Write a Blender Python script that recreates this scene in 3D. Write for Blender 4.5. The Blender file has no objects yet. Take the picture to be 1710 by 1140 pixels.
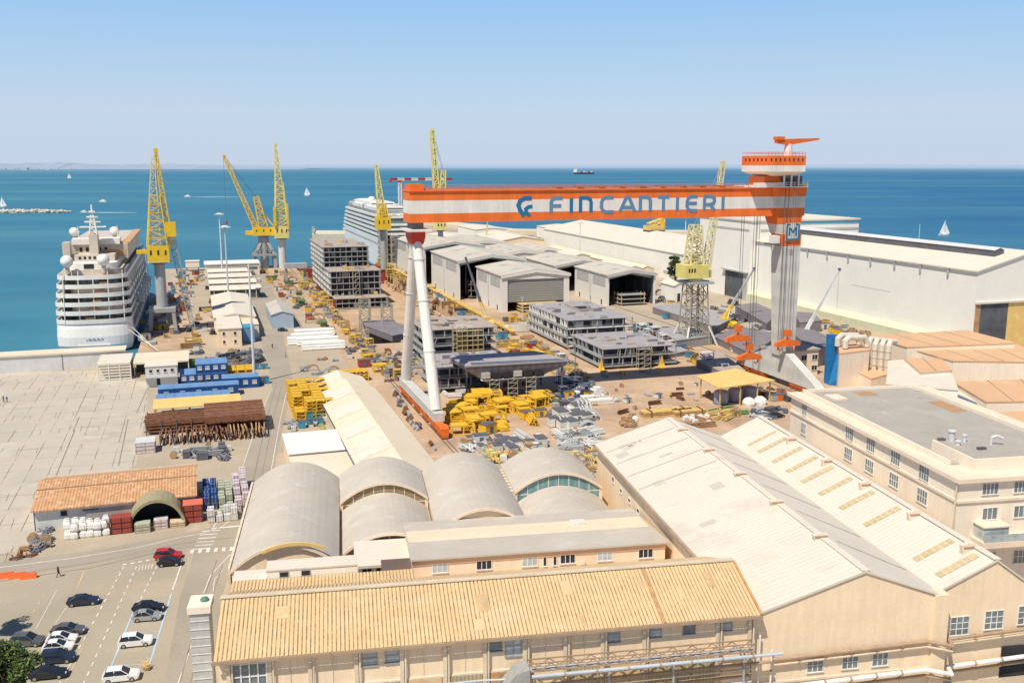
import bpy, bmesh, math, random
from mathutils import Vector, Matrix
from mathutils.geometry import tessellate_polygon
R = math.radians
random.seed(7)
C = bpy.context.scene.collection
SC = bpy.context.scene

# ------------------------------------------------------------------ survey
# The yard is laid out on two measured grids: A (dock, rails, gantry, 18 deg)
# and B (foreground sheds and offices, 10 deg); heights in metres.
CAMH = 65.0; FPX = 1600.0; PITCH = math.atan(296/FPX)
ANG = {'A': 18.0, 'B': 10.0, 'W': 0.0}
def W(fr, u, v):
    t = R(ANG[fr]); return (u*math.cos(t)-v*math.sin(t), u*math.sin(t)+v*math.cos(t))
def at(px, py, z=0.0, fr='A'):
    """site survey: a sighting from the hill turned into grid coordinates at height z"""
    a = (px-855)/FPX; b = (570-py)/FPX
    sp, cp = math.sin(PITCH), math.cos(PITCH)
    t = (z-CAMH)/(-sp+b*cp)
    x, y = a*t, (cp+b*sp)*t
    th = R(ANG[fr])
    return (x*math.cos(th)+y*math.sin(th), -x*math.sin(th)+y*math.cos(th))

# ------------------------------------------------------------------ materials
MATS = {}
def mk(name, col, rough=.75, metal=0.0, var=.14, vs=.25, stripe=None, stain=None, streak=0, bump=0, fine=.08, fs=3.0, spec=.3, brick=None):
    m = bpy.data.materials.new(name); m.use_nodes = True
    nt = m.node_tree; N = nt.nodes; L = nt.links
    b = N['Principled BSDF']
    b.inputs['Roughness'].default_value = rough; b.inputs['Metallic'].default_value = metal
    b.inputs['Specular IOR Level'].default_value = spec
    tc = N.new('ShaderNodeTexCoord'); co = tc.outputs['Object']
    def noise(scale, det=4, vec=None, rgh=.6):
        n = N.new('ShaderNodeTexNoise'); n.inputs['Scale'].default_value = scale
        n.inputs['Detail'].default_value = det; n.inputs['Roughness'].default_value = rgh
        L.new(vec or co, n.inputs['Vector']); return n.outputs['Fac']
    def mapr(s, a, b_, c, d):
        n = N.new('ShaderNodeMapRange'); L.new(s, n.inputs[0])
        for i, q in enumerate((a, b_, c, d)): n.inputs[i+1].default_value = q
        return n.outputs[0]
    def mul(a, b_):
        n = N.new('ShaderNodeMath'); n.operation = 'MULTIPLY'; L.new(a, n.inputs[0]); L.new(b_, n.inputs[1]); return n.outputs[0]
    f = mapr(noise(vs), .3, .7, 1-var, 1+var)
    f = mul(f, mapr(noise(fs, 3), .3, .7, 1-fine, 1+fine))
    if streak:
        mp = N.new('ShaderNodeMapping'); L.new(co, mp.inputs[0]); mp.inputs['Scale'].default_value = (1, 1, .12)
        f = mul(f, mapr(noise(1.6, 4, mp.outputs[0]), .35, .75, 1+streak*.2, 1-streak))
    if stripe:
        ax, per, dep = stripe
        w = N.new('ShaderNodeTexWave'); w.bands_direction = ax; w.inputs['Scale'].default_value = .314/per
        w.inputs['Distortion'].default_value = .15; w.inputs['Detail'].default_value = 1
        L.new(co, w.inputs['Vector'])
        f = mul(f, mapr(w.outputs['Fac'], .1, .9, 1-dep, 1+dep*.25))
    rgb = N.new('ShaderNodeMix'); rgb.data_type = 'RGBA'; rgb.blend_type = 'MULTIPLY'; rgb.inputs[0].default_value = 1
    rgb.inputs[6].default_value = (*col, 1)
    cmb = N.new('ShaderNodeCombineColor')
    for i in range(3): L.new(f, cmb.inputs[i])
    L.new(cmb.outputs[0], rgb.inputs[7])
    out = rgb.outputs[2]
    def over(base, fac, c2):
        n = N.new('ShaderNodeMix'); n.data_type = 'RGBA'; L.new(fac, n.inputs[0]); L.new(base, n.inputs[6]); n.inputs[7].default_value = (*c2, 1); return n.outputs[2]
    for st in (stain if isinstance(stain, list) else [stain] if stain else []):
        c2, thr, sc = st[:3]; amt = st[3] if len(st) > 3 else .8
        out = over(out, mapr(noise(sc, 6, rgh=.68), thr, thr+.12, 0, amt), c2)
    if brick:
        w_, h_, ms, c2, amt, rot = brick
        mp = N.new('ShaderNodeMapping'); L.new(co, mp.inputs[0]); mp.inputs['Rotation'].default_value = (0, 0, rot)
        bt = N.new('ShaderNodeTexBrick'); L.new(mp.outputs[0], bt.inputs['Vector']); bt.inputs['Scale'].default_value = 1
        bt.inputs['Brick Width'].default_value = w_; bt.inputs['Row Height'].default_value = h_; bt.inputs['Mortar Size'].default_value = ms
        bt.inputs['Mortar Smooth'].default_value = .2; bt.offset = 0
        k = mul(bt.outputs['Fac'], mapr(noise(.12, 3), .42, .56, 0, amt))
        out = over(out, k, c2)
    L.new(out, b.inputs['Base Color'])
    if bump:
        bp = N.new('ShaderNodeBump'); bp.inputs['Strength'].default_value = bump; bp.inputs['Distance'].default_value = .1
        L.new(noise(fs*2, 3), bp.inputs['Height']); L.new(bp.outputs[0], b.inputs['Normal'])
    MATS[name] = m; return m
def mt(n): return MATS[n]

mk('asphalt', (.455,.38,.285), .9, var=.10, vs=.05, stain=[((.36,.33,.29), .60, .04, .5), ((.58,.49,.37), .58, .09, .5)], fine=.06, fs=1.5)
mk('road_asphalt', (.37,.325,.26), .9, var=.10, vs=.06, stain=[((.33,.31,.28), .58, .11, .5)], fine=.06, fs=2)
mk('sand_paving', (.50,.36,.24), .95, var=.18, vs=.05, stain=[((.33,.22,.155), .53, .06, .65), ((.60,.50,.39), .55, .1, .6), ((.24,.19,.16), .60, .3, .6)], fine=.12, fs=1.2)
mk('concrete_slab', (.52,.465,.385), .9, var=.10, vs=.05, stain=[((.38,.33,.27), .55, .05, .55), ((.62,.60,.54), .57, .08, .55), ((.30,.26,.22), .64, .25, .5)], fine=.05, fs=2, brick=(4.2, 8.5, .10, (.16,.13,.11), .85, R(0)))
mk('parking_asphalt', (.40,.35,.265), .9, var=.09, vs=.05, stain=[((.54,.42,.31), .57, .045, .5), ((.33,.31,.28), .62, .15, .5)], fine=.05, fs=2.5)
mk('marking', (.74,.70,.62), .8, var=.2, vs=.9, stain=((.5,.45,.38), .56, 1.3, .8))
mk('marking_blue', (.45,.58,.72), .8, var=.15)
mk('marking_orange', (.70,.48,.27), .8, var=.2, stain=((.5,.42,.33), .52, 1.0, .8))
mk('rail_steel', (.16,.12,.10), .6, var=.1)
mk('quay_concrete', (.50,.42,.34), .9, var=.15, vs=.2, streak=.3)
mk('dock_wall', (.62,.46,.30), .9, var=.15, vs=.15, streak=.35)
mk('white_wall', (.85,.84,.78), .75, var=.03, vs=.1, streak=.06, fine=.02)
mk('white_sheet', (.80,.78,.73), .7, var=.03, vs=.1, streak=.08, stripe=('X', .8, .06), fine=.02)
mk('white_roof', (.72,.66,.56), .8, var=.06, vs=.12, stripe=('Y', 1.0, .05), stain=[((.48,.41,.33), .57, .12, .55), ((.74,.70,.62), .58, .2, .5)], fine=.05)
mk('cream_roof', (.76,.66,.50), .8, var=.06, vs=.08, stain=[((.74,.68,.58), .52, .07, .6), ((.50,.42,.32), .59, .16, .5)], stripe=('Y', 1.1, .07), fine=.05)
mk('hall_roof', (.71,.65,.555), .8, var=.06, vs=.06, stripe=('Y', .9, .07), stain=[((.52,.475,.40), .55, .06, .6), ((.70,.60,.46), .56, .1, .5), ((.42,.36,.29), .63, .35, .5)], fine=.05)
mk('vault_roof', (.55,.50,.43), .75, var=.07, vs=.15, stain=[((.66,.62,.57), .54, .2, .5), ((.38,.35,.33), .64, .5, .45)], stripe=('Y', .9, .06), fine=.05)
mk('grey_roof', (.50,.47,.43), .85, var=.1, vs=.2, stain=[((.60,.56,.48), .54, .25, .6), ((.36,.34,.32), .60, .35, .5)], fine=.06)
mk('flat_roof_grey', (.42,.385,.34), .85, var=.08, vs=.2, stain=[((.60,.55,.47), .60, .12, .6), ((.30,.27,.24), .58, .3, .55)], fine=.05)
mk('tile_roof', (.60,.33,.17), .85, var=.15, vs=.6, stripe=('X', .55, .28), stain=[((.74,.53,.34), .52, .9, .7), ((.38,.20,.12), .6, .4, .5)], fine=.2)
mk('rust_patch', (.56,.39,.21), .85, var=.15, vs=.8)
mk('rust_corrugated', (.68,.495,.275), .85, var=.07, vs=.2, stain=[((.72,.58,.38), .52, .15, .5), ((.50,.30,.15), .60, .5, .5)], fine=.08, fs=3)
mk('rust_red', (.52,.30,.15), .85, var=.25, vs=.8, stain=((.62,.36,.15), .5, 1.2, .7))
mk('rib_rust', (.41,.26,.13), .9, var=.35, vs=.6, stain=((.58,.42,.24), .5, .5, .8), fine=.3, fs=2)
mk('orange_roof', (.68,.43,.25), .8, var=.08, vs=.05, stain=[((.52,.27,.13), .58, .035, .7), ((.76,.54,.36), .55, .08, .6)], fine=.06)
mk('cream_wall', (.88,.71,.50), .85, var=.05, vs=.2, streak=.10, fine=.03, stain=[((.76,.58,.39), .60, .25, .5), ((.62,.50,.36), .66, .8, .5)])
mk('sage_wall', (.66,.66,.47), .85, var=.05, streak=.1)
mk('cream_wall_grey', (.74,.64,.49), .85, var=.1, vs=.3, streak=.2)
mk('pink_wall', (.90,.67,.49), .85, var=.06, vs=.3, streak=.12, fine=.03)
mk('pink_band', (.72,.45,.29), .85, var=.05)
mk('ivory_wall', (.88,.77,.63), .85, var=.04, vs=.2, streak=.1, fine=.03)
mk('ivory_trim', (.82,.67,.53), .85, var=.06, vs=.4)
mk('panel_green', (.50,.43,.27), .8, var=.12, vs=.3, stripe=('X', .45, .25))
mk('skylight', (.56,.46,.27), .5, var=.12, vs=.8)
mk('amber_glass', (.34,.26,.15), .4, var=.15, vs=.3, stripe=('Z', .5, .2))
mk('teal_glass', (.17,.34,.37), .35, var=.2, vs=.3, stripe=('X', 1.2, .15), spec=.6)
mk('glass', (.16,.20,.22), .15, var=.3, vs=.5, spec=.8)
mk('glass_light', (.42,.47,.48), .2, var=.3, vs=.6, spec=.8)
mk('dark', (.035,.035,.04), .8, var=.3, vs=.3)
mk('dark_opening', (.10,.11,.125), .9, var=.3, vs=.2)
mk('frame_grey', (.35,.36,.36), .6); mk('frame_white', (.75,.74,.70), .6)
mk('grey_panel', (.52,.54,.53), .7, var=.05, vs=.3, stripe=('Z', 1.2, .10), streak=.06)
mk('grey_shutter', (.30,.30,.29), .7, var=.05, stripe=('Z', 1.1, .22))
mk('louvre_grey', (.50,.50,.48), .7, var=.08, stripe=('Z', .9, .2))
mk('steel_grey', (.40,.42,.43), .55, metal=.0, var=.12, vs=.3)
mk('steel_light', (.66,.67,.66), .55, var=.08, vs=.3, streak=.08)
mk('steel_dark', (.13,.13,.15), .6, var=.2, vs=.4)
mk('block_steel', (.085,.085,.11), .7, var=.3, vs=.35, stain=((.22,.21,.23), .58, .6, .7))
mk('deck_plate', (.37,.355,.36), .7, var=.12, vs=.2, stain=[((.34,.30,.34), .56, .15, .7), ((.6,.56,.52), .6, .3, .6)], fine=.1)
mk('deck_plate_warm', (.42,.36,.31), .8, var=.15, vs=.25, stain=[((.33,.27,.26), .56, .25, .7), ((.7,.6,.4), .62, .4, .6)], fine=.15)
mk('primer_grey', (.38,.38,.37), .7, var=.12, vs=.2, streak=.2, stain=((.30,.30,.30), .6, .3, .5))
mk('primer_mauve', (.24,.22,.235), .75, var=.15, vs=.3, streak=.2)
mk('shell_plum', (.21,.20,.235), .6, var=.15, vs=.3, streak=.2, stripe=('X', 2.2, .15))
mk('navy_steel', (.12,.14,.19), .6, var=.2, vs=.3, streak=.15)
mk('scaffold_tan', (.40,.37,.30), .6, var=.15); mk('scaffold_yellow', (.62,.48,.14), .6, var=.15)
mk('crane_yellow', (.80,.53,.03), .5, var=.08, vs=.5, streak=.1, fine=.08)
mk('crane_pale', (.76,.66,.22), .55, var=.1, vs=.4)
mk('crane_cream', (.72,.66,.38), .55, var=.1, vs=.4)
mk('yellow_paint', (.76,.47,.04), .6, var=.14, vs=.5)
mk('yellow_roof', (.76,.53,.19), .7, var=.07, vs=.3, stain=((.88,.72,.42), .57, .3, .6))
mk('yellow_dirty', (.66,.47,.16), .7, var=.2, vs=.6)
mk('gantry_orange', (.88,.19,.035), .6, var=.07, vs=.1, fine=.05, streak=.14, stripe=('X', 6.0, .07), stain=((.56,.12,.04), .62, .3, .5))
mk('gantry_white', (.82,.79,.74), .6, var=.05, vs=.2, streak=.12, fine=.04, stripe=('X', 6.0, .05), stain=((.60,.50,.40), .63, .3, .5))
mk('gantry_grey', (.64,.65,.61), .6, var=.06, vs=.2, streak=.16, stripe=('Z', 5.0, .08), stain=((.42,.38,.32), .62, .3, .5))
mk('bogie_orange', (.75,.17,.03), .6, var=.15, vs=.6)
mk('red_paint', (.48,.045,.03), .5, var=.12, vs=.4)
mk('sign_blue', (.02,.17,.36), .5, var=.05); mk('sign_blue_grey', (.13,.25,.40), .5, var=.08)
mk('ship_white', (.84,.81,.755), .45, var=.04, vs=.1, streak=.06)
mk('ship_cream', (.60,.53,.44), .6, var=.1, vs=.2)
mk('ship_glass', (.10,.12,.13), .3, var=.4, vs=.3, stripe=('X', 2.2, .35))
mk('ship_balcony', (.30,.33,.33), .5, var=.35, vs=.3, stripe=('Y', 3.0, .5))
mk('ship_teal', (.12,.20,.19), .35, var=.3, vs=.2, stripe=('Y', 3.4, .4))
mk('ship_shade', (.22,.24,.29), .6, var=.3, vs=.2, stripe=('Y', 3.0, .4))  # shade of the starboard side mixed into the colour
mk('hull_red', (.34,.06,.05), .7, var=.15, streak=.25)
mk('wood_deck', (.56,.36,.20), .7, var=.15, vs=.5)
mk('container_blue', (.015,.085,.30), .6, var=.1, vs=.4, stripe=('X', .6, .14))
mk('container_blue_roof', (.15,.29,.52), .6, var=.12, vs=.3)
mk('container_red', (.36,.07,.05), .6, var=.12, stripe=('X', .5, .2)); mk('container_red_roof', (.70,.17,.10), .6, var=.08)
mk('container_green', (.14,.28,.12), .6, var=.12, stripe=('X', .6, .15))
mk('container_white', (.74,.72,.66), .6, var=.06, stripe=('X', .6, .08))
mk('cyan_paint', (.06,.32,.50), .5, var=.12)
mk('rust_steel', (.22,.10,.055), .85, var=.3, vs=.7, stain=((.42,.22,.10), .55, 1.2, .7))
mk('rust_light', (.46,.28,.15), .85, var=.25, vs=.7)
mk('tarp_white', (.80,.78,.74), .7, var=.1, vs=.8, bump=.3)
mk('tarp_lilac', (.62,.55,.60), .7, var=.15, vs=.8, bump=.3)
mk('tarp_blue', (.02,.19,.47), .5, var=.15, vs=.6, bump=.5)
mk('bag_green', (.42,.48,.38), .8, var=.15, vs=.7)
mk('wood', (.45,.31,.18), .85, var=.2, vs=1.0)
mk('mesh_grey', (.22,.23,.26), .8, var=.4, vs=.6)
mk('olive_canvas', (.36,.31,.19), .9, var=.08, vs=.3)
mk('brown_canvas', (.14,.10,.09), .8, var=.1)
mk('barrier_orange', (.80,.17,.05), .6, var=.1)
mk('tank_lilac', (.33,.35,.47), .5, var=.15, vs=.5)
mk('pipe_tan', (.66,.56,.42), .6, var=.08, vs=.4, streak=.1)
mk('duct_cream', (.66,.62,.54), .6, var=.06, streak=.12)
mk('pipe_brown', (.40,.29,.20), .7, var=.15, vs=.4)
mk('pipe_blue', (.48,.54,.60), .5, var=.08, vs=.4)
mk('green_copper', (.10,.22,.18), .6)
mk('rock', (.62,.56,.45), .9, var=.25, vs=.08, bump=.8)
mk('breakwater_stone', (.66,.58,.44), .9, var=.08, vs=.03, fine=.1, fs=.3)
mk('tyre', (.03,.03,.03), .9, fine=0); mk('rim', (.45,.46,.47), .35, metal=.6)
mk('headlight_glass', (.7,.72,.74), .2); mk('tail_red', (.35,.02,.02), .3)
mk('car_black', (.015,.017,.022), .25, var=.05, spec=.6, fine=0); mk('car_navy', (.02,.03,.06), .25, var=.05, spec=.6, fine=0)
mk('car_white', (.80,.80,.79), .3, var=.02, spec=.5, fine=0); mk('car_silver', (.45,.47,.48), .3, metal=.4, var=.04, fine=0)
mk('car_grey', (.10,.105,.115), .3, var=.05, spec=.6, fine=0); mk('car_red', (.48,.03,.035), .35, var=.05, spec=.5, fine=0)
mk('car_glass', (.02,.025,.03), .12, spec=.9, var=.1, fine=0)
mk('bark', (.12,.09,.06), .9, bump=.5); mk('leaf', (.06,.10,.025), .6, var=.35, vs=1.2); mk('leaf_dark', (.035,.055,.03), .7, var=.4, vs=.8)
mk('leaf_bright', (.17,.24,.05), .6, var=.3, vs=1.0); mk('grass', (.30,.34,.12), .9, var=.3, vs=1.0)
mk('cloth_dark', (.04,.04,.05), .9); mk('cloth_blue', (.05,.08,.18), .9); mk('skin', (.45,.27,.18), .7); mk('hivis', (.75,.55,.05), .8)
mk('shed_roof', (.58,.535,.46), .8, var=.08, vs=.1, stripe=('Y', 1.0, .08), stain=[((.42,.38,.32), .56, .12, .55), ((.68,.62,.52), .57, .2, .5)], fine=.05)
mk('pale_blue', (.40,.50,.60), .7, var=.06, vs=.3, stripe=('Y', .8, .08))
mk('sail', (.85,.85,.85), .7, var=.03); mk('wake', (.75,.82,.85), .8, var=.1)
mk('plaza_joint', (.27,.23,.19), .9, var=.3, vs=.5)
mk('far_hill', (.31,.38,.49), 1, var=.06, vs=.002, fine=.02, fs=.02)  # distance haze baked into the hill colour
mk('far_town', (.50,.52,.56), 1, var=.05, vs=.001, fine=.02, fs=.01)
mk('ship_navy', (.05,.07,.13), .6)

# ------------------------------------------------------------------ mesh helpers
class MB:
    def __init__(s): s.v = []; s.f = []
    def quad(s, a, b, c, d):
        n = len(s.v); s.v += [a, b, c, d]; s.f.append((n, n+1, n+2, n+3)); return s
    def poly(s, pts):
        n = len(s.v); s.v += list(pts); s.f.append(tuple(range(n, n+len(pts)))); return s
    def box(s, x0, x1, y0, y1, z0, z1):
        n = len(s.v)
        s.v += [(x0,y0,z0),(x1,y0,z0),(x1,y1,z0),(x0,y1,z0),(x0,y0,z1),(x1,y0,z1),(x1,y1,z1),(x0,y1,z1)]
        for f in ((0,3,2,1),(4,5,6,7),(0,1,5,4),(1,2,6,5),(2,3,7,6),(3,0,4,7)): s.f.append(tuple(n+i for i in f))
        return s
    def ext(s, pts, z0, z1):
        """vertical extrusion of a footprint"""
        n = len(s.v); k = len(pts)
        s.v += [(p[0],p[1],z0) for p in pts] + [(p[0],p[1],z1 if len(p) < 3 else p[2]) for p in pts]
        s.f.append(tuple(range(n+k-1, n-1, -1))); s.f.append(tuple(range(n+k, n+2*k)))
        for i in range(k): j = (i+1) % k; s.f.append((n+i, n+j, n+k+j, n+k+i))
        return s
    def loft(s, rings, cap=True, closed=True):
        n = len(s.v); k = len(rings[0])
        for r in rings: s.v += list(r)
        for a in range(len(rings)-1):
            for i in range(k if closed else k-1):
                j = (i+1) % k
                s.f.append((n+a*k+i, n+a*k+j, n+(a+1)*k+j, n+(a+1)*k+i))
        if cap and closed:
            s.f.append(tuple(range(n+k-1, n-1, -1))); m = n+(len(rings)-1)*k; s.f.append(tuple(range(m, m+k)))
        return s
    def prism(s, prof, ax, a, b):
        """prof: 2-D outline in the plane across axis ax ('x': (y,z), 'y': (x,z))"""
        if ax == 'x': r = [[(q, p[0], p[1]) for p in prof] for q in (a, b)]
        else: r = [[(p[0], q, p[1]) for p in prof] for q in (a, b)]
        return s.loft(r)
    def tube(s, p, q, r, r2=None, n=6):
        p = Vector(p); q = Vector(q); d = q-p
        if d.length < 1e-6: return s
        z = d.normalized(); x = z.orthogonal().normalized(); y = z.cross(x)
        r2 = r if r2 is None else r2
        rg = []
        for c, rr in ((p, r), (q, r2)):
            rg.append([tuple(c + x*math.cos(2*math.pi*i/n+.4)*rr + y*math.sin(2*math.pi*i/n+.4)*rr) for i in range(n)])
        return s.loft(rg)
    def path(s, pts, r, n=6):
        for a, b in zip(pts, pts[1:]): s.tube(a, b, r, n=n)
        return s
    def bar(s, p, q, w, h=None):
        h = h or w
        p = Vector(p); q = Vector(q); z = (q-p)
        if z.length < 1e-6: return s
        z.normalize(); up = Vector((0,0,1)) if abs(z.z) < .95 else Vector((0,1,0))
        x = z.cross(up).normalized(); y = x.cross(z)
        rg = [[tuple(c + x*a*w/2 + y*b*h/2) for a, b in ((-1,-1),(1,-1),(1,1),(-1,1))] for c in (p, q)]
        return s.loft(rg)
    def sphere(s, c, r, n=12, m=8, sz=1.0, zmin=-1):
        rg = []
        for j in range(m+1):
            a = -math.pi/2 + math.pi*j/m
            zz = max(math.sin(a), zmin)
            rr = max(math.cos(a), .001)*r
            rg.append([(c[0]+rr*math.cos(2*math.pi*i/n), c[1]+rr*math.sin(2*math.pi*i/n), c[2]+zz*r*sz) for i in range(n)])
        return s.loft(rg)
    def lattice(s, p, q, w0, w1, n, r, up=None, sq=4):
        p = Vector(p); q = Vector(q); z = (q-p).normalized()
        up = Vector(up) if up else (Vector((0,1,0)) if abs(z.y) < .8 else Vector((0,0,1)))
        x = z.cross(up).normalized(); y = x.cross(z)
        cs = ((-1,-1),(1,-1),(1,1),(-1,1)) if sq == 4 else ((-1,-1),(1,-1),(0,1))
        pts = []
        for i in range(n+1):
            t = i/n; c = p.lerp(q, t); w = (w0 + (w1-w0)*t)/2
            pts.append([c + x*a*w + y*b*w for a, b in cs])
        k = len(cs)
        for i in range(n):
            for j in range(k):
                s.bar(pts[i][j], pts[i+1][j], r*1.5)
                a, b = (j, (j+1) % k) if i % 2 else ((j+1) % k, j)
                s.bar(pts[i][a], pts[i+1][b], r); s.bar(pts[i+1][j], pts[i+1][(j+1) % k], r)
        return s
    def blob(s, c, r, rnd, sz=1.0, n=7, m=5, jit=.25):
        rg = []
        for j in range(m+1):
            a = -math.pi/2 + math.pi*j/m
            rr = max(math.cos(a), .02)*r
            rg.append([(c[0]+rr*math.cos(2*math.pi*i/n)*(1+rnd.uniform(-jit, jit)), c[1]+rr*math.sin(2*math.pi*i/n)*(1+rnd.uniform(-jit, jit)), c[2]+math.sin(a)*r*sz*(1+rnd.uniform(-jit, jit)*.5)) for i in range(n)])
        return s.loft(rg)
    def build(s, name, mat, parent=None, smooth=False, label=None):
        me = bpy.data.meshes.new(name)
        o0 = ORG.get(parent.name, (0,0,0)) if parent else (0,0,0)
        me.from_pydata([(v[0]-o0[0], v[1]-o0[1], v[2]-o0[2]) for v in s.v], [], s.f)
        me.materials.append(MATS[mat] if isinstance(mat, str) else mat)
        me.update()
        bm = bmesh.new(); bm.from_mesh(me)
        bmesh.ops.recalc_face_normals(bm, faces=bm.faces); bm.to_mesh(me); bm.free()
        if smooth: me.polygons.foreach_set('use_smooth', [True]*len(me.polygons))
        o = bpy.data.objects.new(name, me); C.objects.link(o)
        if parent: o.parent = parent
        ORG[o.name] = o0
        if label: o['label'] = label
        return o
ORG = {}
def thing(name, label, cat, fr='A', u=0, v=0, z=0, rot=0, group=None, local=False):
    o = bpy.data.objects.new(name, None); C.objects.link(o)
    x, y = W(fr, u, v); o.location = (x, y, z); o.rotation_euler = (0, 0, R(ANG[fr]+rot))
    o.empty_display_size = .5
    o['label'] = label; o['category'] = cat
    if group: o['group'] = group
    ORG[o.name] = (0,0,0) if local else (u, v, z)
    return o
def solo(mb, name, label, cat, mat, fr='A', u=0, v=0, z=0, rot=0, group=None, local=False, smooth=False):
    o0 = (0,0,0) if local else (u, v, z)
    mb.v = [(a-o0[0], b-o0[1], c-o0[2]) for a, b, c in mb.v]
    o = mb.build(name, mat, None, smooth)
    x, y = W(fr, u, v); o.location = (x, y, z); o.rotation_euler = (0, 0, R(ANG[fr]+rot))
    o['label'] = label; o['category'] = cat
    if group: o['group'] = group
    return o
def struct(mb, name, mat, fr='A', smooth=False):
    o = mb.build(name, mat, None, smooth); o.rotation_euler = (0, 0, R(ANG[fr])); o['kind'] = 'structure'
    o['label'] = name.replace('_', ' ')
    return o
KIDS = {}
def copy_tree(o, parent=None):
    c = o.copy(); C.objects.link(c); c.parent = parent
    kids = KIDS.get(o.name)
    if kids is None: kids = KIDS[o.name] = [k for k in o.children]
    for k in kids: copy_tree(k, c)
    return c
USED = set()
def put(proto, fr, u, v, z=0, rot=0, label=None, group=None, scale=None):
    if proto.name in USED: o = copy_tree(proto)
    else: USED.add(proto.name); KIDS.setdefault(proto.name, list(proto.children)); o = proto
    x, y = W(fr, u, v); o.location = (x, y, z); o.rotation_euler = (0, 0, R(ANG[fr]+rot))
    if scale: o.scale = scale if hasattr(scale, '__len__') else (scale,)*3
    elif o is not proto: o.scale = (1, 1, 1)
    if label: o['label'] = label
    if group: o['group'] = group
    elif 'group' in o: del o['group']
    return o

# window on a wall: face 'f' looks toward -v, 'l' looks toward -u
def window(par, face, c, z, w, h, d, nx=2, nz=2, glass='glass', frame='frame_white', name='window', t=.09):
    """c = centre along the wall, d = wall plane coordinate"""
    fm = MB(); pm = MB()
    def bx(mb, a0, a1, z0, z1, d0, d1):
        if face == 'f': mb.box(a0, a1, d-d1, d-d0, z0, z1)
        else: mb.box(d-d1, d-d0, a0, a1, z0, z1)
    bx(pm, c-w/2, c+w/2, z-h/2, z+h/2, -.02, .03)
    e = .09
    bx(fm, c-w/2-e, c+w/2+e, z+h/2, z+h/2+e, -.02, t); bx(fm, c-w/2-e*1.6, c+w/2+e*1.6, z-h/2-e*1.4, z-h/2, -.02, t*2)
    bx(fm, c-w/2-e, c-w/2, z-h/2, z+h/2, -.02, t); bx(fm, c+w/2, c+w/2+e, z-h/2, z+h/2, -.02, t)
    for i in range(1, nx): q = c-w/2+w*i/nx; bx(fm, q-.05, q+.05, z-h/2, z+h/2, .03, t-.01)
    for i in range(1, nz): q = z-h/2+h*i/nz; bx(fm, c-w/2, c+w/2, q-.05, q+.05, .03, t-.02)
    f = fm.build(name, frame, par); pm.build('pane', glass, f)
    return f
def gable(par, u0, u1, v0, v1, ze, zr, along='y', wall='white_wall', roof='white_roof', ov=.5, t=.35, z0=0, rp=.5, wname='wall', rname='roof', openf=False):
    """pitched shed: walls with gables, two roof slopes; ridge along y (v) or x (u)"""
    wm = MB(); rm = MB()
    if along == 'y':
        um = u0+(u1-u0)*rp
        prof = [(u0,z0),(u1,z0),(u1,ze),(um,zr),(u0,ze)]
        if not openf: wm.prism(prof, 'y', v0, v1)
        k1 = (zr-ze)/(um-u0); k2 = (zr-ze)/(u1-um)
        rm.prism([(u0-ov,ze-ov*k1+.02),(um,zr+.02),(u1+ov,ze-ov*k2+.02),(u1+ov,ze-ov*k2+t),(um,zr+t),(u0-ov,ze-ov*k1+t)], 'y', v0-ov, v1+ov)
    else:
        vm = v0+(v1-v0)*rp
        prof = [(v0,z0),(v1,z0),(v1,ze),(vm,zr),(v0,ze)]
        wm.prism(prof, 'x', u0, u1)
        k1 = (zr-ze)/(vm-v0); k2 = (zr-ze)/(v1-vm)
        rm.prism([(v0-ov,ze-ov*k1+.02),(vm,zr+.02),(v1+ov,ze-ov*k2+.02),(v1+ov,ze-ov*k2+t),(vm,zr+t),(v0-ov,ze-ov*k1+t)], 'x', u0-ov, u1+ov)
    w_ = None if openf else wm.build(wname, wall, par)
    r_ = rm.build(rname, roof, par)
    return w_, r_
def flatb(par, u0, u1, v0, v1, z1, wall='white_wall', roof='grey_roof', z0=0, par_h=.5):
    MB().box(u0, u1, v0, v1, z0, z1).build('wall', wall, par)
    r_ = MB().box(u0+.25, u1-.25, v0+.25, v1-.25, z1, z1+.12).build('roof', roof, par)
    if par_h:
        m = MB(); 
        m.box(u0-.05,u1+.05,v0-.05,v0+.25,z1+.002,z1+par_h); m.box(u0-.05,u1+.05,v1-.25,v1+.05,z1+.002,z1+par_h)
        m.box(u0-.05,u0+.25,v0+.252,v1-.252,z1+.002,z1+par_h); m.box(u1-.25,u1+.05,v0+.252,v1-.252,z1+.002,z1+par_h)
        m.build('parapet', wall, par)
    return r_
# ------------------------------------------------------------------ camera, light
cam = bpy.data.cameras.new('camera'); co = bpy.data.objects.new('camera', cam); C.objects.link(co)
cam.sensor_width = 36; cam.lens = FPX/1710*36; cam.clip_start = 1; cam.clip_end = 200000
co.location = (0, 0, CAMH); co.rotation_euler = (math.pi/2-PITCH, 0, 0); SC.camera = co
SC.view_settings.view_transform = 'Standard'; SC.view_settings.look = 'None'; SC.view_settings.exposure = 0; SC.view_settings.gamma = 1
wd = bpy.data.worlds.new('World'); SC.world = wd; wd.use_nodes = True
nt = wd.node_tree; bg = nt.nodes['Background']
sky = nt.nodes.new('ShaderNodeTexSky'); sky.sky_type = 'NISHITA'; sky.sun_disc = False
SUN_EL, SUN_AZ = 58.0, 212.0      # azimuth clockwise from +Y
sky.sun_elevation = R(SUN_EL); sky.sun_rotation = R(SUN_AZ); sky.air_density = 1.0; sky.dust_density = .6; sky.ozone_density = 2.0; sky.altitude = 60
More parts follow.
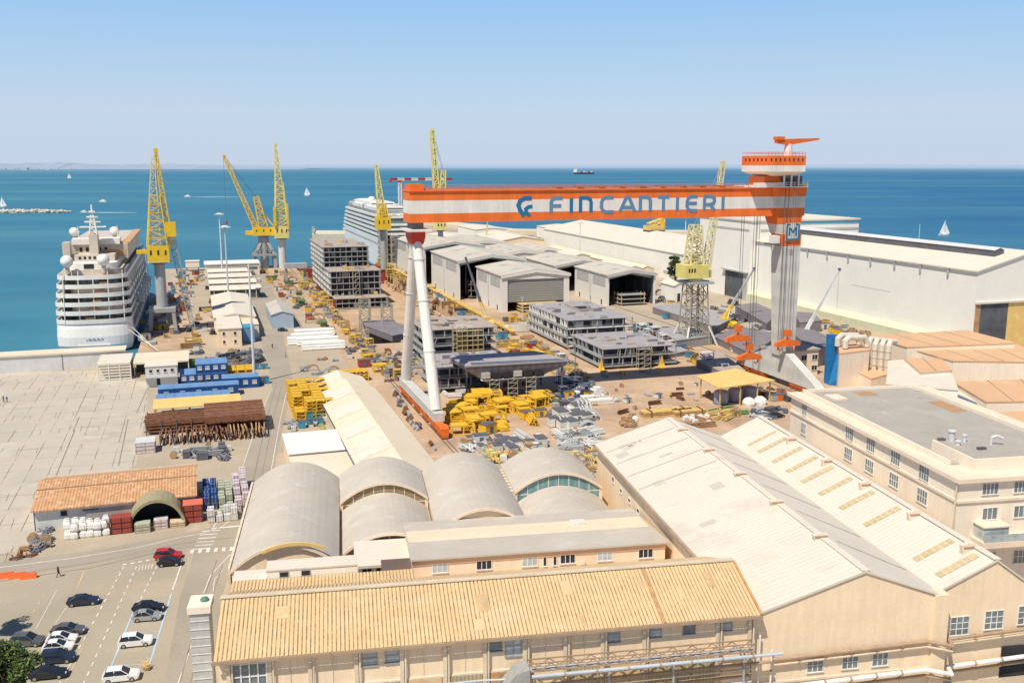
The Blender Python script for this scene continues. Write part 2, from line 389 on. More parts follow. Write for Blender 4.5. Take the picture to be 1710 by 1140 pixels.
# summer haze: the sky is sampled a little higher than it is and washed pale at the horizon
tc = nt.nodes.new('ShaderNodeTexCoord'); sp_ = nt.nodes.new('ShaderNodeSeparateXYZ'); nt.links.new(tc.outputs['Generated'], sp_.inputs[0])
ramp = nt.nodes.new('ShaderNodeValToRGB'); nt.links.new(sp_.outputs[2], ramp.inputs[0])
e = ramp.color_ramp.elements
e[0].position = 0.0; e[0].color = (5.1, 5.9, 7.35, 1); e[1].position = .5; e[1].color = (.55, 1.15, 2.5, 1)
for p_, c_ in ((.012, (4.9, 5.9, 7.35, 1)), (.05, (4.9, 6.05, 7.5, 1)), (.10, (4.0, 5.75, 7.7, 1)), (.17, (2.75, 5.0, 8.2, 1)), (.27, (1.2, 2.4, 4.8, 1))):
    q = e.new(p_); q.color = c_
mx = nt.nodes.new('ShaderNodeMix'); mx.data_type = 'RGBA'; mx.inputs[0].default_value = .93
nt.links.new(sky.outputs[0], mx.inputs[6]); nt.links.new(ramp.outputs[0], mx.inputs[7])
nt.links.new(mx.outputs[2], bg.inputs[0]); bg.inputs[1].default_value = .112
sl = bpy.data.lights.new('sun', 'SUN'); sl.energy = 4.9; sl.angle = R(.53); sl.color = (1.0, .91, .77)
so = bpy.data.objects.new('sun', sl); C.objects.link(so)
az, el = R(SUN_AZ), R(SUN_EL)
sd = Vector((math.sin(az)*math.cos(el), math.cos(az)*math.cos(el), math.sin(el)))
so.rotation_euler = sd.to_track_quat('Z', 'Y').to_euler(); so.location = (0, 0, 300)

# ------------------------------------------------------------------ sea
def sea_mat():
    m = bpy.data.materials.new('sea_water'); m.use_nodes = True; nt = m.node_tree; N = nt.nodes; L = nt.links; b = N['Principled BSDF']
    g = N.new('ShaderNodeNewGeometry'); P = g.outputs['Position']
    sx = N.new('ShaderNodeSeparateXYZ'); L.new(P, sx.inputs[0])
    def mr(s, a, b_, c=0, d=1, smooth=False):
        n = N.new('ShaderNodeMapRange'); L.new(s, n.inputs[0])
        if smooth: n.interpolation_type = 'SMOOTHSTEP'
        for i, q in enumerate((a, b_, c, d)): n.inputs[i+1].default_value = q
        return n.outputs[0]
    def mix(f, a, c):
        n = N.new('ShaderNodeMix'); n.data_type = 'RGBA'; L.new(f, n.inputs[0])
        for i, q in ((6, a), (7, c)):
            if isinstance(q, tuple): n.inputs[i].default_value = (*q, 1)
            else: L.new(q, n.inputs[i])
        return n.outputs[2]
    def noise(sc, scl, det=5):
        mp = N.new('ShaderNodeMapping'); L.new(P, mp.inputs[0]); mp.inputs['Scale'].default_value = scl
        n = N.new('ShaderNodeTexNoise'); n.inputs['Scale'].default_value = sc; n.inputs['Detail'].default_value = det; n.inputs['Roughness'].default_value = .6
        L.new(mp.outputs[0], n.inputs['Vector']); return n.outputs['Fac']
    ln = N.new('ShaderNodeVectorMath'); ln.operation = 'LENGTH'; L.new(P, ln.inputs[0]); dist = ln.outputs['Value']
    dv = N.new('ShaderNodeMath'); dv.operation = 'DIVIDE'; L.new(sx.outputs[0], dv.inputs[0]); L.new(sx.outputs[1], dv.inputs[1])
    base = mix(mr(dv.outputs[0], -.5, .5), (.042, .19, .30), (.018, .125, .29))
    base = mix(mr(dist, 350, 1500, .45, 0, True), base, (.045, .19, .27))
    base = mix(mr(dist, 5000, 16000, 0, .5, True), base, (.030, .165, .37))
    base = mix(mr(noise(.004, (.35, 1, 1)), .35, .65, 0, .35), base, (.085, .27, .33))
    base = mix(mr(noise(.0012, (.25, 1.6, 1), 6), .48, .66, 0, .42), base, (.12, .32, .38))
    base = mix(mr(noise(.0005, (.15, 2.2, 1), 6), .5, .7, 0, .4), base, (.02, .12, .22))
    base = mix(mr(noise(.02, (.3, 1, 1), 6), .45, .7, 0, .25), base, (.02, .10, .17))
    base = mix(mr(dist, 5000, 24000, 0, .95, True), base, (.36, .47, .60))  # horizon haze painted into the water colour by distance
    L.new(base, b.inputs['Base Color']); b.inputs['Roughness'].default_value = .55; b.inputs['Specular IOR Level'].default_value = .12
    bp = N.new('ShaderNodeBump'); bp.inputs['Strength'].default_value = .35; bp.inputs['Distance'].default_value = .6
    L.new(noise(.25, (.5, 1, 1), 5), bp.inputs['Height']); L.new(bp.outputs[0], b.inputs['Normal'])
    return m
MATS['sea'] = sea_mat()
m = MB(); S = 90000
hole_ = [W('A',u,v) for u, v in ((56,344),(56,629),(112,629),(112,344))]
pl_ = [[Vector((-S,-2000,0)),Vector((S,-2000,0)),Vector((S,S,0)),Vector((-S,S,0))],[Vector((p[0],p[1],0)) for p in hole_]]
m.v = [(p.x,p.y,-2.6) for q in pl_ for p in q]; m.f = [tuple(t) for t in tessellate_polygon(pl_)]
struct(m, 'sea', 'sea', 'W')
# hazy coast on the left horizon
m = MB(); rnd = random.Random(3); n = 90; D = 13500
tops = []
for i in range(n+1):
    px = -260 + 780*i/n
    x = (px-855)/FPX*D; t = i/n
    h = 30 + 95*(1-t)**.8*(.75+.25*math.sin(i*.31+1)+.14*math.sin(i*.9)) + rnd.uniform(-5, 5)
    h *= min(1, (1-t)*4)
    tops.append((x, D+rnd.uniform(-60, 60), max(2, h)))
for a, b in zip(tops, tops[1:]):
    m.quad((a[0],D-500,-3),(b[0],D-500,-3),(b[0],b[1],b[2]),(a[0],a[1],a[2]))
    m.quad((a[0],a[1],a[2]),(b[0],b[1],b[2]),(b[0],D+3000,-3),(a[0],D+3000,-3))
struct(m, 'hills', 'far_hill', 'W')
m = MB()
for i in range(60):
    px = rnd.choice([rnd.uniform(-30, 20), rnd.uniform(40, 180), rnd.uniform(80, 110)]); x = (px-855)/FPX*(D-600)
    w = rnd.uniform(25, 80); h = rnd.uniform(8, 24); m.box(x,x+w,D-900-i*25,D-885-i*25,-2,h)
o = m.build('distant_town', 'far_town'); o['kind'] = 'stuff'; o['label'] = 'pale hazy town along the far left coast'; o['category'] = 'town'

# ------------------------------------------------------------------ ground sheet with the dry dock cut out of it
outer = [(-700,-120),(-700,341),(-23,341),(-23,641),(53,641),(53,628),(114,628),(114,636),(148,636),(150,900),(225,1120),(262,1080),(292,889),(363,849),(470,800),(480,560),(480,-300),(-300,-300)]
pit = [(57,345),(57,627.5),(111,627.5),(111,345)]
def sheet_hole(outer, hole, z):
    polys = [[Vector((p[0],p[1],0)) for p in outer]]
    if hole: polys.append([Vector((p[0],p[1],0)) for p in hole])
    allp = [p for q in polys for p in q]
    mb = MB(); mb.v = [(p.x,p.y,z) for p in allp]; mb.f = [tuple(t) for t in tessellate_polygon(polys)]
    return mb
struct(sheet_hole(outer, pit, 0), 'ground', 'asphalt')
m = MB()
for i in range(len(outer)):
    a = outer[i]; b = outer[(i+1) % len(outer)]
    m.quad((*a,-4),(*b,-4),(*b,-.002),(*a,-.002))
struct(m, 'quay_edge', 'quay_concrete')
m = MB()
m.poly([(p[0],p[1],-9) for p in pit])
struct(m, 'dry_dock_floor', 'sand_paving')
m = MB()
for i in (0,2,3):
    a = pit[i]; b = pit[(i+1) % 4]; m.quad((*a,-9),(*b,-9),(*b,-.002),(*a,-.002))
# buttresses along the dock wall
for k in range(30): v = 350+k*9.2; m.box(110.2,110.98,v,v+1.1,-9,-.3)
m.box(57.02,58.5,346,627,-9,-6); m.box(109,110.19,346,627,-9,-7)
struct(m, 'dry_dock_walls', 'dock_wall')
def flat(name, pts, z, mat, fr='A'):
    m = MB(); m.poly([(p[0],p[1],z) for p in pts]); return struct(m, name, mat, fr)
def flatpx(name, pts, z, mat): return flat(name, [at(*p) for p in pts], z, mat)
# paving zones
flat('yard_paving', [(56.9,208),(215,190),(240,300),(200,344),(56.9,344)], .02, 'sand_paving')
flat('yard_paving_far', [(111.2,344.2),(170,344.2),(170,600),(111.2,620)], .02, 'sand_paving')
flat('crane_track_paving', [(44,190),(56.5,190),(56.5,640),(30,640),(44,400)], .02, 'sand_paving')
flat('quay_paving', [(-22.8,341.5),(-9,341.5),(-6,380),(-6,560),(-22.8,560)], .02, 'sand_paving')
flatpx('concrete_plaza', [(-60,625),(165,618),(250,640),(245,680),(228,775),(60,880),(60,915),(-60,935)], .02, 'concrete_slab')
flatpx('parking_area', [(-120,975),(290,905),(310,905),(320,1160),(300,1300),(-400,1300)], .02, 'parking_asphalt')
# roads
flatpx('road', [(385,905),(350,880),(400,800),(425,720),(455,650),(445,600),(405,480),(395,440),(440,440),(455,480),(480,590),(490,640),(475,700),(455,790),(400,905)], .03, 'road_asphalt')
flatpx('road_cross', [(-60,945),(-60,978),(300,915),(400,908),(400,872),(345,882),(300,893),(150,920)], .034, 'road_asphalt')
flatpx('road_front', [(400,905),(330,905),(300,1000),(275,1140),(255,1300),(345,1300),(352,1140),(368,1000)], .032, 'road_asphalt')
def strip(mb, a, b, w, z):
    d = Vector((b[0]-a[0], b[1]-a[1])); 
    if d.length < .01: return
    n = Vector((-d.y, d.x)).normalized()*w/2
    mb.quad((a[0]-n.x,a[1]-n.y,z),(a[0]+n.x,a[1]+n.y,z),(b[0]+n.x,b[1]+n.y,z),(b[0]-n.x,b[1]-n.y,z))
def line_px(mb, pts, w=.15, z=.05, dash=None):
    P = [at(*p) for p in pts]
    for a, b in zip(P, P[1:]):
        if not dash: strip(mb, a, b, w, z); continue
        L_ = math.hypot(b[0]-a[0], b[1]-a[1]); s = 0
        while s < L_:
            e_ = min(L_, s+dash[0]); strip(mb, (a[0]+(b[0]-a[0])*s/L_, a[1]+(b[1]-a[1])*s/L_), (a[0]+(b[0]-a[0])*e_/L_, a[1]+(b[1]-a[1])*e_/L_), w, z); s += dash[0]+dash[1]
m = MB()
line_px(m, [(-30,951),(120,932),(230,914),(300,897),(345,889)], .22)
line_px(m, [(345,889),(372,878),(392,862)], .15)
line_px(m, [(352,885),(385,845),(402,790),(425,720),(450,655)], .16)
line_px(m, [(452,790),(468,700),(482,640)], .14)
line_px(m, [(355,882),(412,877)], .6)
line_px(m, [(205,943),(287,928)], .5, dash=(.6,.6))
line_px(m, [(318,921),(400,915)], 1.6, dash=(.55,.75))
for k in range(6): line_px(m, [(322+k*3,917-k*6),(352+k*3,915-k*6)], .35)
line_px(m, [(207,946),(100,1140)], .18, dash=(1.1,1.3)); line_px(m, [(228,946),(140,1140)], .18, dash=(1.1,1.3))
line_px(m, [(305,936),(288,985)], .22); line_px(m, [(262,945),(230,1010)], .18, dash=(1.2,1.0))
line_px(m, [(385,925),(352,960),(340,990)], .14); line_px(m, [(372,952),(358,968),(356,990)], .1)
line_px(m, [(330,1035),(315,1090),(298,1140),(285,1200)], .2, dash=(3.5,1.5))
# ghost lettering of the parking stencil
for k in range(5):
    x = 232+k*5.2; line_px(m, [(x,952-k*.6),(x+1.8,944-k*.6)], .14); line_px(m, [(x+1.8,944-k*.6),(x+4,944-k*.6)], .12); line_px(m, [(x+.8,949-k*.6),(x+3.4,948.6-k*.6)], .1)
for a, b in (((120,1000),(80,1060)),((95,985),(60,1050))): line_px(m, [a, b], .1)
struct(m, 'road_markings', 'marking')
m = MB()
line_px(m, [(230,1003),(182,1122)], .22); line_px(m, [(286,992),(250,1108)], .26)
for y_, a, b in ((1005,232,285),(1058,208,265),(1112,190,250)): line_px(m, [(a,y_),(b,y_-4)], .12)
line_px(m, [(330,1090),(318,1140)], .14)
struct(m, 'parking_bay_lines', 'marking_blue')
m = MB()
line_px(m, [(205,944),(165,1020)], .14, .046, dash=(.9,1.2)); line_px(m, [(140,955),(128,985)], .2, .046)
line_px(m, [(75,990),(20,1080)], .12, .046, dash=(1.2,1.6)); line_px(m, [(140,1075),(110,1140)], .12, .046)
struct(m, 'parking_worn_lines', 'marking_orange')
# dark paving joints and drains of the plaza: pairs of upstand slots
m = MB(); rnd = random.Random(5)
for (x0, y0, x1, y1) in ((250,640,228,690),(214,700,198,778),(145,655,132,682),(133,695,122,720),(125,718,90,803)):
    line_px(m, [(x0,y0),(x1,y1)], .24, .04)
for row in range(10):
    vb = 168+row*16.5
    for k in range(13):
        u = -150+k*9.4+rnd.uniform(-1, 1)+row*1.2
        if u > -22-row*.5 or rnd.random() < .12: continue
        for dx in ((0, 4.2) if rnd.random() < .8 else (0,)):
            strip(m, (u+dx, vb+rnd.uniform(-.6,.6)), (u+dx-.3, vb+rnd.uniform(3.5,6.5)), .13, .04)
        if rnd.random() < .35: strip(m, (u-.2, vb+4), (u+4.4, vb+4.1), .1, .042)
struct(m, 'plaza_joints', 'plaza_joint')
mk('tyre_marks', (.27,.235,.19), .9, var=.3, vs=.3)
m = MB()
for pts in ([(300,1140),(322,1060),(345,985),(362,935)],[(318,1140),(338,1060),(358,985),(372,940)],[(410,860),(428,780),(445,700),(462,640)],[(425,860),(440,780),(456,700),(470,645)],[(0,962),(150,940),(300,908),(390,897)],[(0,970),(150,948),(300,914)]): line_px(m, pts, .16, .052)
struct(m, 'tyre_tracks', 'tyre_marks')
# crane rails
m = MB()
for u in (52.6, 53.6, 47.0, 161, 162): 
    m.box(u-.12, u+.12, 150 if u > 50 else 330, 640 if u < 100 else 330, .021, .12)
for u in (36.5, 37.5): m.box(u-.1, u+.1, 380, 640, .021, .12)
m.box(170.5,170.8,250,420,.03,.14); m.box(182,182.3,250,420,.03,.14)
struct(m, 'crane_rails', 'rail_steel')
# ================================================================== FOREGROUND (grid B)
# --- long workshop with the ribbed tan roof
b = thing('workshop_building', 'long cream workshop with ribbed tan roof rusting at its right end, nearest building in front', 'building', 'B', -15, 98)
m = MB(); m.prism([(99,0),(115,0),(115,12.8),(107,15.8),(99,12.9)], 'x', -14.6, 46.2); m.build('wall', 'cream_wall', b)
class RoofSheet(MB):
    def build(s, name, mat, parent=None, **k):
        o = MB.build(s, name, mat, parent, **k); o.data.materials.append(MATS['rib_rust'])
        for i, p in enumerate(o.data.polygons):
            if i % 5 in (0, 4): p.material_index = 1  # rust brown in the troughs and on one rib flank
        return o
def slope_sheet(u0, u1, va, za, vb, zb, per=.46, amp=.055):
    """ribbed sheet between a low edge (va,za) and a high edge (vb,zb)"""
    mb = RoofSheet(); n = int((u1-u0)/per); xs = []
    for i in range(n):
        x = u0+(u1-u0)*i/n; xs += [(x, 0), (x+per*.14, 0), (x+per*.26, amp), (x+per*.55, amp*1.1), (x+per*.82, amp)]
    xs.append((u1, 0))
    r = [[(x, va, za+h) for x, h in xs], [(x, vb, zb+h) for x, h in xs]]
    return mb.loft(r, cap=False, closed=False)
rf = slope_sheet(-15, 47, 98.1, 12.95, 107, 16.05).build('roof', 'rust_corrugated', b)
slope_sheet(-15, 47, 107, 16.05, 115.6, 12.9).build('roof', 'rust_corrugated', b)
MB().box(-15.1, 47.1, 106.6, 107.4, 16.1, 16.24).build('ridge_cap', 'yellow_dirty' if 0 else 'pipe_tan', rf)
m = MB()
for v0, z0, v1, z1 in ((98.0,13.0,106.5,15.98),):
    m.bar((47.05,v0,z0+.1),(47.05,v1,z1+.1),.28,.2)
m.bar((35.2,98.1,13.07),(35.2,106.6,16.0),.3,.1); m.build('rust_strip', 'rust_red', rf)
rr_ = random.Random(12)
for q in range(7):     # replaced or darker rusted sheets, lying just over the ribs
    u_ = rr_.uniform(-14,44); w_ = rr_.choice((.46,.92,.92,1.38)); a_ = rr_.uniform(98.6,103.5); l_ = rr_.uniform(1.6,3.2); z_ = lambda v: 12.95+(v-98.1)*3.1/8.9+.075
    m = MB(); m.quad((u_,a_,z_(a_)),(u_+w_,a_,z_(a_)),(u_+w_,a_+l_,z_(a_+l_)),(u_,a_+l_,z_(a_+l_))); m.build('repair_sheet', rr_.choice(['rust_patch','rust_corrugated']), rf)
m = MB(); m.box(-15.2,47.2,97.9,98.1,12.62,12.95); m.build('gutter', 'pipe_brown', b)
m = MB(); m.box(-14.6,46.3,98.85,99,8.35,8.6); m.build('ledge', 'ivory_trim', b)
cols = [-13.6,-9.3,-5,0,5,9.8,14.3,18.9,23.6,28,33,42,46]
for k, u in enumerate(cols):
    m = MB(); m.box(u-.22,u+.22,98.72,99,0,12.6); m.tube((u+.42,98.65,0),(u+.42,98.65,12.7),.11); m.build('pilaster', 'cream_wall_grey', b)
for u0, u1 in ((-8.9,-5.3),(-4.7,-.4),(5.4,9.4),(10.2,14),(19.3,23.3),(24,27.7)):
    m = MB(); um = (u0+u1)/2; m.box(um-.03,um+.03,98.93,98.99,8.7,12.5); m.build('panel_joint', 'cream_wall_grey', b)
for u, z, w, h in ((1.5,11.4,1.5,1.7),(4.0,11.5,1.5,1.7),(15.5,11.8,1.5,1.7),(17.6,11.4,1.7,2.4),(29.4,11.7,1.3,1.9),(34.4,11.8,1.3,1.7),(38.5,11.9,1.4,1.8),(43,11.9,1.5,1.8)):
    window(b, 'f', u, z, w, h, 99, 1 if w < 1.65 else 2, 2, glass='glass' if u in (15.5,38.5) else 'glass_light', frame='frame_grey')
# glazed stair bay at the left end
m = MB(); m.box(-13.2,-9.6,98.86,98.95,6,12.2); m.build('glazed_bay', 'glass', b)
m = MB()
for i in range(5): q = -13.2+3.6*i/4; m.box(q-.07,q+.07,98.72,98.86,6,12.2)
for z in (7.5,9,10.5,12): m.box(-13.2,-9.6,98.75,98.85,z,z+.12)
m.build('bay_frame', 'frame_white', b)
for u0, u1, mm in ((-4.7,-.4,'panel_green'),(.4,4.6,'panel_green'),(5.4,9.4,'rust_corrugated'),(10.2,14,'panel_green'),(14.7,18.5,'rust_red'),(24,27.6,'panel_green'),(28.4,32.6,'rust_corrugated'),(33.4,41.6,'panel_green')):
    m = MB(); m.box(u0,u1,98.80,98.95,0,8.3); m.build('infill_panel', mm, b)
# catwalk truss and pipes in front of it
t = thing('catwalk', 'brown steel truss catwalk along the front wall of the ribbed-roof workshop', 'catwalk', 'B', 19, 97)
m = MB()
for v in (96.4, 97.4):
    m.box(19,45.6,v-.06,v+.06,10.3,10.45); m.box(19,45.6,v-.06,v+.06,9.35,9.5)
    n = 22
    for i in range(n):
        x = 19+26.6*i/n; m.bar((x,v,9.5 if i%2 else 10.3),(x+26.6/n,v,10.3 if i%2 else 9.5),.1)
m.build('truss', 'pipe_brown', t)
MB().box(19,45.6,96.5,97.3,9.42,9.48).build('walkway', 'steel_grey', t)
m = MB()
for u in (19.5,28.3,36,44.6): m.box(u-.1,u+.1,96.8,97,0,9.3); m.bar((u,97,8.3),(u,98.6,8.3),.12)
m.build('support', 'steel_grey', t)
def pipe(label, pts, r, mat, fr='B', name='pipe', brackets=0):
    o = thing(name, label, 'pipe', fr, pts[0][0], pts[0][1], 0)
    m = MB(); m.path(pts, r, 8)
    for p in pts[1:-1]: m.sphere(p, r*1.02, 8, 5)
    m.build('run', mat, o, smooth=False)
    for a, b_ in zip(pts, pts[1:]):
        L_ = (Vector(b_)-Vector(a)).length; n = int(L_/4)
        for i in range(1, n+1):
            p = Vector(a).lerp(Vector(b_), i/(n+1)); d = (Vector(b_)-Vector(a)).normalized()
            m = MB(); m.tube(p-d*.12, p+d*.12, r*1.3, n=8); m.build('flange', 'pipe_brown', o)
    return o
pipe('blue-grey pipe running under the catwalk of the ribbed-roof workshop', [(19.2,96.1,9.0),(49,96.1,9.0)], .2, 'pipe_blue')
pipe('thin pale pipe across the lower front wall left of the catwalk', [(-14,98.2,7.9),(14,98.2,7.9),(19.2,97.2,8.2)], .12, 'pipe_blue')
pipe('tan pipe, upper of two below the blue-grey pipe on the workshop wall', [(19.5,97.6,7.9),(48.5,98,7.9)], .16, 'pipe_tan')
pipe('brown pipe, lower of two below the blue-grey pipe on the workshop wall', [(19.5,97.6,7.0),(48.5,98,7.0)], .2, 'pipe_brown')
for z_, r_p, c_p, w_ in ((6.1,.14,'pipe_tan','third'),(5.3,.2,'pipe_brown','fourth'),(4.5,.14,'tarp_white','lowest')):
    pipe('%s pipe, %s below the blue-grey one on the workshop wall' % ({'pipe_tan':'tan','pipe_brown':'brown','tarp_white':'white'}[c_p], w_), [(19.8,97.9,z_),(46,97.9,z_+.3)], r_p, c_p)
m = MB(); m.prism([(15.5,4),(19,4),(19,9.8),(17.5,9.4),(15.5,7)], 'y', 96.2, 98.5)
solo(m, 'stair_cover', 'grey sheet-metal stair hood against the workshop wall where the catwalk begins', 'stair hood', 'primer_grey', 'B', 17, 97)
# --- grey clad tower beside it
t = thing('service_tower', 'narrow grey panelled tower at the left end of the ribbed-roof workshop', 'tower', 'B', -17.5, 98)
MB().box(-18.2,-16.1,104.5,106.9,0,15.6).build('wall', 'grey_panel', t)
m = MB(); m.box(-18.4,-15.9,104.3,107.6,15.6,16.4); m.build('cap', 'ivory_wall', t)
m = MB()
for k in range(15): m.box(-18.23,-16.07,104.44,104.5,.6+k,.7+k)
m.build('panel_seam', 'steel_light', t)
m = MB(); m.sphere((-16.7,106,16.5),.5,12,8,.7); m.build('vent_dome', 'green_copper', t)
# low roofs behind the ridge
b = thing('back_lean_to', 'low cream and tan corrugated roof strip behind the ridge of the front workshop', 'lean-to', 'B', -16, 116)
MB().box(-16,8,116.5,126,0,8.9).build('wall', 'cream_wall', b)
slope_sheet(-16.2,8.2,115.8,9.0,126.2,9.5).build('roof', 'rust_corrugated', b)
b = thing('flat_terrace', 'long cream flat roof strip between the pink office and the front workshop', 'building', 'B', 8, 116)
MB().box(8.3,46.5,115.8,127.8,0,7).build('wall', 'cream_wall', b); MB().box(8.3,46.5,115.8,127.8,7.0,7.15).build('roof', 'white_roof', b)
# --- white annex
b = thing('white_annex', 'plain white annex with two small dark windows in front of the left barrel vault', 'building', 'B', -12, 126)
m = MB(); m.box(-11.6,.6,126.3,129.4,0,10.6); m.build('wall', 'white_wall', b)
for u in (-9.3,-6.4): window(b, 'f', u, 10, 1.1, .7, 126.3, 1, 1, glass='dark', frame='frame_grey')
MB().box(-11.7,.7,126.2,129.5,10.6,10.8).build('roof_edge', 'white_roof', b)
b = thing('glazed_penthouse', 'white flat-roofed penthouse with a row of dark windows beside the white annex', 'building', 'B', .8, 133)
MB().box(.8,8.4,133.8,141.5,0,7.1).build('wall', 'white_wall', b)
MB().box(.2,8.7,133,142.6,7.1,7.5).build('roof', 'white_roof', b)
for u in (2,4.0,6.0,7.6): window(b, 'f', u, 6.1, 1.3, 1.2, 133.8, 2, 1, glass='dark')
m = MB(); m.prism([(129.5,7.6),(132.6,8.3),(132.6,8.45),(129.5,7.75)], 'x', 4, 9.6)
solo(m, 'awning', 'dark brown awning below the windows of the white penthouse', 'awning', 'brown_canvas', 'B', 6, 131)
b = thing('stair_house', 'small cream stair house with a dark doorway at the left corner of the vaulted hall', 'building', 'B', -16, 128)
MB().box(-16.2,-12,128,131,0,8.7).build('wall', 'cream_wall', b); MB().box(-15.4,-13.6,127.95,128.0,5.6,8.4).build('doorway', 'dark', b)
MB().box(-16.4,-11.8,127.8,131.2,8.7,8.9).build('roof', 'white_roof', b)
# --- pink office
b = thing('office_building', 'low pink office with shallow grey roof and white casement windows', 'building', 'B', 8, 128)
MB().prism([(128,0),(141,0),(141,9.2),(128,10.0)], 'x', 8.3, 45.6).build('wall', 'pink_wall', b)
MB().box(8.2,45.7,127.85,128,9.2,9.95).build('fascia', 'pink_band', b)
MB().box(8.1,45.9,127.82,127.9,7.15,7.4).build('sill_band', 'ivory_trim', b)
MB().prism([(127.5,10.02),(146.5,8.3),(146.5,8.55),(127.5,10.27)], 'x', 8.0, 46.1).build('roof', 'vault_roof', b)
MB().box(13.9,14.15,127.5,140,9.2,10.5).build('parapet_rib', 'dark', b) if 0 else None
for i, u in enumerate((12.2,18.5,25.2,30.8,36.4,42.6)):
    window(b, 'f', u, 8.55, 2.1, 1.25, 128, 3, 1, glass='dark' if i % 2 else 'glass_light')
for u in (27.4,28.9): window(b, 'f', u, 8.4, .4, 1.3, 128, 1, 1, glass='dark')
m = MB(); m.box(32.6,33.3,127.6,128,7.6,8.2); m.build('air_conditioner', 'ivory_trim', b)
m = MB(); m.box(34,36.2,138.5,140.2,9.2,9.75); m.build('roof_hatch', 'frame_white', b)
# --- barrel-vaulted hall
b = thing('vaulted_hall', 'grey barrel-vaulted hall with several parallel arched roofs', 'building', 'B', -18, 137)
def arch(u0, u1, zv, zc, n=14):
    out = []
    for i in range(n+1):
        t = i/n; x = u0+(u1-u0)*t; out.append((x, zv+(zc-zv)*(1-(2*t-1)**2)))
    return out
def vault(u0, u1, v0, v1, zv, zc, z0=0, name='vault'):
    A_ = arch(u0, u1, zv, zc)
    m = MB(); m.loft([[(x,v,z) for x, z in A_]+[(x,v,z-.3) for x, z in reversed(A_)] for v in (v0-.4, v1+.3)]); r_ = m.build('vault_roof', 'vault_roof', b)
    m = MB(); m.prism([(u0+.15,z0)]+[(min(max(x,u0+.15),u1-.15), z-.32) for x, z in A_]+[(u1-.15,z0)], 'y', v0, v1); m.build('wall', 'cream_wall', b)
    m = MB(); m.loft([[(x,v,z+.03) for x, z in A_]+[(x,v,z-.45) for x, z in reversed(A_)] for v in (v0-.55, v0-.4)]); m.build('arch_rim', 'ivory_trim', r_)
    return r_
def tympanum(u0, u1, v, zlo, zv, zc, glass, lo_arch=None):
    A_ = arch(u0+.5, u1-.5, zv-.6, zc-.55)
    m = MB(); m.poly([(u0+.5,v-.12,zlo)]+[(x,v-.12,z) for x, z in A_]+[(u1-.5,v-.12,zlo)]); g = m.build('arch_window', glass, b)
    m = MB()
    for k in range(1, 8):
        x = u0+.5+(u1-u0-1)*k/8; t = (x-u0-.5)/(u1-u0-1); zt = zv-.6+(zc-zv+.05)*(1-(2*t-1)**2)
        m.box(x-.07,x+.07,v-.2,v-.08,zlo,zt)
    m.box(u0+.5,u1-.5,v-.19,v-.09,zv-.8,zv-.65)
    m.build('mullions', 'ivory_trim', g)
    m = MB(); m.box(u0-.05,u0+.5,v-.35,v,0,zv-.2); m.box(u1-.5,u1+.05,v-.35,v,0,zv-.2); m.build('pier', 'cream_wall', b)
vault(-17.7,-2,137,176.5,6.6,10.2); 
m = MB(); A_ = arch(-13,-4,9.3,10.3); m.loft([[(x,v,z+.2) for x, z in A_]+[(x,v,z-.3) for x, z in reversed(A_)] for v in (136.2,136.5)]); m.build('arch_rim', 'yellow_roof', b)
vault(-1.9,13.4,162,176.5,7.2,10.4); tympanum(-1.9,13.4,162,3.5,7.2,10.4,'amber_glass')
vault(-1.9,13.4,143.2,161.4,5.3,8.5); tympanum(-1.9,13.4,143.3,1.5,5.3,8.5,'amber_glass')
vault(13.5,28.9,146.6,177,6.6,10.3)
vault(29.0,45.2,162,177,7.2,10.4); tympanum(29,45.2,162,3.5,7.2,10.4,'teal_glass')
vault(29.0,45.2,146.6,161.4,4.8,7.9)
m = MB()
for k in range(8): m.box(29.0-.9,29.1,163+k*1.7,163.5+k*1.7,5,7)
m.build('buttress', 'ivory_trim', b)
m = MB(); m.box(-18.1,-17.75,137,176.5,0,6.9); m.build('side_gutter', 'cream_wall_grey', b)
# --- double-gabled big hall
b = thing('assembly_hall', 'huge cream hall with two pale gabled roofs and yellow skylight strips', 'building', 'B', 46, 100)
m = MB(); m.prism([(46.8,0),(71.6,0),(71.6,12.4),(60.8,16.6),(46.8,12.1)], 'y', 99.5, 171); m.build('wall', 'cream_wall', b)
m = MB(); m.prism([(71.65,0),(88.6,0),(88.6,9.5),(79.6,16.0),(71.65,12.3)], 'y', 101, 171); m.build('wall', 'cream_wall', b)
m = MB(); m.box(70.3,72.2,99.1,101.3,0,13.0); m.build('pier', 'cream_wall', b)
m = MB(); m.prism([(46.3,12.05),(60.8,16.65),(72,12.4),(72,12.62),(60.8,16.95),(46.3,12.35)], 'y', 99.3, 171.3); r1 = m.build('roof', 'hall_roof', b)
m = MB(); m.prism([(71.5,12.3),(79.6,16.05),(89.1,9.2),(89.1,9.45),(79.6,16.32),(71.5,12.6)], 'y', 100.8, 171.3); r2 = m.build('roof', 'hall_roof', b)
m = MB(); m.box(60.3,61.3,99.3,171.3,16.9,17.02); m.build('ridge_cap', 'white_roof', r1)
m = MB(); m.box(79.1,80.1,100.8,171.3,16.3,16.4); m.build('ridge_cap', 'white_roof', r2)
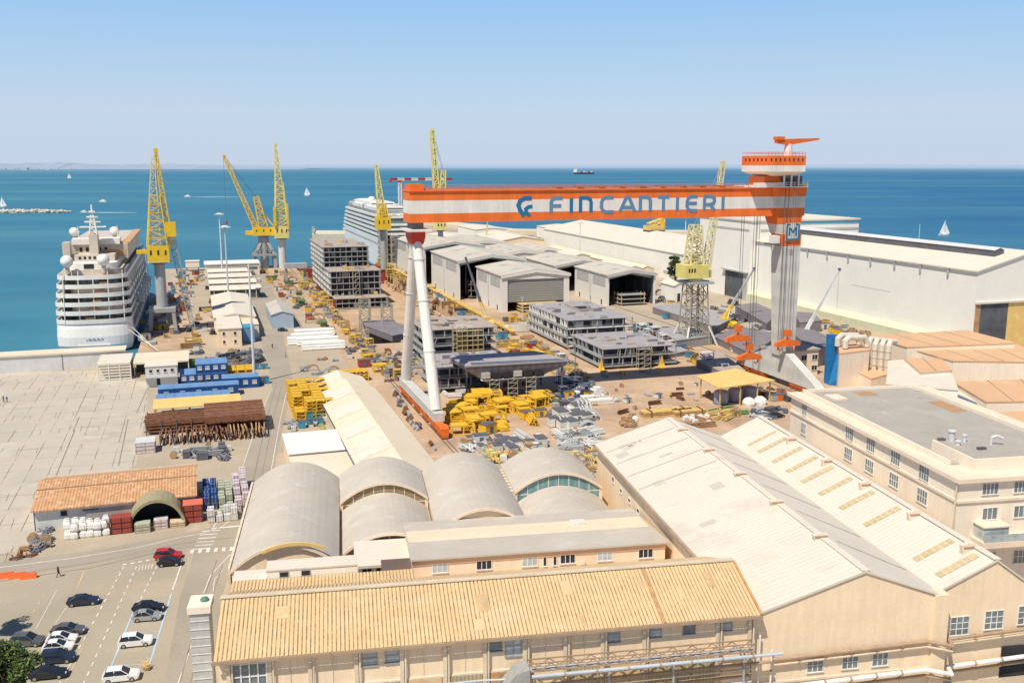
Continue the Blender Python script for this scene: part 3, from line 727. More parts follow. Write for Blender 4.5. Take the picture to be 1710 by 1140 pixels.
for v in (162,157.5,151.5,146,140.5,134.5,128,121,108.5,103.5):   # skylight strips
    wide = .42 if v in (162,) else .62
    sk = MB(); zz = lambda u: 12.62+(u-71.5)*(16.33-12.6)/8.1+.05
    sk.quad((73.3,v-wide,zz(73.3)),(78.6,v-wide,zz(78.6)),(78.6,v+wide,zz(78.6)),(73.3,v+wide,zz(73.3))); k = sk.build('skylight', 'skylight', r2)
    m = MB()
    for i in range(1, 6):
        u = 73.3+5.3*i/6; m.box(u-.06,u+.06,v-wide,v+wide,zz(u)-.03,zz(u)+.06)
    m.build('glazing_bar', 'ivory_trim', k)
for v in (162,149,136,123,110):
    m = MB(); m.prism([(59.6,16.6),(61.2,16.6),(61.5,17.35),(60.4,17.55),(59.3,17.35)], 'y', v-.3, v+.3); k = m.build('roof_vent', 'ivory_trim', r1)
    MB().box(59.5,61.3,v-.36,v-.31,17.0,17.25).build('vent_opening', 'pipe_brown', k)
for v in (155,142,130,117,105):
    m = MB(); m.prism([(77.6,15.4),(79.2,16),(79.4,16.75),(78.4,16.95),(77.3,16.7)], 'y', v-.3, v+.3); k = m.build('roof_vent', 'ivory_trim', r2)
    MB().box(77.6,79.1,v-.36,v-.31,16.25,16.5).build('vent_opening', 'pipe_brown', k)
for v in (165,158,151,144.5):      # dark expansion joints on the left slope
    m = MB(); m.quad((46.6,v-.07,12.48),(60.0,v-.07,16.74),(60.0,v+.07,16.74),(46.6,v+.07,12.48)); m.build('roof_joint', 'pipe_brown', r1)
rr_ = random.Random(15)
for q in range(16):     # patched sheets on the sunny slope of the first roof
    u_ = rr_.uniform(47.5,57); v_ = rr_.uniform(102,168); w_ = rr_.uniform(1.2,2.6); l_ = rr_.uniform(.9,2.8); z_ = lambda u: 12.35+(u-46.3)*4.6/14.5+.03
    m = MB(); m.quad((u_,v_,z_(u_)),(u_+w_,v_,z_(u_+w_)),(u_+w_,v_+l_,z_(u_+w_)),(u_,v_+l_,z_(u_))); m.build('repair_sheet', rr_.choice(['hall_roof','shed_roof']), r1)
for i in range(6):
    v = 168-i*11.5
    m = MB(); m.quad((63,v,16.15),(71,v-3.6,13.07),(71,v-4.0,13.07),(63,v-.4,16.15)); m.build('roof_lap', 'shed_roof', r1)
m = MB(); m.box(45.9,46.35,100,171,11.85,12.2); m.build('gutter', 'pipe_brown', b)
for u, z in ((55,5.1),(59.6,5.1),(63.6,5.1)): window(b, 'f', u, z, 2.0, 1.7, 99.5, 3, 2, glass='glass')
for u, z in ((75.2,7.7),(80,8.1),(84.7,8.4)): window(b, 'f', u, z, 2.5, 2.4, 101, 3, 3, glass='glass', frame='frame_white')
m = MB(); m.box(46.8,70.3,99.38,99.5,3.2,3.5); m.build('string_course', 'ivory_trim', b)
MB().box(81.5,90,100.9,101.0,0,4.3).build('garage_opening', 'dark', b)
window(b, 'l', 160, 9, 1, 1, 46.8, 1, 1, glass='dark')
for v in (155,150,145): window(b, 'l', v, 8.6, 1, .7, 46.8, 1, 1, glass='dark')
for z, r, mat, d, nm in ((7.1,.24,'pipe_brown',.5,'brown pipe, topmost of the pipes across the big hall front'),(6.4,.16,'pipe_tan',.45,'tan pipe just below the topmost brown pipe on the big hall front'),(3.5,.28,'tarp_white',.8,'thick white pipe running low across the big hall front'),(2.6,.2,'pipe_brown',.5,'brown pipe below the thick white pipe on the big hall front')):
    pipe(nm, [(49.2,99.5-d,z-.5),(69.5,99.5-d,z),(71.2,98.9-d,z-.2),(72.6,98.9-d,z-.6),(73.4,101-d-.2,z-.7),(92,101-d-.2,z)], r, mat)
for u in (47.4,49.0):
    pipe('white downpipe at the corner of the big hall, %s of a pair' % ('left' if u < 48 else 'right'), [(u,98.9,0),(u,98.9,10 if u < 48 else 8)], .12, 'tarp_white')
# --- ivory office block
b = thing('office_block', 'three-storey ivory office block with grey flat roof and rows of windows', 'building', 'B', 91, 125)
MB().box(91,122,125,181,0,18.0).build('wall', 'ivory_wall', b)
m = MB(); m.box(90.3,122.5,124.3,181.6,17.6,18.25); m.build('cornice', 'ivory_trim', b)
m = MB(); m.box(90.75,91,124.75,181.2,14.3,14.7); m.box(91,122,124.75,125,14.3,14.7); m.build('string_course', 'ivory_trim', b)
rf = MB().box(93.4,117.6,131,180,18.27,18.55).build('roof', 'flat_roof_grey', b)
m = MB(); m.box(93.0,93.4,131,180.4,18.27,19.1); m.box(117.6,118,131,180.4,18.27,19.1); m.box(93.0,118,180.0,180.4,18.26,19.05); m.build('parapet', 'ivory_wall', b)
m = MB(); m.box(95,118.5,127.6,138.5,18.26,20.2); m.build('raised_storey', 'ivory_wall', b)
MB().box(95.3,118.2,127.9,138.2,20.2,20.32).build('roof', 'flat_roof_grey', b)
m = MB(); m.box(95.6,98.6,172,176,18.56,18.9); m.build('roof_hatch', 'ivory_trim', rf)
m = MB(); m.box(103,107,175,178,18.56,18.62); m.build('roof_grating', 'rust_light', rf)
m = MB(); m.box(113.6,116.6,160,168,18.56,18.62); m.build('roof_grating', 'rust_light', rf)
m = MB()
for u, v, r, h in ((97.5,137,.5,1.6),(99.1,136,.3,1.1),(97.0,134.6,.35,.6)): m.tube((u,v,20.3),(u,v,20.3+h),r,n=10); m.tube((u,v,20.3+h),(u,v,20.5+h),r*1.4,n=10)
m.build('roof_fan', 'steel_light', rf)
m = MB(); m.path([(102.5,134,20.3),(102.5,134,21.5),(103.2,133.6,21.9),(104,133.2,21.5)],.22,8); m.build('vent_pipe', 'steel_light', rf)
m = MB(); m.box(95.5,96.6,137.2,138,20.33,20.7); m.box(98.5,99.9,131.5,132.1,20.33,20.7); m.build('roof_box', 'steel_dark', rf)
for v in (175,157.3,150,142.2,134): 
    window(b, 'l', v, 16.1, 2.6 if v != 175 else 1.9, 2.2, 91, 4, 2, glass='glass')
    window(b, 'l', v, 12.2, 2.6 if v != 175 else 1.9, 2.2, 91, 4, 2, glass='glass')
for u in (96.2,101.6,107,112): 
    window(b, 'f', u, 16.3, 2.6, 1.7, 125, 4, 1, glass='glass'); window(b, 'f', u+.3, 12.3, 2.4, 1.8, 125, 3, 1, glass='glass')
    window(b, 'f', u+.9, 4.9, 2.2, 2, 125, 3, 2, glass='glass')
m = MB(); m.box(93.5,106,121.8,125,8.0,8.9); bal = m.build('balcony', 'ivory_trim', b)
MB().box(93.6,106,121.85,121.95,8.9,10.1).build('balcony_glass', 'glass_light', bal)
m = MB(); m.box(94,98.2,122.6,124.9,8.9,11.0); m.build('glass_lobby', 'glass_light', bal); MB().box(93.8,98.4,122.4,125,11.0,11.2).build('lobby_roof', 'ivory_trim', bal)
m = MB(); m.path([(90.6,125.2,0),(90.6,125.2,17.5)],.12); m.build('downpipe', 'pipe_tan', b)
# hose of cables along the valley beside the office block
pipe('dark cable run lying along the gutter between the big hall and the ivory office block', [(90.0,171,9.7),(89.7,150,9.6),(89.9,130,9.6),(89.6,104,9.6)], .18, 'pipe_brown', name='cable_run')
# narrow yard canopy left of hall eave
m = MB(); m.box(46.5,46.7,104,170,5,5.2) 
# ================================================================== GANTRY CRANE (grid A)
g = thing('gantry_crane', 'giant orange and white striped gantry crane spanning the yard with blue lettering', 'gantry crane', 'A', 53, 246)
V0, V1 = 242.0, 250.0; ZB, ZT = 50.2, 58.1; U0, U1 = 51.2, 168.5
def band(z0, z1, mat, nm='girder_band'):
    m = MB(); m.box(U0, U1, V0, V1, z0, z1); return m.build(nm, mat, g)
band(ZB, 52.5, 'gantry_orange'); gw = band(52.503, 55.8, 'gantry_white'); gt = band(55.803, ZT, 'gantry_orange')
m = MB(); m.box(U0-.15, U1, V0-.35, V1+.35, ZT, ZT+.3); m.build('girder_flange', 'gantry_orange', gt)
m = MB()
for v in (V0-.3, V1+.3):
    for z in (.75, 1.3): m.box(U0, U1-14, v-.04, v+.04, ZT+z, ZT+z+.07)
    for k in range(60): u = U0+k*1.75; m.box(u, u+.08, v-.04, v+.04, ZT+.3, ZT+1.35)
m.build('railing', 'bogie_orange', gt)
m = MB(); rnd = random.Random(2)
m.box(U0+1, U1-14, 244.4, 244.6, ZT+.3, ZT+.65); m.box(U0+1, U1-14, 248.4, 248.6, ZT+.3, ZT+.65); m.build('trolley_rail', 'pipe_brown', gt)
m = MB(); m.box(U0+.3, U0+4, 243, 249, ZT+.3, ZT+1.8); m.build('end_housing', 'gantry_orange', gt)
m = MB()
for k in range(9): u = 92+k*6.2; m.box(u, u+1.6, 244, 248, ZT+.3, ZT+.85)
m.build('cable_tray', 'rust_steel', gt)
# lettering: strokes standing proud of the girder face
def strokes(par, name, lines, w, mat, u0, z0, su, sz, v=V0, th=.07, label=None):
    m = MB(); k = 0
    for ln in lines:
        P = [(u0+x*su, z0+y*sz) for x, y in ln]
        for i, (a, b) in enumerate(zip(P, P[1:])):
            d = Vector((b[0]-a[0], b[1]-a[1])); 
            if d.length < 1e-4: continue
            n = Vector((-d.y, d.x)).normalized()*w/2; e_ = d.normalized()*w*.28
            if i > 0: a = (a[0]-e_.x, a[1]-e_.y)
            if i < len(P)-2: b = (b[0]+e_.x, b[1]+e_.y)
            o_ = .0025*((k) % 7); k += 1
            c4 = [(a[0]-n.x,a[1]-n.y),(b[0]-n.x,b[1]-n.y),(b[0]+n.x,b[1]+n.y),(a[0]+n.x,a[1]+n.y)]
            m.loft([[(x, v-th-o_, z) for x, z in c4], [(x, v+.02, z) for x, z in c4]])
    o = m.build(name, mat, par)
    if label: o['label'] = label
    return o
GL = {
 'F': [[(0,0),(0,.72),(.1,.92),(.3,1),(.85,1)],[(0,.48),(.75,.48)]],
 'I': [[(.5,0),(.5,1)]],
 'N': [[(0,0),(0,1),(.55,1),(.8,.9),(.88,.7),(.88,0)]],
 'C': [[(.85,1),(.3,1),(.08,.88),(0,.65),(0,.35),(.08,.12),(.3,0),(.85,0)]],
 'A': [[(0,0),(.38,1),(.55,1),(.93,0)],[(.16,.3),(.78,.3)]],
 'T': [[(-.05,1),(.9,1)],[(.42,1),(.42,0)]],
 'E': [[(.85,1),(.3,1),(.08,.88),(0,.65),(0,.35),(.08,.12),(.3,0),(.85,0)],[(0,.52),(.8,.52)]],
 'R': [[(0,0),(0,1),(.6,1),(.84,.88),(.86,.66),(.78,.5),(.55,.42),(0,.42)],[(.5,.42),(.88,0)]]}
def girder_u(px):   # the measured spacing of the letters along the girder
    a = (px-855)/FPX; b = (570-345)/FPX; d = (a, math.cos(PITCH)+b*math.sin(PITCH)); t = R(18); k = 242/(-d[0]*math.sin(t)+d[1]*math.cos(t))
    return (d[0]*math.cos(t)+d[1]*math.sin(t))*k
LET = [('F',918,941),('I',951,957),('N',967,988),('C',1002,1026),('A',1033,1060),('N',1067,1087),('T',1097,1118),('I',1128,1134),('E',1145,1166),('R',1174,1194),('I',1204,1210)]
for i, (ch, a, b_) in enumerate(LET):
    ua, ub = girder_u(a), girder_u(b_)
    strokes(g, 'letter', GL[ch], .95, 'sign_blue_grey' if i not in (1,2) else 'sign_blue', ua+.4 if ch != 'I' else (ua+ub)/2-.5, 52.15, (ub-ua-.6)/.88 if ch != 'I' else 1.0, 3.9)
# emblem: two nested blade shapes
EM = [([(.95,1.0),(.45,1.0),(.12,.86),(0,.62),(.12,.34),(.42,0)], 1.15), ([(1.0,.55),(.72,.52),(.52,.40),(.55,.22),(.82,.02)], .95), ([(.95,.84),(.62,.80),(.42,.62),(.42,.42),(.62,.1)], .0)]
for ln, w in EM[:2]: strokes(g, 'emblem', [ln], w, 'sign_blue', 80.4, 51.4, 3.9, 4.7)
# rigid leg: tapering box column, two face directions
def taper(secs, nm, mat, par):
    m = MB(); m.loft([[(a,c,z),(b_,c,z),(b_,d,z),(a,d,z)] for a, b_, c, d, z in secs]); return m.build(nm, mat, par)
def leg_sec(z):
    t = (z-10)/(50-10); return (162.0-1.8*t, 167.0-.2*t, 241.0-.6*t, 245.6+.8*t, z)
taper([leg_sec(9), leg_sec(41.5)], 'leg', 'gantry_grey', g)
ub = [(41.5,45.0,'gantry_orange'),(45.0,47.8,'gantry_grey'),(47.8,50.4,'gantry_orange'),(50.4,52.5,'gantry_orange'),(52.5,55.8,'gantry_grey'),(55.8,58.4,'gantry_orange')]
for z0, z1, mm in ub:
    a = leg_sec(z0); c = leg_sec(z1)
    if z0 >= 45: f_ = lambda z_: (160.2-3.2*(z_-45)/13.4, 166.8+1.9*(z_-45)/13.4, 241.5-.0*(z_-45), 246.4+4.2*(z_-45)/13.4, z_); a = f_(z0); c = f_(z1)
    taper([a, (c[0],c[1],c[2],c[3],z1-.004)], 'leg_band', mm, g)
# lower portal, spreading along the rails
m = MB(); m.prism([(218,4),(224,4),(236,12),(243,12),(258,4),(266,4),(266,1.8),(218,1.8)], 'x', 157.4, 164) 
m.v = [(x, y, z) for x, y, z in m.v]
lo = MB(); lo.loft([[(162.6,v,z) for v, z in ((222,2),(266,2),(264,4.2),(247,10.4),(240,10.4),(225.5,4.0))],[(165.4,v,z) for v, z in ((222,2),(266,2),(264,4.2),(247,10.4),(240,10.4),(225.5,4.0))]]); lo.build('portal_beam', 'gantry_grey', g)
def bogie(u, v, n=4):
    m = MB()
    m.box(u-1.0, u+1.0, v-3.6, v+3.6, 1.2, 2.6)
    for k in range(n):
        vv = v-3+k*2; m.box(u-.8, u+.8, vv-.75, vv+.75, .35, 1.25)
    q = m.build('bogie', 'bogie_orange', g)
    for k in range(n):
        vv = v-3+k*2; w = MB(); w.tube((u-.9,vv,.45),(u+.9,vv,.45),.42,n=10); w.build('wheel', 'rail_steel', q)
for v in (225.5, 233, 254, 262.5): bogie(163.8, v)
# logo plate on the rigid leg
q = MB().box(161.3,165.9,240.1,240.3,43.2,48.2).build('logo_plate', 'gantry_grey', g)
strokes(q, 'logo_frame', [[(0,1),(0,0),(1,0),(1,1)],[(.28,1),(0,1)],[(.72,1),(1,1)]], .5, 'sign_blue', 161.6, 43.5, 4.0, 4.3, v=240.1)
strokes(q, 'logo_letter', [[(0,0),(0,1),(.5,.45),(1,1),(1,0)]], .5, 'sign_blue', 162.5, 44.6, 2.2, 2.3, v=240.1)
strokes(g, 'number_mark', [[(0,0),(1,0),(1,1),(0,1),(0,0)],[(0,.5),(1,.5)]], .2, 'steel_grey', 163.2, 39.2, .8, 1.3, v=240.5)
# maintenance cabin hanging at the inner side of the leg, lift rails down the leg
m = MB(); m.box(158.0,160.0,241,243.6,42.4,44.6); m.build('service_cabin', 'gantry_white', g)
m = MB(); m.box(156.8,160.2,240.4,244.2,42.0,42.4); m.build('cabin_floor', 'steel_dark', g)
m = MB()
for u, v in ((160.4,240.0),(161.6,239.9)): m.box(u-.07,u+.07,v-.07,v+.07,11,59)
m.build('lift_guide', 'steel_dark', g)
# machinery house on top
m = MB(); m.loft([[(a,c,z),(b_,c,z),(b_,d,z),(a,d,z)] for a,b_,c,d,z in ((155.4,162,239.5,248,61.6),(151.8,164,236.2,250,62.9))]); hs = m.build('house_base', 'ivory_wall', g)
MB().box(151.8,164,236.2,250,62.9,64.6).build('house_band', 'gantry_white', g)
hh = MB().box(151.8,164,236.2,250,64.604,67.3).build('machinery_house', 'gantry_orange', g)
for k in range(8): u = 152.6+k*1.45; MB().box(u,u+.4,236.13,236.2,65.8,66.6).build('window', 'dark', hh)
for k in range(6): v = 237+k*2.1; MB().box(151.73,151.8,v,v+.6,65.8,66.6).build('window', 'dark', hh)
m = MB()
for (a, b_, c, d) in ((151.8,164,236.2,236.26),(151.8,164,249.94,250),(151.8,151.86,236.2,250),(163.94,164,236.2,250)):
    m.box(a,b_,c,d,67.8,67.9); m.box(a,b_,c,d,68.2,68.3)
for k in range(12): m.box(151.8+k*1.1,151.88+k*1.1,236.2,236.3,67.3,68.3)
m.build('roof_railing', 'bogie_orange', hh)
MB().box(153.5,159,240.5,248.5,58.9,61.5).build('winch_house', 'gantry_orange', g)
m = MB(); m.box(149.5,159.2,239.4,250,58.45,58.9); m.box(149.5,159.2,239.4,239.6,58.9,59.8); m.build('platform', 'gantry_white', g)
m = MB(); m.box(159.3,166.5,241,249,58.5,61.6); m.build('trolley_frame', 'steel_dark', g)
m = MB()
for u in (158.8,161.2,163.6): m.box(u-.2,u+.2,238.4,238.8,58.4,62.9)
m.box(156.4,166.6,238.2,241,58.42,58.7); m.box(156.4,166.6,238.1,238.2,59.2,59.3); m.box(156.4,166.6,238.1,238.2,59.8,59.9)
for k in range(8): m.box(156.4+k*1.4,156.5+k*1.4,238.1,238.2,58.5,59.9)
m.build('balcony_frame', 'frame_white', g)
m = MB(); m.box(158.6,164,238.9,240.9,61.0,61.6); m.build('dark_hoist', 'steel_dark', g)
# service jib crane on the roof
m = MB(); m.tube((160.6,240,67.3),(160.6,240,70.6),1.3,1.0,10); ped = m.build('jib_pedestal', 'gantry_white', g)
m = MB(); m.loft([[(156.4,239.3,70.8),(156.4,240.7,70.8),(156.4,240.7,71.8),(156.4,239.3,71.8)],[(160.4,239.1,70.3),(160.4,240.9,70.3),(160.4,240.9,72.0),(160.4,239.1,72.0)],[(170.6,239.7,71.8),(170.6,240.3,71.8),(170.6,240.3,72.3),(170.6,239.7,72.3)]]); m.box(156.2,158.6,238.9,241.1,71.7,72.6); m.build('jib', 'bogie_orange', ped)
# yellow cabin at the girder end
MB().box(165.6,168.3,240.6,243,58.45,59.4).build('end_light_box', 'yellow_roof', g)
# hinged leg: two white tubes meeting under the girder
apex = (53.4,245.6,47.2)
for v in (226.5, 263.0):
    m = MB(); m.tube((53.6,v,4.6),(53.4, 245.6+(v-245.6)*.045, 46.6),1.45,1.3,14); lg = m.build('leg', 'gantry_white', g, smooth=False)
    for t in (.33,.62,.86):
        c = Vector((53.6,v,4.6)).lerp(Vector((53.4, 245.6+(v-245.6)*.045, 46.6)), t); m = MB(); m.tube(c, c+Vector((0,0,.35)),1.56,n=14); m.build('leg_ring', 'steel_light', lg)
m = MB(); m.loft([[(53.4+a,245.6+b_,z) for a, b_ in ((-s,-w),(s,-w),(s,w),(-s,w))] for z, s, w in ((44.6,1.5,2.4),(46.5,1.9,3.4),(48.0,1.7,4.2))]); m.build('leg_cap', 'red_paint', g)
m = MB(); m.box(50.4,56.6,240.4,251,48.0,48.5); m.build('cap_platform', 'frame_white', g)
m = MB(); m.box(52,55,243,249,48.5,50.2); m.build('hinge', 'steel_dark', g)
m = MB(); m.box(52.3,55,223,266,2.6,4.7); m.build('sill_beam', 'gantry_grey', g)
for v in (219.8, 226.5, 236, 246, 256, 263.2): 
    bogie(53.4, v, 3)
m = MB(); m.box(52.5,54.7,217.6,220.4,.9,2.7); m.build('buffer_block', 'bogie_orange', g)
# hoist ropes and lifting beams
for k, (u, v, zb, zt) in enumerate(((150.2,246,16,50.2),(151.0,246,16,50.2),(154.4,246,11,50.2),(155.2,246,11,50.2),(157.4,249,12,50.2),(158.2,249,12,50.2),(162.3,238.6,16,61),(163.1,238.6,16,61))):
    m = MB(); m.tube((u,v,zb),(u,v,zt),.075,n=5); m.build('hoist_rope', 'steel_dark', g)
for (u, v, z, nm) in ((150.6,246,15.4,'hanging farthest left'),(154.8,246,9.6,'hanging low in the middle'),(162.7,238.6,14.6,'hanging in front of the rigid leg')):
    t = thing('lifting_beam', 'orange crane hook with spreader beam %s of the gantry' % nm, 'crane hook', 'A', u, v)
    m = MB(); m.prism([(u-4.2,z-2.2),(u-3.8,z-1.0),(u-.8,z-.1),(u+.8,z-.1),(u+3.8,z-1.0),(u+4.2,z-2.2)], 'y', v-.6, v+.6); m.build('beam', 'bogie_orange', t)
    m = MB(); m.box(u-.9,u+.9,v-.7,v+.7,z+.6,z+2.6); m.tube((u,v,z),(u,v,z+.7),.25); m.build('hook_block', 'bogie_orange', t)
    m = MB(); m.path([(u-3.0,v,z-2),(u-3.0,v,z-3.0),(u-2.4,v,z-3.6),(u-1.8,v,z-3.1)],.2); m.build('hook', 'bogie_orange', t)
    m = MB(); m.path([(u+3.0,v,z-2),(u+3.0,v,z-3.0),(u+2.4,v,z-3.6),(u+1.8,v,z-3.1)],.2); m.build('hook', 'bogie_orange', t)

# ================================================================== DOCK CRANES
def portal(t, u, v, w, h, top, mat, legw=1.3, brace=True):
    """four-legged portal"""
    for du in (-1,1):
        for dv in (-1,1):
            MB().loft([[(u+du*w/2+a*legw/2, v+dv*w/2+b_*legw/2, 0) for a, b_ in ((-1,-1),(1,-1),(1,1),(-1,1))],[(u+du*top/2+a*legw/2, v+dv*top/2+b_*legw/2, h) for a, b_ in ((-1,-1),(1,-1),(1,1),(-1,1))]]).build('leg', mat, t)
            m = MB(); m.box(u+du*w/2-1,u+du*w/2+1,v+dv*w/2-1.8,v+dv*w/2+1.8,.3,1.4); m.build('bogie', 'steel_dark', t)
    m = MB(); m.box(u-top/2-legw/2-.2,u+top/2+legw/2+.2,v-top/2-legw/2-.2,v+top/2+legw/2+.2,h,h+1.6); m.build('portal_deck', mat, t)
def jib_crane(label, u, v, ph, pw, ptop, pmat, colr, colh, colmat, house, hmat, aft, boom, bmat, bw=(2.6,.9), n=16, br=.22, ropes=True, hang=None):
    t = thing('dock_crane', label, 'dock crane', 'A', u, v)
    if ph: portal(t, u, v, pw, ph, ptop, pmat)
    z = ph+(1.6 if ph else 0)
    if colh: m = MB(); m.tube((u,v,z),(u,v,z+colh),colr*1.05,colr,14); m.build('column', colmat, t); z += colh
    m = MB(); m.tube((u,v,z),(u,v,z+.8),colr*1.5,n=14); m.build('slew_ring', 'steel_dark', t); z += .8
    hw, hd, hz = house
    m = MB(); m.box(u-hw/2,u+hw/2,v-hd/2,v+hd/2,z,z+hz); hs = m.build('machine_house', hmat, t)
    for k in range(3): x = u-hw/2+hw*(k+.5)/3; MB().box(x-.35,x+.35,v-hd/2-.06,v-hd/2,z+hz*.45,z+hz*.75).build('window', 'dark', hs)
    m = MB(); m.box(u-hw/2-.4,u+hw/2+.4,v-hd/2-.5,v+hd/2+.5,z-.15,z); m.box(u-hw/2-.4,u+hw/2+.4,v-hd/2-.5,v-hd/2-.42,z+.9,z+1); m.build('walkway', 'steel_grey', t)
    z += hz
    A_ = (u+aft[0], v+aft[1], z+aft[2])
    m = MB()
    if aft[3]: m.lattice((u,v,z), A_, aft[3], aft[3]*.55, 6, br)
    m.build('mast', hmat, t)
    B0 = (u+boom[0][0], v+boom[0][1], z+boom[0][2]-hz*.5); B1 = (u+boom[1][0], v+boom[1][1], z+boom[1][2])
    m = MB(); m.lattice(B0, B1, bw[0], bw[1], n, br); bo = m.build('boom', bmat, t)
    m = MB(); d = (Vector(B1)-Vector(B0)).normalized(); m.box(B1[0]-.8,B1[0]+.8,B1[1]-.5,B1[1]+.5,B1[2]-.4,B1[2]+.9); m.build('boom_head', bmat, bo)
    if ropes:
        for s in (-.35,.35):
            m = MB(); m.tube((A_[0]+s,A_[1],A_[2]),(B1[0]+s,B1[1],B1[2]),.09,n=4); m.build('rope', 'steel_dark', t)
    if hang:
        m = MB(); m.tube((B1[0]-.4,B1[1],B1[2]),(B1[0]-.4,B1[1],hang),.1,n=4); m.build('rope', 'steel_dark', t)
        m = MB(); m.box(B1[0]-1,B1[0]+.3,B1[1]-.5,B1[1]+.5,hang-2.2,hang); m.build('hook_block', 'red_paint', t)
    return t, z, A_, B1
# crane beside the moored ship
t, z, A_, B1 = jib_crane('tall yellow lattice crane on a grey column beside the moored white cruise ship', -15.5, 396, 8.4, 9.5, 8.2, 'primer_grey', 2.0, 17.0, 'steel_grey', (8,7.5,6.2), 'crane_yellow', (0,0,19,6.8), ((4.6,0,2),(1.4,-1,36)), 'crane_yellow', (2.2,.9), 14, .26)
m = MB(); m.lattice((-15.5-1.5,396,z), (-15.5+.2,395.5,z+34), 5.2, 1.0, 14, .17); m.build('backstay_mast', 'crane_cream', t)
m = MB(); m.box(-12.4,-8.6,393,399,z+3.5,z+9); m.build('counterweight', 'crane_yellow', t)
m = MB(); m.lattice((-10.5,396,z+3.5),(-4.5,398,0.2),2.4,1.6,14,.2); m.build('stair_tower', 'steel_grey', t)
m = MB(); m.box(-23.5,-19.3,395,397,z-3.0,z-1.6); m.build('side_arm', 'crane_yellow', t)
# luffing crane at the quay end, boom to the upper left
t, z, A_, B1 = jib_crane('yellow luffing crane on grey bent legs, boom raised to the left', 38.5, 628, 0, 0, 0, 'primer_grey', 2.6, 20.0, 'steel_grey', (13,8,5.0), 'crane_yellow', (-3.5,0,19,5.2), ((-4,0,1),(-21.5,0,44)), 'crane_yellow', (3.0,1.4), 18, .34, hang=30)
for du in (-1,1):
    for dv in (-1,1):
        m = MB(); m.loft([[(38.5+du*x+a, 628+dv*x*.7+b_, zz) for a, b_ in ((-1,-1),(1,-1),(1,1),(-1,1))] for x, zz in ((6.2,0),(6.0,9),(2.4,16),(1.8,21))]); m.build('leg', 'primer_grey', t)
m = MB(); m.box(31,46,622,624,8,9.3); m.box(31,46,632,634,8,9.3)
for k in range(4): m.bar((32.5+k*3,623,9.3),(34+k*3,623,14),.3); m.bar((34+k*3,623,14),(35.5+k*3,623,9.3),.3)
m.build('portal_brace', 'primer_grey', t)
m = MB(); m.bar((38.5-4.5,628,z+16),(38.5+6,628,z+1),.8); m.build('backstay', 'crane_yellow', t)
m = MB(); m.box(27.5,32,626,630,z-4.6,z-2.2); m.build('counterweight', 'crane_yellow', t)
# crane with the column, right neighbour
t, z, A_, B1 = jib_crane('pale yellow lattice crane on a white column right of the luffing crane', 49.2, 622, 0, 0, 0, 'primer_grey', 2.3, 18.5, 'steel_light', (8.5,8,7.5), 'crane_pale', (0,0,27,7.8), ((0,0,3),(-1.2,0,50)), 'crane_pale', (7.4,1.0), 22, .34, ropes=False)
m = MB(); m.box(44.4,46,617,618,z,z+12); m.box(52.5,53.6,617,618,z-2,z+14); m.build('tie_posts', 'crane_yellow', t)
# cranes by the farther cruise ship
t, z, A_, B1 = jib_crane('yellow crane in front of the unfinished far cruise ship, boom almost upright', 107, 585, 0, 0, 0, 'primer_grey', 1.8, 25, 'steel_grey', (8.6,8,7.5), 'crane_yellow', (0,0,8,6.0), ((-.5,0,4),(-3.2,0,31)), 'crane_pale', (4.6,1.4), 12, .36, ropes=False)
t, z, A_, B1 = jib_crane('tallest pale yellow crane standing behind the left end of the gantry girder', 137, 560, 20, 8, 4.4, 'steel_grey', 1.6, 4, 'steel_grey', (6,6,5), 'crane_pale', (2,0,30,4.6), ((-1,0,0),(-4.2,0,53)), 'crane_pale', (3.4,2.0), 18, .42, ropes=True)
# lattice tower crane in the right yard
u, v = 170.5, 309
t = thing('dock_crane', 'cream yellow crane on a lattice tower in front of the long white halls', 'dock crane', 'A', u, v)
m = MB(); m.lattice((u,v,0),(u,v,22.5),8.5,6.4,5,.26); m.lattice((u,v,3),(u,v,22.5),4.5,4.5,6,.18); m.build('lattice_tower', 'scaffold_tan', t)
for du in (-1,1):
    for dv in (-1,1): m = MB(); m.bar((u+du*4.0,v+dv*4.0,7),(u+du*6.4,v+dv*6.4,0),.6); m.build('foot_strut', 'steel_light', t)
m = MB(); m.box(u-5,u+5,v-5,v+5,22.5,23.3); m.box(u-5,u+5,v-5.1,v-5,24,24.1); m.build('tower_deck', 'steel_grey', t)
m = MB(); m.tube((u,v,23.3),(u,v,24.6),2.6,n=14); m.build('slew_ring', 'crane_cream', t)
m = MB(); m.box(u-6,u+3.2,v-4,v+4,24.6,29.4); m.box(u+3.2,u+5,v-3,v+2,24.6,27.5); hs = m.build('machine_house', 'crane_pale', t)
for k in range(3): MB().box(u-5+k*1.1,u-4.4+k*1.1,v-4.06,v-4,26.8,28.2).build('window', 'dark', hs)
m = MB(); m.lattice((u-1,v,29.4),(u-.6,v,43.5),5.2,3.4,7,.32); m.box(u-2.6,u+.6,v-1.5,v+1.5,29.4,33); m.box(u-2.2,u+.2,v-1.2,v+1.2,37,39.5); m.build('mast', 'crane_cream', t)
m = MB(); m.lattice((u+4,v,27),(u+9.4,v,64.5),2.4,1.3,22,.18); m.box(u+8.6,u+10.2,v-.7,v+.7,64,66); m.build('boom', 'crane_cream', t)
for s in (-.6,.6): m = MB(); m.tube((u-.6+s,v,43.5),(u+9.4+s,v,64.5),.08,n=4); m.build('rope', 'steel_grey', t)
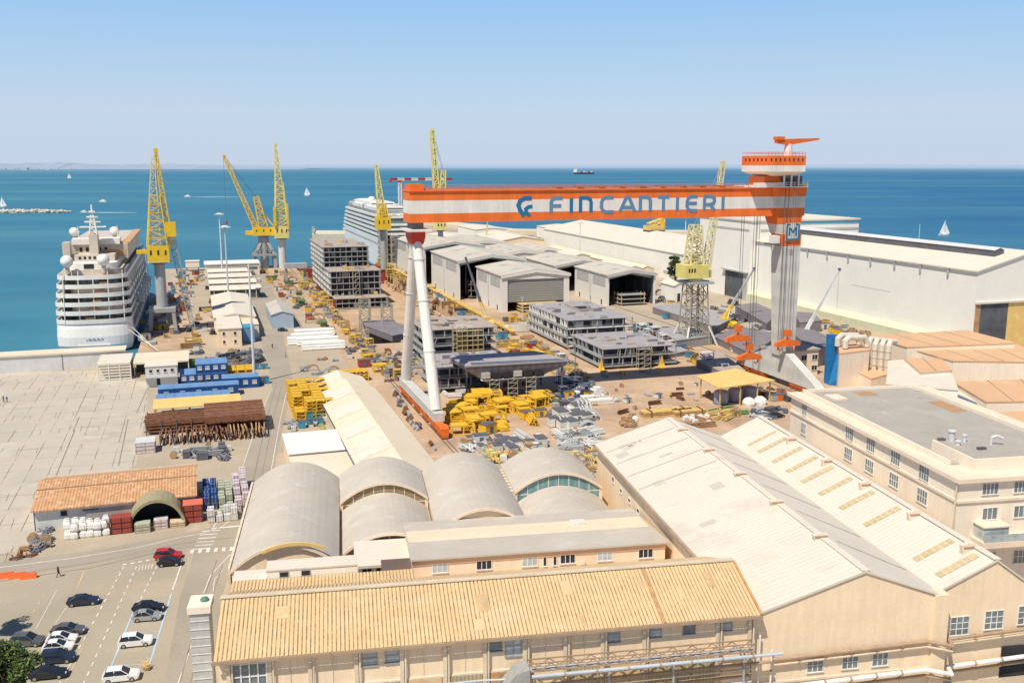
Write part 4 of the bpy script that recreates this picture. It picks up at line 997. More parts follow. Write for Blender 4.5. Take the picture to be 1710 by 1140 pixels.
# red and white tower crane
u, v = 181.5, 900
t = thing('tower_crane', 'red and white tower crane with level jib beyond the far cruise ship', 'tower crane', 'A', u, v)
MB().lattice((u,v,0),(u,v,48),2.6,2.6,16,.45).build('tower', 'frame_white', t)
for k in range(9): a = u-9+k*6.6; m = MB(); m.lattice((a,v,51),(a+6.6,v,51),1.8,1.8,3,.42); m.build('jib_section', 'red_paint' if k % 2 == 0 else 'frame_white', t)
MB().box(u-1.6,u+1.6,v-1.6,v+1.6,48,50).build('cab', 'red_paint', t); MB().box(u-10,u-7.6,v-1,v+1,48.3,50.2).build('counterweight', 'red_paint', t)
# far small cranes
def mobile_crane(label, fr, u, v, head, length_boxes, bodymat, boommat, rot=0, tip=None, w=.7):
    """truck crane: carrier with wheels, cab, slewing house, telescopic boom to the point tip (du,dv,z)"""
    t = thing('mobile_crane', label, 'mobile crane', fr, u, v, 0)
    m = MB(); m.box(u-1.3,u+1.3,v-5,v+5,.9,1.7); ch = m.build('chassis', bodymat, t)
    m = MB(); m.prism([(v-6.6,.8),(v-4.4,.8),(v-4.4,2.9),(v-5.4,2.9),(v-6.6,1.9)], 'x', u-1.25, u+1.25); m.build('cab', bodymat, t)
    for dv in (-5.3,-2.6,1.2,2.9,4.4):
        for s in (-1,1): m = MB(); m.tube((u+s*1.0,v+dv,.55),(u+s*1.4,v+dv,.55),.55,n=10); m.build('wheel', 'tyre', t)
    m = MB(); m.box(u-1.4,u+1.4,v-1,v+4,1.75,3.4); m.build('slewing_house', bodymat, t)
    m = MB(); m.box(u-1.4,u+1.4,v+4,v+5.3,1.9,3.2); m.build('counterweight', 'steel_dark', t)
    B0 = Vector((u,v+2,3.2)); B1 = Vector((u+tip[0],v+tip[1],tip[2])); n = 4
    for k in range(n):
        a = B0.lerp(B1, k/n); b_ = B0.lerp(B1, (k+1.02)/n); m = MB(); m.bar(a, b_, w*(1-.16*k), w*1.2*(1-.16*k)); m.build('boom_section', boommat if k else bodymat, t)
    m = MB(); m.box(B1.x-.4,B1.x+.4,B1.y-.4,B1.y+.4,B1.z-.5,B1.z+.5); m.build('boom_head', 'steel_dark', t)
    m = MB(); m.bar((u,v-.6,3),tuple(B0.lerp(B1,.22)),.3); m.build('luffing_ram', 'steel_light', t)
    m = MB(); m.tube(tuple(B1),(B1.x,B1.y,B1.z*.45),.05,n=4); m.build('rope', 'steel_dark', t)
    for s in (-1,1):
        for dv in (-3.8,3.6): m = MB(); m.box(u+s*1.3,u+s*2.9,v+dv-.15,v+dv+.15,.7,.95) if s > 0 else m.box(u-2.9,u-1.3,v+dv-.15,v+dv+.15,.7,.95); m.box(u+s*2.9-.3,u+s*2.9+.3,v+dv-.3,v+dv+.3,0,.72); m.build('outrigger', bodymat, t)
    return t
mobile_crane('mobile crane with a dark grey boom leaning left in front of the closed workshop door', 'A', 110, 372, 0, 0, 'yellow_dirty', 'steel_dark', tip=(-6.5,8,27), w=1.0)
u_, v_ = at(1213,545); mobile_crane('yellow truck crane with its boom raised right in front of the white hall doorway', 'A', u_, v_, 0, 0, 'crane_yellow', 'steel_grey', tip=(13,2,23), w=1.0)
u_, v_ = at(1345,578); mobile_crane('white mobile crane right of the rigid gantry leg, boom leaning right', 'A', u_, v_, 0, 0, 'car_white', 'steel_light', tip=(12.5,0,27.5), w=1.0)
u_, v_ = at(1452,542); mobile_crane('small blue-grey mobile crane at the foot of the long white hall wall', 'A', u_, v_, 0, 0, 'tank_lilac', 'steel_dark', tip=(1.5,1,16), w=.8)
u_, v_ = at(812,412); mobile_crane('far yellow mobile crane with upright boom between the roofs under the girder', 'A', u_, v_, 0, 0, 'crane_pale', 'crane_pale', tip=(1.5,0,22), w=1.2)
for px, py, s, lb in ((845,408,1.0,'squat yellow crawler machine on the far quay below the emblem'),(1092,384,1.0,'distant yellow machine on top of the far white roofs')):
    u_, v_ = at(px, py, 0 if px < 900 else 22); z_ = 0 if px < 900 else 21
    t = thing('work_machine', lb, 'machine', 'A', u_, v_, 0)
    MB().box(u_-6,u_+6,v_-4,v_+4,z_+1,z_+4).build('base', 'yellow_dirty', t); m = MB(); m.lattice((u_-4,v_,z_+4),(u_+7,v_,z_+8),3,2,5,.5); m.bar((u_+2,v_,z_+4),(u_+9,v_,z_+3),.6); m.build('arm', 'crane_pale', t)
    MB().box(u_+4,u_+7,v_-2,v_+2,z_+4,z_+7).build('cab', 'yellow_paint', t)
    for s_ in (-1,1): MB().box(u_-6,u_+6,v_+s_*3.6-.7,v_+s_*3.6+.7,z_,z_+1.2).build('track', 'steel_dark', t)

# ================================================================== LIGHT MASTS
def mast(label, u, v, h, fr='A', r=.28, mat='steel_light', heads=6, hw=2.2):
    t = thing('light_mast', label, 'light mast', fr, u, v)
    m = MB(); m.tube((u,v,0),(u,v,h),r*1.4,r*.8,8); m.build('pole', mat, t)
    if heads:
        m = MB(); m.tube((u,v,h),(u,v,h+.5),hw,hw*.4,10); m.build('crown_ring', 'frame_white', t)
        for k in range(heads): a = 2*math.pi*k/heads; m = MB(); m.box(u+math.cos(a)*hw-.4,u+math.cos(a)*hw+.4,v+math.sin(a)*hw-.4,v+math.sin(a)*hw+.4,h-.5,h+.1); m.build('floodlight', 'headlight_glass', t)
    m = MB(); m.box(u-.7,u+.7,v-.7,v+.7,0,.5); m.build('footing', 'quay_concrete', t)
u_, v_ = at(372,465); mast('left one of two slim white light masts with round crowns near the quay end', u_, v_, 37, r=.42)
u_, v_ = at(382,505); mast('right one of two slim white light masts with round crowns near the quay end', u_, v_, 36, r=.36)
u_, v_ = at(425,640); mast('thick bare grey mast without lamps rising from the yellow pipe racks on the left', u_, v_, 36, r=.32, heads=0)
u_, v_ = at(1143,440); mast('thin white light mast before the white halls under the girder', u_, v_, 31, r=.3)
u_, v_ = at(968,440); mast('thin mast standing among the far workshops under the middle of the girder', u_, v_, 27, r=.25, heads=3, hw=1.2)
# ================================================================== CRUISE SHIP AT THE LEFT QUAY
def outline(u0, u1, v0, v1, r, bow=0, n=8):
    """rounded stern at v0, pointed or square front at v1 (counter-clockwise)"""
    pts = []
    c = (u1-r, v0+r*.55)
    for i in range(n+1): a = -math.pi/2 + math.pi/2*i/n; pts.append((c[0]+r*math.cos(a), c[1]+r*.55*math.sin(a)))
    if bow: um = (u0+u1)/2; pts += [(u1, v1-bow), (u1-(u1-um)*.35, v1-bow*.45), (um, v1), (u0+(um-u0)*.35, v1-bow*.45), (u0, v1-bow)]
    else: pts += [(u1, v1), (u0, v1)]
    c = (u0+r, v0+r*.55)
    for i in range(n+1): a = math.pi + math.pi/2*i/n; pts.append((c[0]+r*math.cos(a), c[1]+r*.55*math.sin(a)))
    return pts
s = thing('cruise_ship', 'white cruise ship moored stern-on at the left quay, with round radar domes and terraced stern', 'cruise ship', 'A', -38, 376)
U0_, U1_ = -51.2, -25.6; v_st = 372.5; v_end = 556
# hull: the stern tucks in towards the waterline
rings = []
for z, dv, du in ((-3,1.6,2.0),(-1.9,.0,.6),(.2,-1.0,0),(3.4,-.8,-.1),(6.4,-.1,0),(8.2,.5,.1)):
    rings.append([(x, y, z) for x, y in outline(U0_+du, U1_-du, v_st+dv, v_end-du*2, 10, bow=45)])
m = MB(); m.loft(rings); hull = m.build('hull', 'ship_white', s)
m = MB(); m.loft([[(x,y,z) for x, y in outline(U0_+1.6,U1_-1.6,v_st+1.2,v_end-10,10,bow=45)] for z in (-3.2,-1.9)]); m.build('boot_topping', 'hull_red', hull)
m = MB(); m.box(-44,-33,v_st-1.3,v_st-.8,.2,.55); m.build('stern_fender', 'frame_white', hull)
strokes(hull, 'name_lettering', [[(x,0),(x,1),(x+.5,1),(x+.5,0)] if k % 2 else [(x,1),(x,0),(x+.5,0)] for k, x in enumerate([i*.9 for i in range(8)])], .16, 'steel_grey', -41, 2.2, .8, .7, v=v_st-.95)
dz = 3.12; z = 8.2
ndk = 6
for k in range(ndk):
    zz = z+k*dz; back = (0,.4,1.0,1.8,2.8,4.2)[k]; inset = (0,0,0,.3,.6,.9)[k]
    # recessed deck wall
    m = MB(); m.loft([[(x,y,q) for x, y in outline(U0_+1.7+inset,U1_-1.7-inset,v_st+back+4.2,v_end-30-k*5,9,bow=20)] for q in (zz+.35, zz+dz)]); dk = m.build('deck_house', 'ship_cream' if k % 2 else 'ship_glass', s)
    # bulwark and slab
    o_ = outline(U0_+inset,U1_-inset,v_st+back,v_end-28-k*5,10,bow=22); i_ = outline(U0_+inset+.25,U1_-inset-.25,v_st+back+.25,v_end-28.3-k*5,9.8,bow=22)
    m = MB(); m.loft([[(x,y,q) for x, y in o_] for q in (zz-.1, zz+.35)]); sl_ = m.build('deck', 'ship_white', s)
    m = MB(); n_ = len(o_)
    for i in range(n_):
        j = (i+1) % n_; a, b_, c, d = o_[i], o_[j], i_[j], i_[i]
        m.loft([[(a[0],a[1],zz+.35),(b_[0],b_[1],zz+.35),(c[0],c[1],zz+.35),(d[0],d[1],zz+.35)],[(a[0],a[1],zz+1.45),(b_[0],b_[1],zz+1.45),(c[0],c[1],zz+1.45),(d[0],d[1],zz+1.45)]])
    m.build('bulwark', 'ship_white', sl_)
    # pillars and coloured furniture glimpsed on the stern terraces
    for q in range(5): x = -48+q*5; m = MB(); m.box(x,x+.3,v_st+back+1.2,v_st+back+1.5,zz+.35,zz+dz-.1); m.build('pillar', 'ship_white', dk)
    m = MB(); m.box(-41+k*1.3,-38+k*1.3,v_st+back+2.4,v_st+back+4.1,zz+.4,zz+1.9); m.build('deck_furniture', 'wood_deck', dk)
    m = MB(); m.box(-49+k*.5,-45.5,v_st+back+3.2,v_st+back+4.25,zz+.5,zz+2.6); m.build('dark_opening', 'dark', dk)
# shaded starboard side: divider fins between the balconies
m = MB()
for k in range(5):
    zz = z+k*dz+.4
    for q in range(30): y = v_st+12+q*4.2; m.box(U1_-1.8,U1_-.35,y,y+.12,zz,zz+2.7)
m.build('balcony_dividers', 'ship_white', s)['kind'] = 'stuff'
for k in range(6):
    zz = z+k*dz; MB().box(U1_-.9-k*.2,U1_-.3-k*.15,v_st+9,v_end-52,zz+1.2,zz+dz-.1).build('side_shade_glazing', 'ship_shade', s)  # dark glass strips, coloured to carry the side's shade
MB().box(U1_-.4,U1_+.06,v_st+11,v_end-50,.3,7.9).build('side_shade_plate', 'ship_shade', s)  # added dark plate, paints the shade on the hull side
for k in range(9):      # gangways and hoses hung along the shaded side
    y = v_st+14+k*13; m = MB(); m.bar((U1_+.2,y,24-k*.6),(U1_+1.4,y+9,6),.3); m.build('side_ladder', 'steel_grey', s)
for k in range(4): m = MB(); y = v_st+40+k*22; m.loft([[(U1_+.1,y,10),(U1_+2.4,y,10),(U1_+2.4,y+8,10),(U1_+.1,y+8,10)],[(U1_+.1,y-1,12.4),(U1_+2.8,y-1,12.4),(U1_+2.8,y+9,12.4),(U1_+.1,y+9,12.4)]]); m.build('lifeboat', 'steel_light', s)
zt = z+ndk*dz   # 26.9
m = MB(); m.loft([[(x,y,q) for x, y in outline(-46.5,-30,v_st+9,v_st+60,6)] for q in (zt-.1, zt+2.2)]); m.build('sun_deck', 'ship_white', s)
MB().box(-41,-37.6,v_st+8.9,v_st+9.05,zt+.3,zt+2).build('doorway', 'dark', s)
m = MB(); m.box(-45,-31,v_st+18,v_st+58,zt+2.2,zt+4.6); up = m.build('upper_deck_house', 'ship_cream', s)
for k in range(4): MB().box(-43.5+k*1.7,-42.6+k*1.7,v_st+17.93,v_st+18,zt+3,zt+4).build('window', 'dark', up)
m = MB(); m.box(-48.8,-26.8,v_st+28,v_st+110,zt+2.2,zt+7.8); uh = m.build('funnel_house', 'ship_cream', s)
for k in range(5): MB().box(-44+k*2.2,-43+k*2.2,v_st+27.93,v_st+28,zt+5,zt+6.6).build('window', 'dark', uh)
MB().box(-36,-27.5,v_st+27.9,v_st+28,zt+3,zt+5.6).build('lounge_opening', 'wood_deck', uh)
m = MB(); m.box(-46.5,-29.5,v_st+27,v_st+36,zt+7.8,zt+9.9); m.build('canopy', 'ship_white', s)
m = MB(); m.box(-29,-26,v_st+30,v_st+108,zt+7.8,zt+8.3); m.build('teak_strip', 'wood_deck', s)
for x, r in ((-47.8,1.3),(-38.2,1.5)): m = MB(); m.box(x-r,x+r,v_st+20,v_st+26,zt+1.5,zt+9.2 if x < -40 else zt+12); m.build('funnel_casing', 'ship_cream', s)
for x, y, zz, r in ((-46.2,v_st+6,zt+1.3,2.2),(-34.0,v_st+6,zt+1.5,2.2),(-46.6,v_st+38,zt+10.2,1.8),(-32,v_st+38,zt+10.2,1.8)):
    m = MB(); m.sphere((x,y,zz+r),r,18,12); dm = m.build('radar_dome', 'ship_white', s, smooth=True); m = MB(); m.tube((x,y,zz-2.5),(x,y,zz+.3),.8,n=10); m.build('dome_stand', 'ship_cream', dm)
m = MB(); m.lattice((-38.2,v_st+23,zt+11.5),(-38.2,v_st+23,zt+19),2.6,1.0,5,.3); m.tube((-38.2,v_st+23,zt+18),(-38.2,v_st+23,zt+23),.3,n=6)
for h, w in ((14.5,4.6),(16.4,2.8),(18.2,2.0),(20.2,1.1)): m.box(-38.2-w,-38.2+w,v_st+22,v_st+24,zt+h,zt+h+.5)
m.build('radar_mast', 'ship_white', s)
for x in (-44.7,-30.6): m = MB(); m.tube((x,v_st+34,zt+8),(x,v_st+34,zt+14.5),.14,n=6); m.box(x-.6,x+.6,v_st+33.8,v_st+34.2,zt+12.0,zt+12.3); m.build('antenna', 'ship_white', s)
m = MB(); m.tube((-26,v_st+4,6),(-18,v_st-14,1.0),.12,n=5); m.tube((-27,v_st+3,5),(-16,v_st-22,1),.12,n=5); m.build('mooring_line', 'frame_white', s)

# ================================================================== FAR CRUISE SHIP UNDER CONSTRUCTION
s = thing('cruise_ship', 'huge unfinished cruise ship with green balconies behind the dry dock', 'cruise ship', 'A', 127, 640)
a0, a1 = 113.2, 143
rings = []
for z, bowz in ((-3,812),(4,820),(10,828),(15,832)):
    rings.append([(x,y,z) for x, y in [(a0,640),(a1,640),(a1,790),(a1-5,bowz-18),((a0+a1)/2+2,bowz),((a0+a1)/2-2,bowz),(a0+5,bowz-18),(a0,790)]])
m = MB(); m.loft(rings); hull = m.build('hull', 'ship_white', s)
for k in range(7):
    zz = 12+k*3.05; end = 800-k*3
    MB().box(a0+1.6,a1-1.6,642+k*.8+(k > 4)*10,end,zz,zz+3.0).build('deck_house', 'ship_teal' if k < 5 else 'ship_balcony', s)
    MB().box(a0,a1,640+k*.8+(k > 4)*10,end+2,zz-.25,zz+1.15).build('deck', 'ship_white', s)
for k in range(5):   # open stern decks, still dark inside
    zz = 2+k*3.3; m = MB(); m.box(a0+2,a1-1,638.6,640,zz+.8,zz+2.9); m.build('open_deck', 'ship_glass', s)
    m = MB(); m.box(a0,a1+1,636.5,640,zz+2.9,zz+3.5)
    for q in range(7): m.box(a0+.5+q*4.3,a0+1+q*4.3,636.8,637.4,zz,zz+2.9)
    m.build('stern_gallery', 'ship_white', s)
for i, (x0,x1,y0,y1,z0_,z1_) in enumerate(((117,139,668,770,33.2,35.4),(119,137,700,760,35.4,37.6),(121,135,780,795,31,35),(116,140,648,662,26,29.5))):
    MB().box(x0,x1,y0,y1,z0_,z1_).build('upper_house', 'ship_white', s)
    MB().box(x0+1,x1-1,y0-.1,y0,z0_+.8,z1_-.8).build('window_band', 'ship_glass', s)
m = MB(); m.sphere((128,745,38.5),2.6,14,8,.8); m.build('radar_dome', 'ship_white', s, smooth=True)
m = MB(); m.loft([[(122,775,36),(134,775,36),(134,800,36),(122,800,36)],[(123,776,38),(133,776,38),(131,792,37),(125,792,37)]]); m.build('funnel', 'ship_white', s)
rnd = random.Random(4)
for k in range(46):
    x, y = rnd.uniform(115,138), rnd.uniform(650,790); h = rnd.uniform(1,2.6)
    MB().box(x,x+rnd.uniform(2,5),y,y+rnd.uniform(3,8),33.4 if y > 668 else 29.5,(33.4 if y > 668 else 29.5)+h).build('deck_unit', rnd.choice(['ship_white','steel_grey','deck_plate','ship_cream']), s)
m = MB(); m.lattice((116,636,0),(116,636,24),5,5,7,.4); m.lattice((123,634,0),(123,634,18),4,4,6,.4)
solo(m, 'scaffold_tower', 'pale scaffold stair towers against the stern of the far cruise ship', 'scaffold', 'scaffold_tan', 'A', 119, 636)

# ================================================================== STEPPED HULL SECTION IN THE DRY DOCK
s = thing('ship_section', 'unfinished stepped cruise ship section standing in the dry dock', 'ship section', 'A', 76, 495)
def tier(u0, u1, v0, v1, z0, z1, nf, side='white_wall', top='deck_plate_warm'):
    fh = (z1-z0)/nf
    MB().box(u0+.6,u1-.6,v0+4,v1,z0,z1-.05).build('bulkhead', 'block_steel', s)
    MB().box(u0,u0+.58,v0+1.4,v1,z0,z1-.6).build('side_shell', side, s); MB().box(u1-.58,u1,v0+1.4,v1,z0,z1-.6).build('side_shell', side, s)
    for k in range(nf+1):
        z = z0+k*fh; MB().box(u0-.7,u1+.5,v0,v1+.3,z-.28,z+.06).build('deck', top if k == nf else 'primer_grey', s)
    m = MB(); rnd = random.Random(int(u0*7+v0))
    for k in range(nf):
        for q in range(9): x = u0+(u1-u0)*q/8; m.box(x-.14,x+.14,v0+.4,v0+.8,z0+k*fh,z0+(k+1)*fh)
        for q in range(7): y = v0+4+(v1-v0-6)*q/6; m.box(u0-.5,u0-.2,y,y+.3,z0+k*fh,z0+(k+1)*fh)
    m.build('stanchions', 'primer_grey', s)
    for k in range(nf):
        for q in range(5):
            if rnd.random() < .6:
                x = rnd.uniform(u0+1, u1-4); w = rnd.uniform(1,3.2); MB().box(x,x+w,v0+1.5+rnd.random()*2,v0+3.6,z0+k*fh+.1,z0+k*fh+fh*rnd.uniform(.5,.85)).build('partition', rnd.choice(['primer_grey','steel_dark','navy_steel','deck_plate','white_wall']), s)
    for q in range(10):
        x = rnd.uniform(u0, u1-3); y = rnd.uniform(v0+1, min(v1-3, v0+30)); MB().box(x,x+rnd.uniform(1,3),y,y+rnd.uniform(1,4),z1+.07,z1+rnd.uniform(.5,1.8)).build('deck_gear', rnd.choice(['yellow_dirty','rust_light','steel_grey','deck_plate_warm','primer_grey']), s)
tier(65, 92, 494, 580, -8.4, -3.4, 2)
MB().box(64.2,64.98,494,580,-8.6,-4.5).build('bottom_plating', 'hull_red', s)
tier(64, 90.5, 505, 588, -3.3, 9.6, 4)
tier(63.5, 88, 527, 588, 9.7, 20.6, 4)
m = MB(); 
for k in range(4): m.box(75.5,79,503.2,504.4,-3+k*3.2,-2.8+k*3.2); m.bar((75.5,503.5,-3+k*3.2),(79,503.5,k*3.2),.22)
for x in (75.5,79): m.box(x-.14,x+.14,503.3,503.6,-3,11); m.box(x-.12,x+.12,504.2,504.4,-3,11)
m.build('stair_scaffold', 'scaffold_tan', s)
t = thing('dock_gate', 'dark red dock gate closing the sea end of the dry dock', 'dock gate', 'A', 84, 600)
MB().box(57.3,110.6,596,603,-8.9,1.8).build('caisson', 'hull_red', t)
MB().box(57.3,110.6,596,603,1.8,2.0).build('gate_deck', 'rust_steel', t)
m = MB(); m.box(57.3,110.6,596,596.06,2.8,2.9); 
for k in range(25): m.box(57.3+k*2.2,57.4+k*2.2,596,596.1,2,2.9)
m.build('railing', 'bogie_orange', t)
# ================================================================== WORKSHOP HALLS (grid A)
def portal_hall(label, u0, u1, v0, v1, ze, zr, closed=None, inner=True, louvre=True, wall='white_sheet', bays=2, back=True):
    """portal hall open towards the viewer (-v) or closed by a shutter"""
    t = thing('workshop_hall', label, 'workshop', 'A', u0, v0)
    um = (u0+u1)/2; zr = ze+(zr-ze)*.68
    m = MB(); m.box(u0,u0+.8,v0,v1,0,ze-.02); m.build('side_wall', wall, t)
    m = MB(); m.box(u1-.8,u1,v0,v1,0,ze-.02); m.build('side_wall', wall, t)
    if back: m = MB(); m.prism([(u0+.8,0),(u1-.8,0),(u1-.8,ze),(um,zr),(u0+.8,ze)], 'y', v1-.5, v1-.02); m.build('back_wall', 'grey_panel', t)
    m = MB(); m.prism([(u0-.6,ze),(um,zr),(u1+.6,ze),(u1+.6,ze+.45),(um,zr+.45),(u0-.6,ze+.45)], 'y', v0-.8, v1+.3); rf = m.build('roof', 'shed_roof', t)
    m = MB(); m.prism([(u0-.6,ze+.05),(um,zr+.05),(u1+.6,ze+.05),(u1+.6,ze-.9),(um,zr-1.1),(u0-.6,ze-.9)], 'y', v0-.95, v0-.82); m.build('verge_beam', 'grey_panel' if not closed else 'white_sheet', t)
    for i in range(1, bays):
        v = v0+(v1-v0)*i/bays; m = MB(); m.box(u0-.25,u0,v-.35,v+.35,0,ze); m.box(u0-.04,u0-.0,v+.35,v+.6,0,ze) ; m.build('wall_rib', 'grey_panel', t)
    if louvre:
        for i in range(bays):
            a = v0+(v1-v0)*(i+.12)/bays; b_ = v0+(v1-v0)*(i+.86)/bays; MB().box(u0-.12,u0,a,b_,ze-5.4,ze-1.2).build('louvre', 'louvre_grey', t)
    for i in range(3): 
        v = v0+(v1-v0)*(i+.5)/3; MB().box(u0-.08,u0,v-.6,v+.6,0,2.4).build('side_door', 'dark', t)
    if closed:
        f = MB(); f.box(u0,u0+2.6,v0-.3,v0,0,ze); f.build('front_pier', wall, t); f = MB(); f.box(u1-2.6,u1,v0-.3,v0,0,ze); f.build('front_pier', wall, t)
        f = MB(); f.prism([(u0,closed[1]),(u1,closed[1]),(u1,ze),(um,zr),(u0,ze)], 'y', v0-.32, v0-.02); f.build('gable', wall, t)
        MB().box(u0+2.6,u1-2.6,v0+.2,v0+.5,closed[0],closed[1]).build('shutter', 'grey_shutter', t)
    else:
        for k in range(3):
            v = v0+2+(v1-v0-4)*k/2; m = MB(); m.prism([(u0+.8,ze-.9),(um,zr-1.0),(u1-.8,ze-.9),(u1-.8,ze-2.1),(um,zr-2.0),(u0+.8,ze-2.1)], 'y', v-.2, v+.2); m.build('roof_truss', 'steel_grey', t)
        for s_ in (u0+1.0, u1-1.2):
            for k in range(5): v = v0+1+(v1-v0-2)*k/4; m = MB(); m.box(s_-.1,s_+.3,v-.25,v+.25,0,ze-1); m.build('column', 'steel_dark', t)
    if inner:
        MB().box(u0+.81,u0+.9,v0+1,v1-.6,0,ze-1).build('inner_lining', 'dark_opening', t); MB().box(u1-.9,u1-.81,v0+1,v1-.6,0,ze-1).build('inner_lining', 'dark_opening', t)
        MB().box(u0+.95,u1-.95,v1-.75,v1-.56,0,ze-.5).build('dark_interior', 'dark_opening', t)
    # roof lights
    for k in range(2):
        v = v0+(v1-v0)*(.25+.45*k); za = ze+.5+(zr-ze)*.35; zb = ze+.5+(zr-ze)*.8; ua = u0+(um-u0)*.35; ub_ = u0+(um-u0)*.8
        m = MB(); m.loft([[(ua,v-2,za),(ub_,v-2,zb),(ub_,v+2,zb),(ua,v+2,za)],[(ua,v-2,za+.1),(ub_,v-2,zb+.1),(ub_,v+2,zb+.1),(ua,v+2,za+.1)]]); m.build('roof_light', 'louvre_grey', rf)
    return t
# 
portal_hall('pale grey workshop with a big closed grey shutter door in the middle of the yard', 126.5, 158.5, 404, 445, 16.0, 19.6, closed=(4.2,14.4), inner=False)
portal_hall('open-fronted white workshop just left behind the one with the closed shutter', 118, 152, 447, 504, 18.6, 22.8, bays=2)
portal_hall('white workshop block with grey louvres directly right of the dry dock', 116, 150, 512, 552, 20.0, 24, bays=1)
portal_hall('farthest white workshop block beside the dry dock, narrow end showing', 116, 148, 556, 592, 19.5, 23, bays=1)
portal_hall('low open workshop with ivory side wall, nearest the lattice tower crane', 178.5, 203, 406, 447, 14.2, 17.4, bays=2)
portal_hall('open workshop with deep dark interior behind the low ivory-sided one', 172, 202, 458, 506, 13.5, 17.0, bays=2)
portal_hall('far low workshop roof seen behind the middle halls under the emblem', 166, 199, 540, 588, 12, 15.5, bays=2, louvre=False, closed=(3,9), inner=False)
portal_hall('farthest grey low workshop roof near the breakwater', 165, 200, 620, 680, 12, 15, bays=2, louvre=False, closed=(3,9), inner=False)
portal_hall('far white shed beside the mast under the middle of the girder', 208, 226, 590, 640, 9, 12, bays=1, louvre=False, closed=(1,7), inner=False)
# contents of the open workshops
def frame_stack(label, u, v, w, d, h, mat1, mat2):
    t = thing('steel_assembly', label, 'steel assembly', 'A', u, v)
    for k in range(3): MB().box(u-w/2,u+w/2,v-d/2,v+d/2,h*k/3+.8,h*k/3+1.2).build('plate', mat1, t)
    for du in (-1,1):
        for dv in (-1,0,1): MB().box(u+du*w*.45-.2,u+du*w*.45+.2,v+dv*d*.45-.2,v+dv*d*.45+.2,0,h).build('post', mat2, t)
frame_stack('steel assembly standing on yellow trestles in the low ivory-sided workshop', 191, 409, 13, 9, 6, 'primer_grey', 'yellow_dirty')
frame_stack('steel assembly in the doorway under the closed grey shutter', 143, 403, 18, 8, 4, 'yellow_dirty', 'steel_grey')
frame_stack('dark steel assembly inside the open white workshop', 134, 455, 20, 12, 9, 'steel_dark', 'pipe_brown')

# ================================================================== LONG WHITE HALLS ON THE RIGHT
b = thing('shipyard_hall', 'longest white hall on the right with plain windowless wall and dark ridge vent', 'industrial hall', 'A', 254, 263)
m = MB(); m.prism([(254,0),(300,0),(300,28.6),(277,34.6),(254,28.6)], 'y', 263, 402); m.build('wall', 'white_wall', b)
m = MB(); m.prism([(253.2,28.45),(277,34.65),(300.8,28.45),(300.8,28.9),(277,35.1),(253.2,28.9)], 'y', 262.4, 402); rf = m.build('roof', 'white_roof', b)
MB().prism([(267.6,31),(271.6,31),(271.6,34.9),(269.6,35.7),(267.6,34.9)], 'y', 270, 402).build('ridge_vent', 'steel_dark', rf)
MB().prism([(267.3,34.9),(269.6,35.75),(271.9,34.9),(271.9,35.1),(269.6,36.0),(267.3,35.1)], 'y', 269.7, 402.3).build('vent_cap', 'steel_light', rf)
MB().prism([(248.6,0),(253.9,0),(253.9,5.2),(248.6,3.4)], 'y', 266, 402).build('lean_to', 'bag_green' if 0 else 'panel_green', b) if 0 else MB().prism([(249.6,0),(253.95,0),(253.95,5.0),(249.6,3.6)], 'y', 268, 402).build('lean_to', 'sage_wall', b)
for k in range(9): v = 276+k*14; MB().box(253.35,254,v,v+.7,25.6,28.2).build('overflow_spout', 'steel_grey', b)
MB().box(256.5,268.5,262.8,263,0,17.2).build('doorway', 'dark_opening', b)
MB().box(254.3,256.4,262.7,263,0,17).build('door_jamb', 'rust_light', b); MB().box(268.6,300,262.7,263,0,17.2).build('door_leaf', 'yellow_roof', b)
MB().box(254,300,262.1,263,17.3,18).build('door_lintel', 'white_roof', b)
m = MB(); m.box(253.95,254,306,330,16.15,16.25); m.build('stain_strip', 'louvre_grey', b)
b = thing('shipyard_hall', 'tall square white hall with two grey roof slots behind the rigid gantry leg', 'industrial hall', 'A', 250, 402)
MB().box(251,312,402.2,452,0,38).build('wall', 'white_wall', b); MB().box(250.4,312.6,401.6,452.6,38,38.6).build('roof', 'white_roof', b)
MB().box(256,312,402.0,402.1,33.2,34.2).build('slot', 'louvre_grey', b); MB().box(250.85,251,404,440,33.2,34.2).build('slot', 'louvre_grey', b); MB().box(270,312,401.95,402.1,36.4,37.4).build('slot', 'cyan_paint', b)
MB().box(250.7,251,407,424,0,13).build('doorway', 'dark_opening', b); MB().box(250.5,251,403.5,406.9,0,13.4).build('door_jamb', 'louvre_grey', b)
MB().box(249.2,251,403,426,13.1,13.7).build('door_canopy', 'louvre_grey', b)
b = thing('shipyard_hall', 'long low white hall running left from the tall square one toward the breakwater', 'industrial hall', 'A', 255, 452)
gable(b, 255, 318, 453, 705, 15.5, 21.5, 'y', 'white_wall', 'white_roof', ov=.6)
for k in range(10):
    v = 470+k*22; MB().box(254.8,255,v,v+8,3.0,4.6).build('window', 'louvre_grey', b)
b = thing('storage_building', 'low beige range with small dark windows in front of the long low white hall', 'building', 'A', 244, 450)
gable(b, 243, 251, 505, 660, 5, 6.5, 'y', 'cream_wall_grey', 'cream_roof', ov=.3)
for k in range(12): v = 510+k*12; window(b, 'l', v, 3.2, 4.5, 1.6, 243, 3, 1, glass='dark')
b = thing('storage_building', 'big cream shed near the breakwater left of the long low white hall', 'building', 'A', 215, 700)
gable(b, 215, 250, 690, 760, 8, 11, 'y', 'cream_wall', 'white_roof')
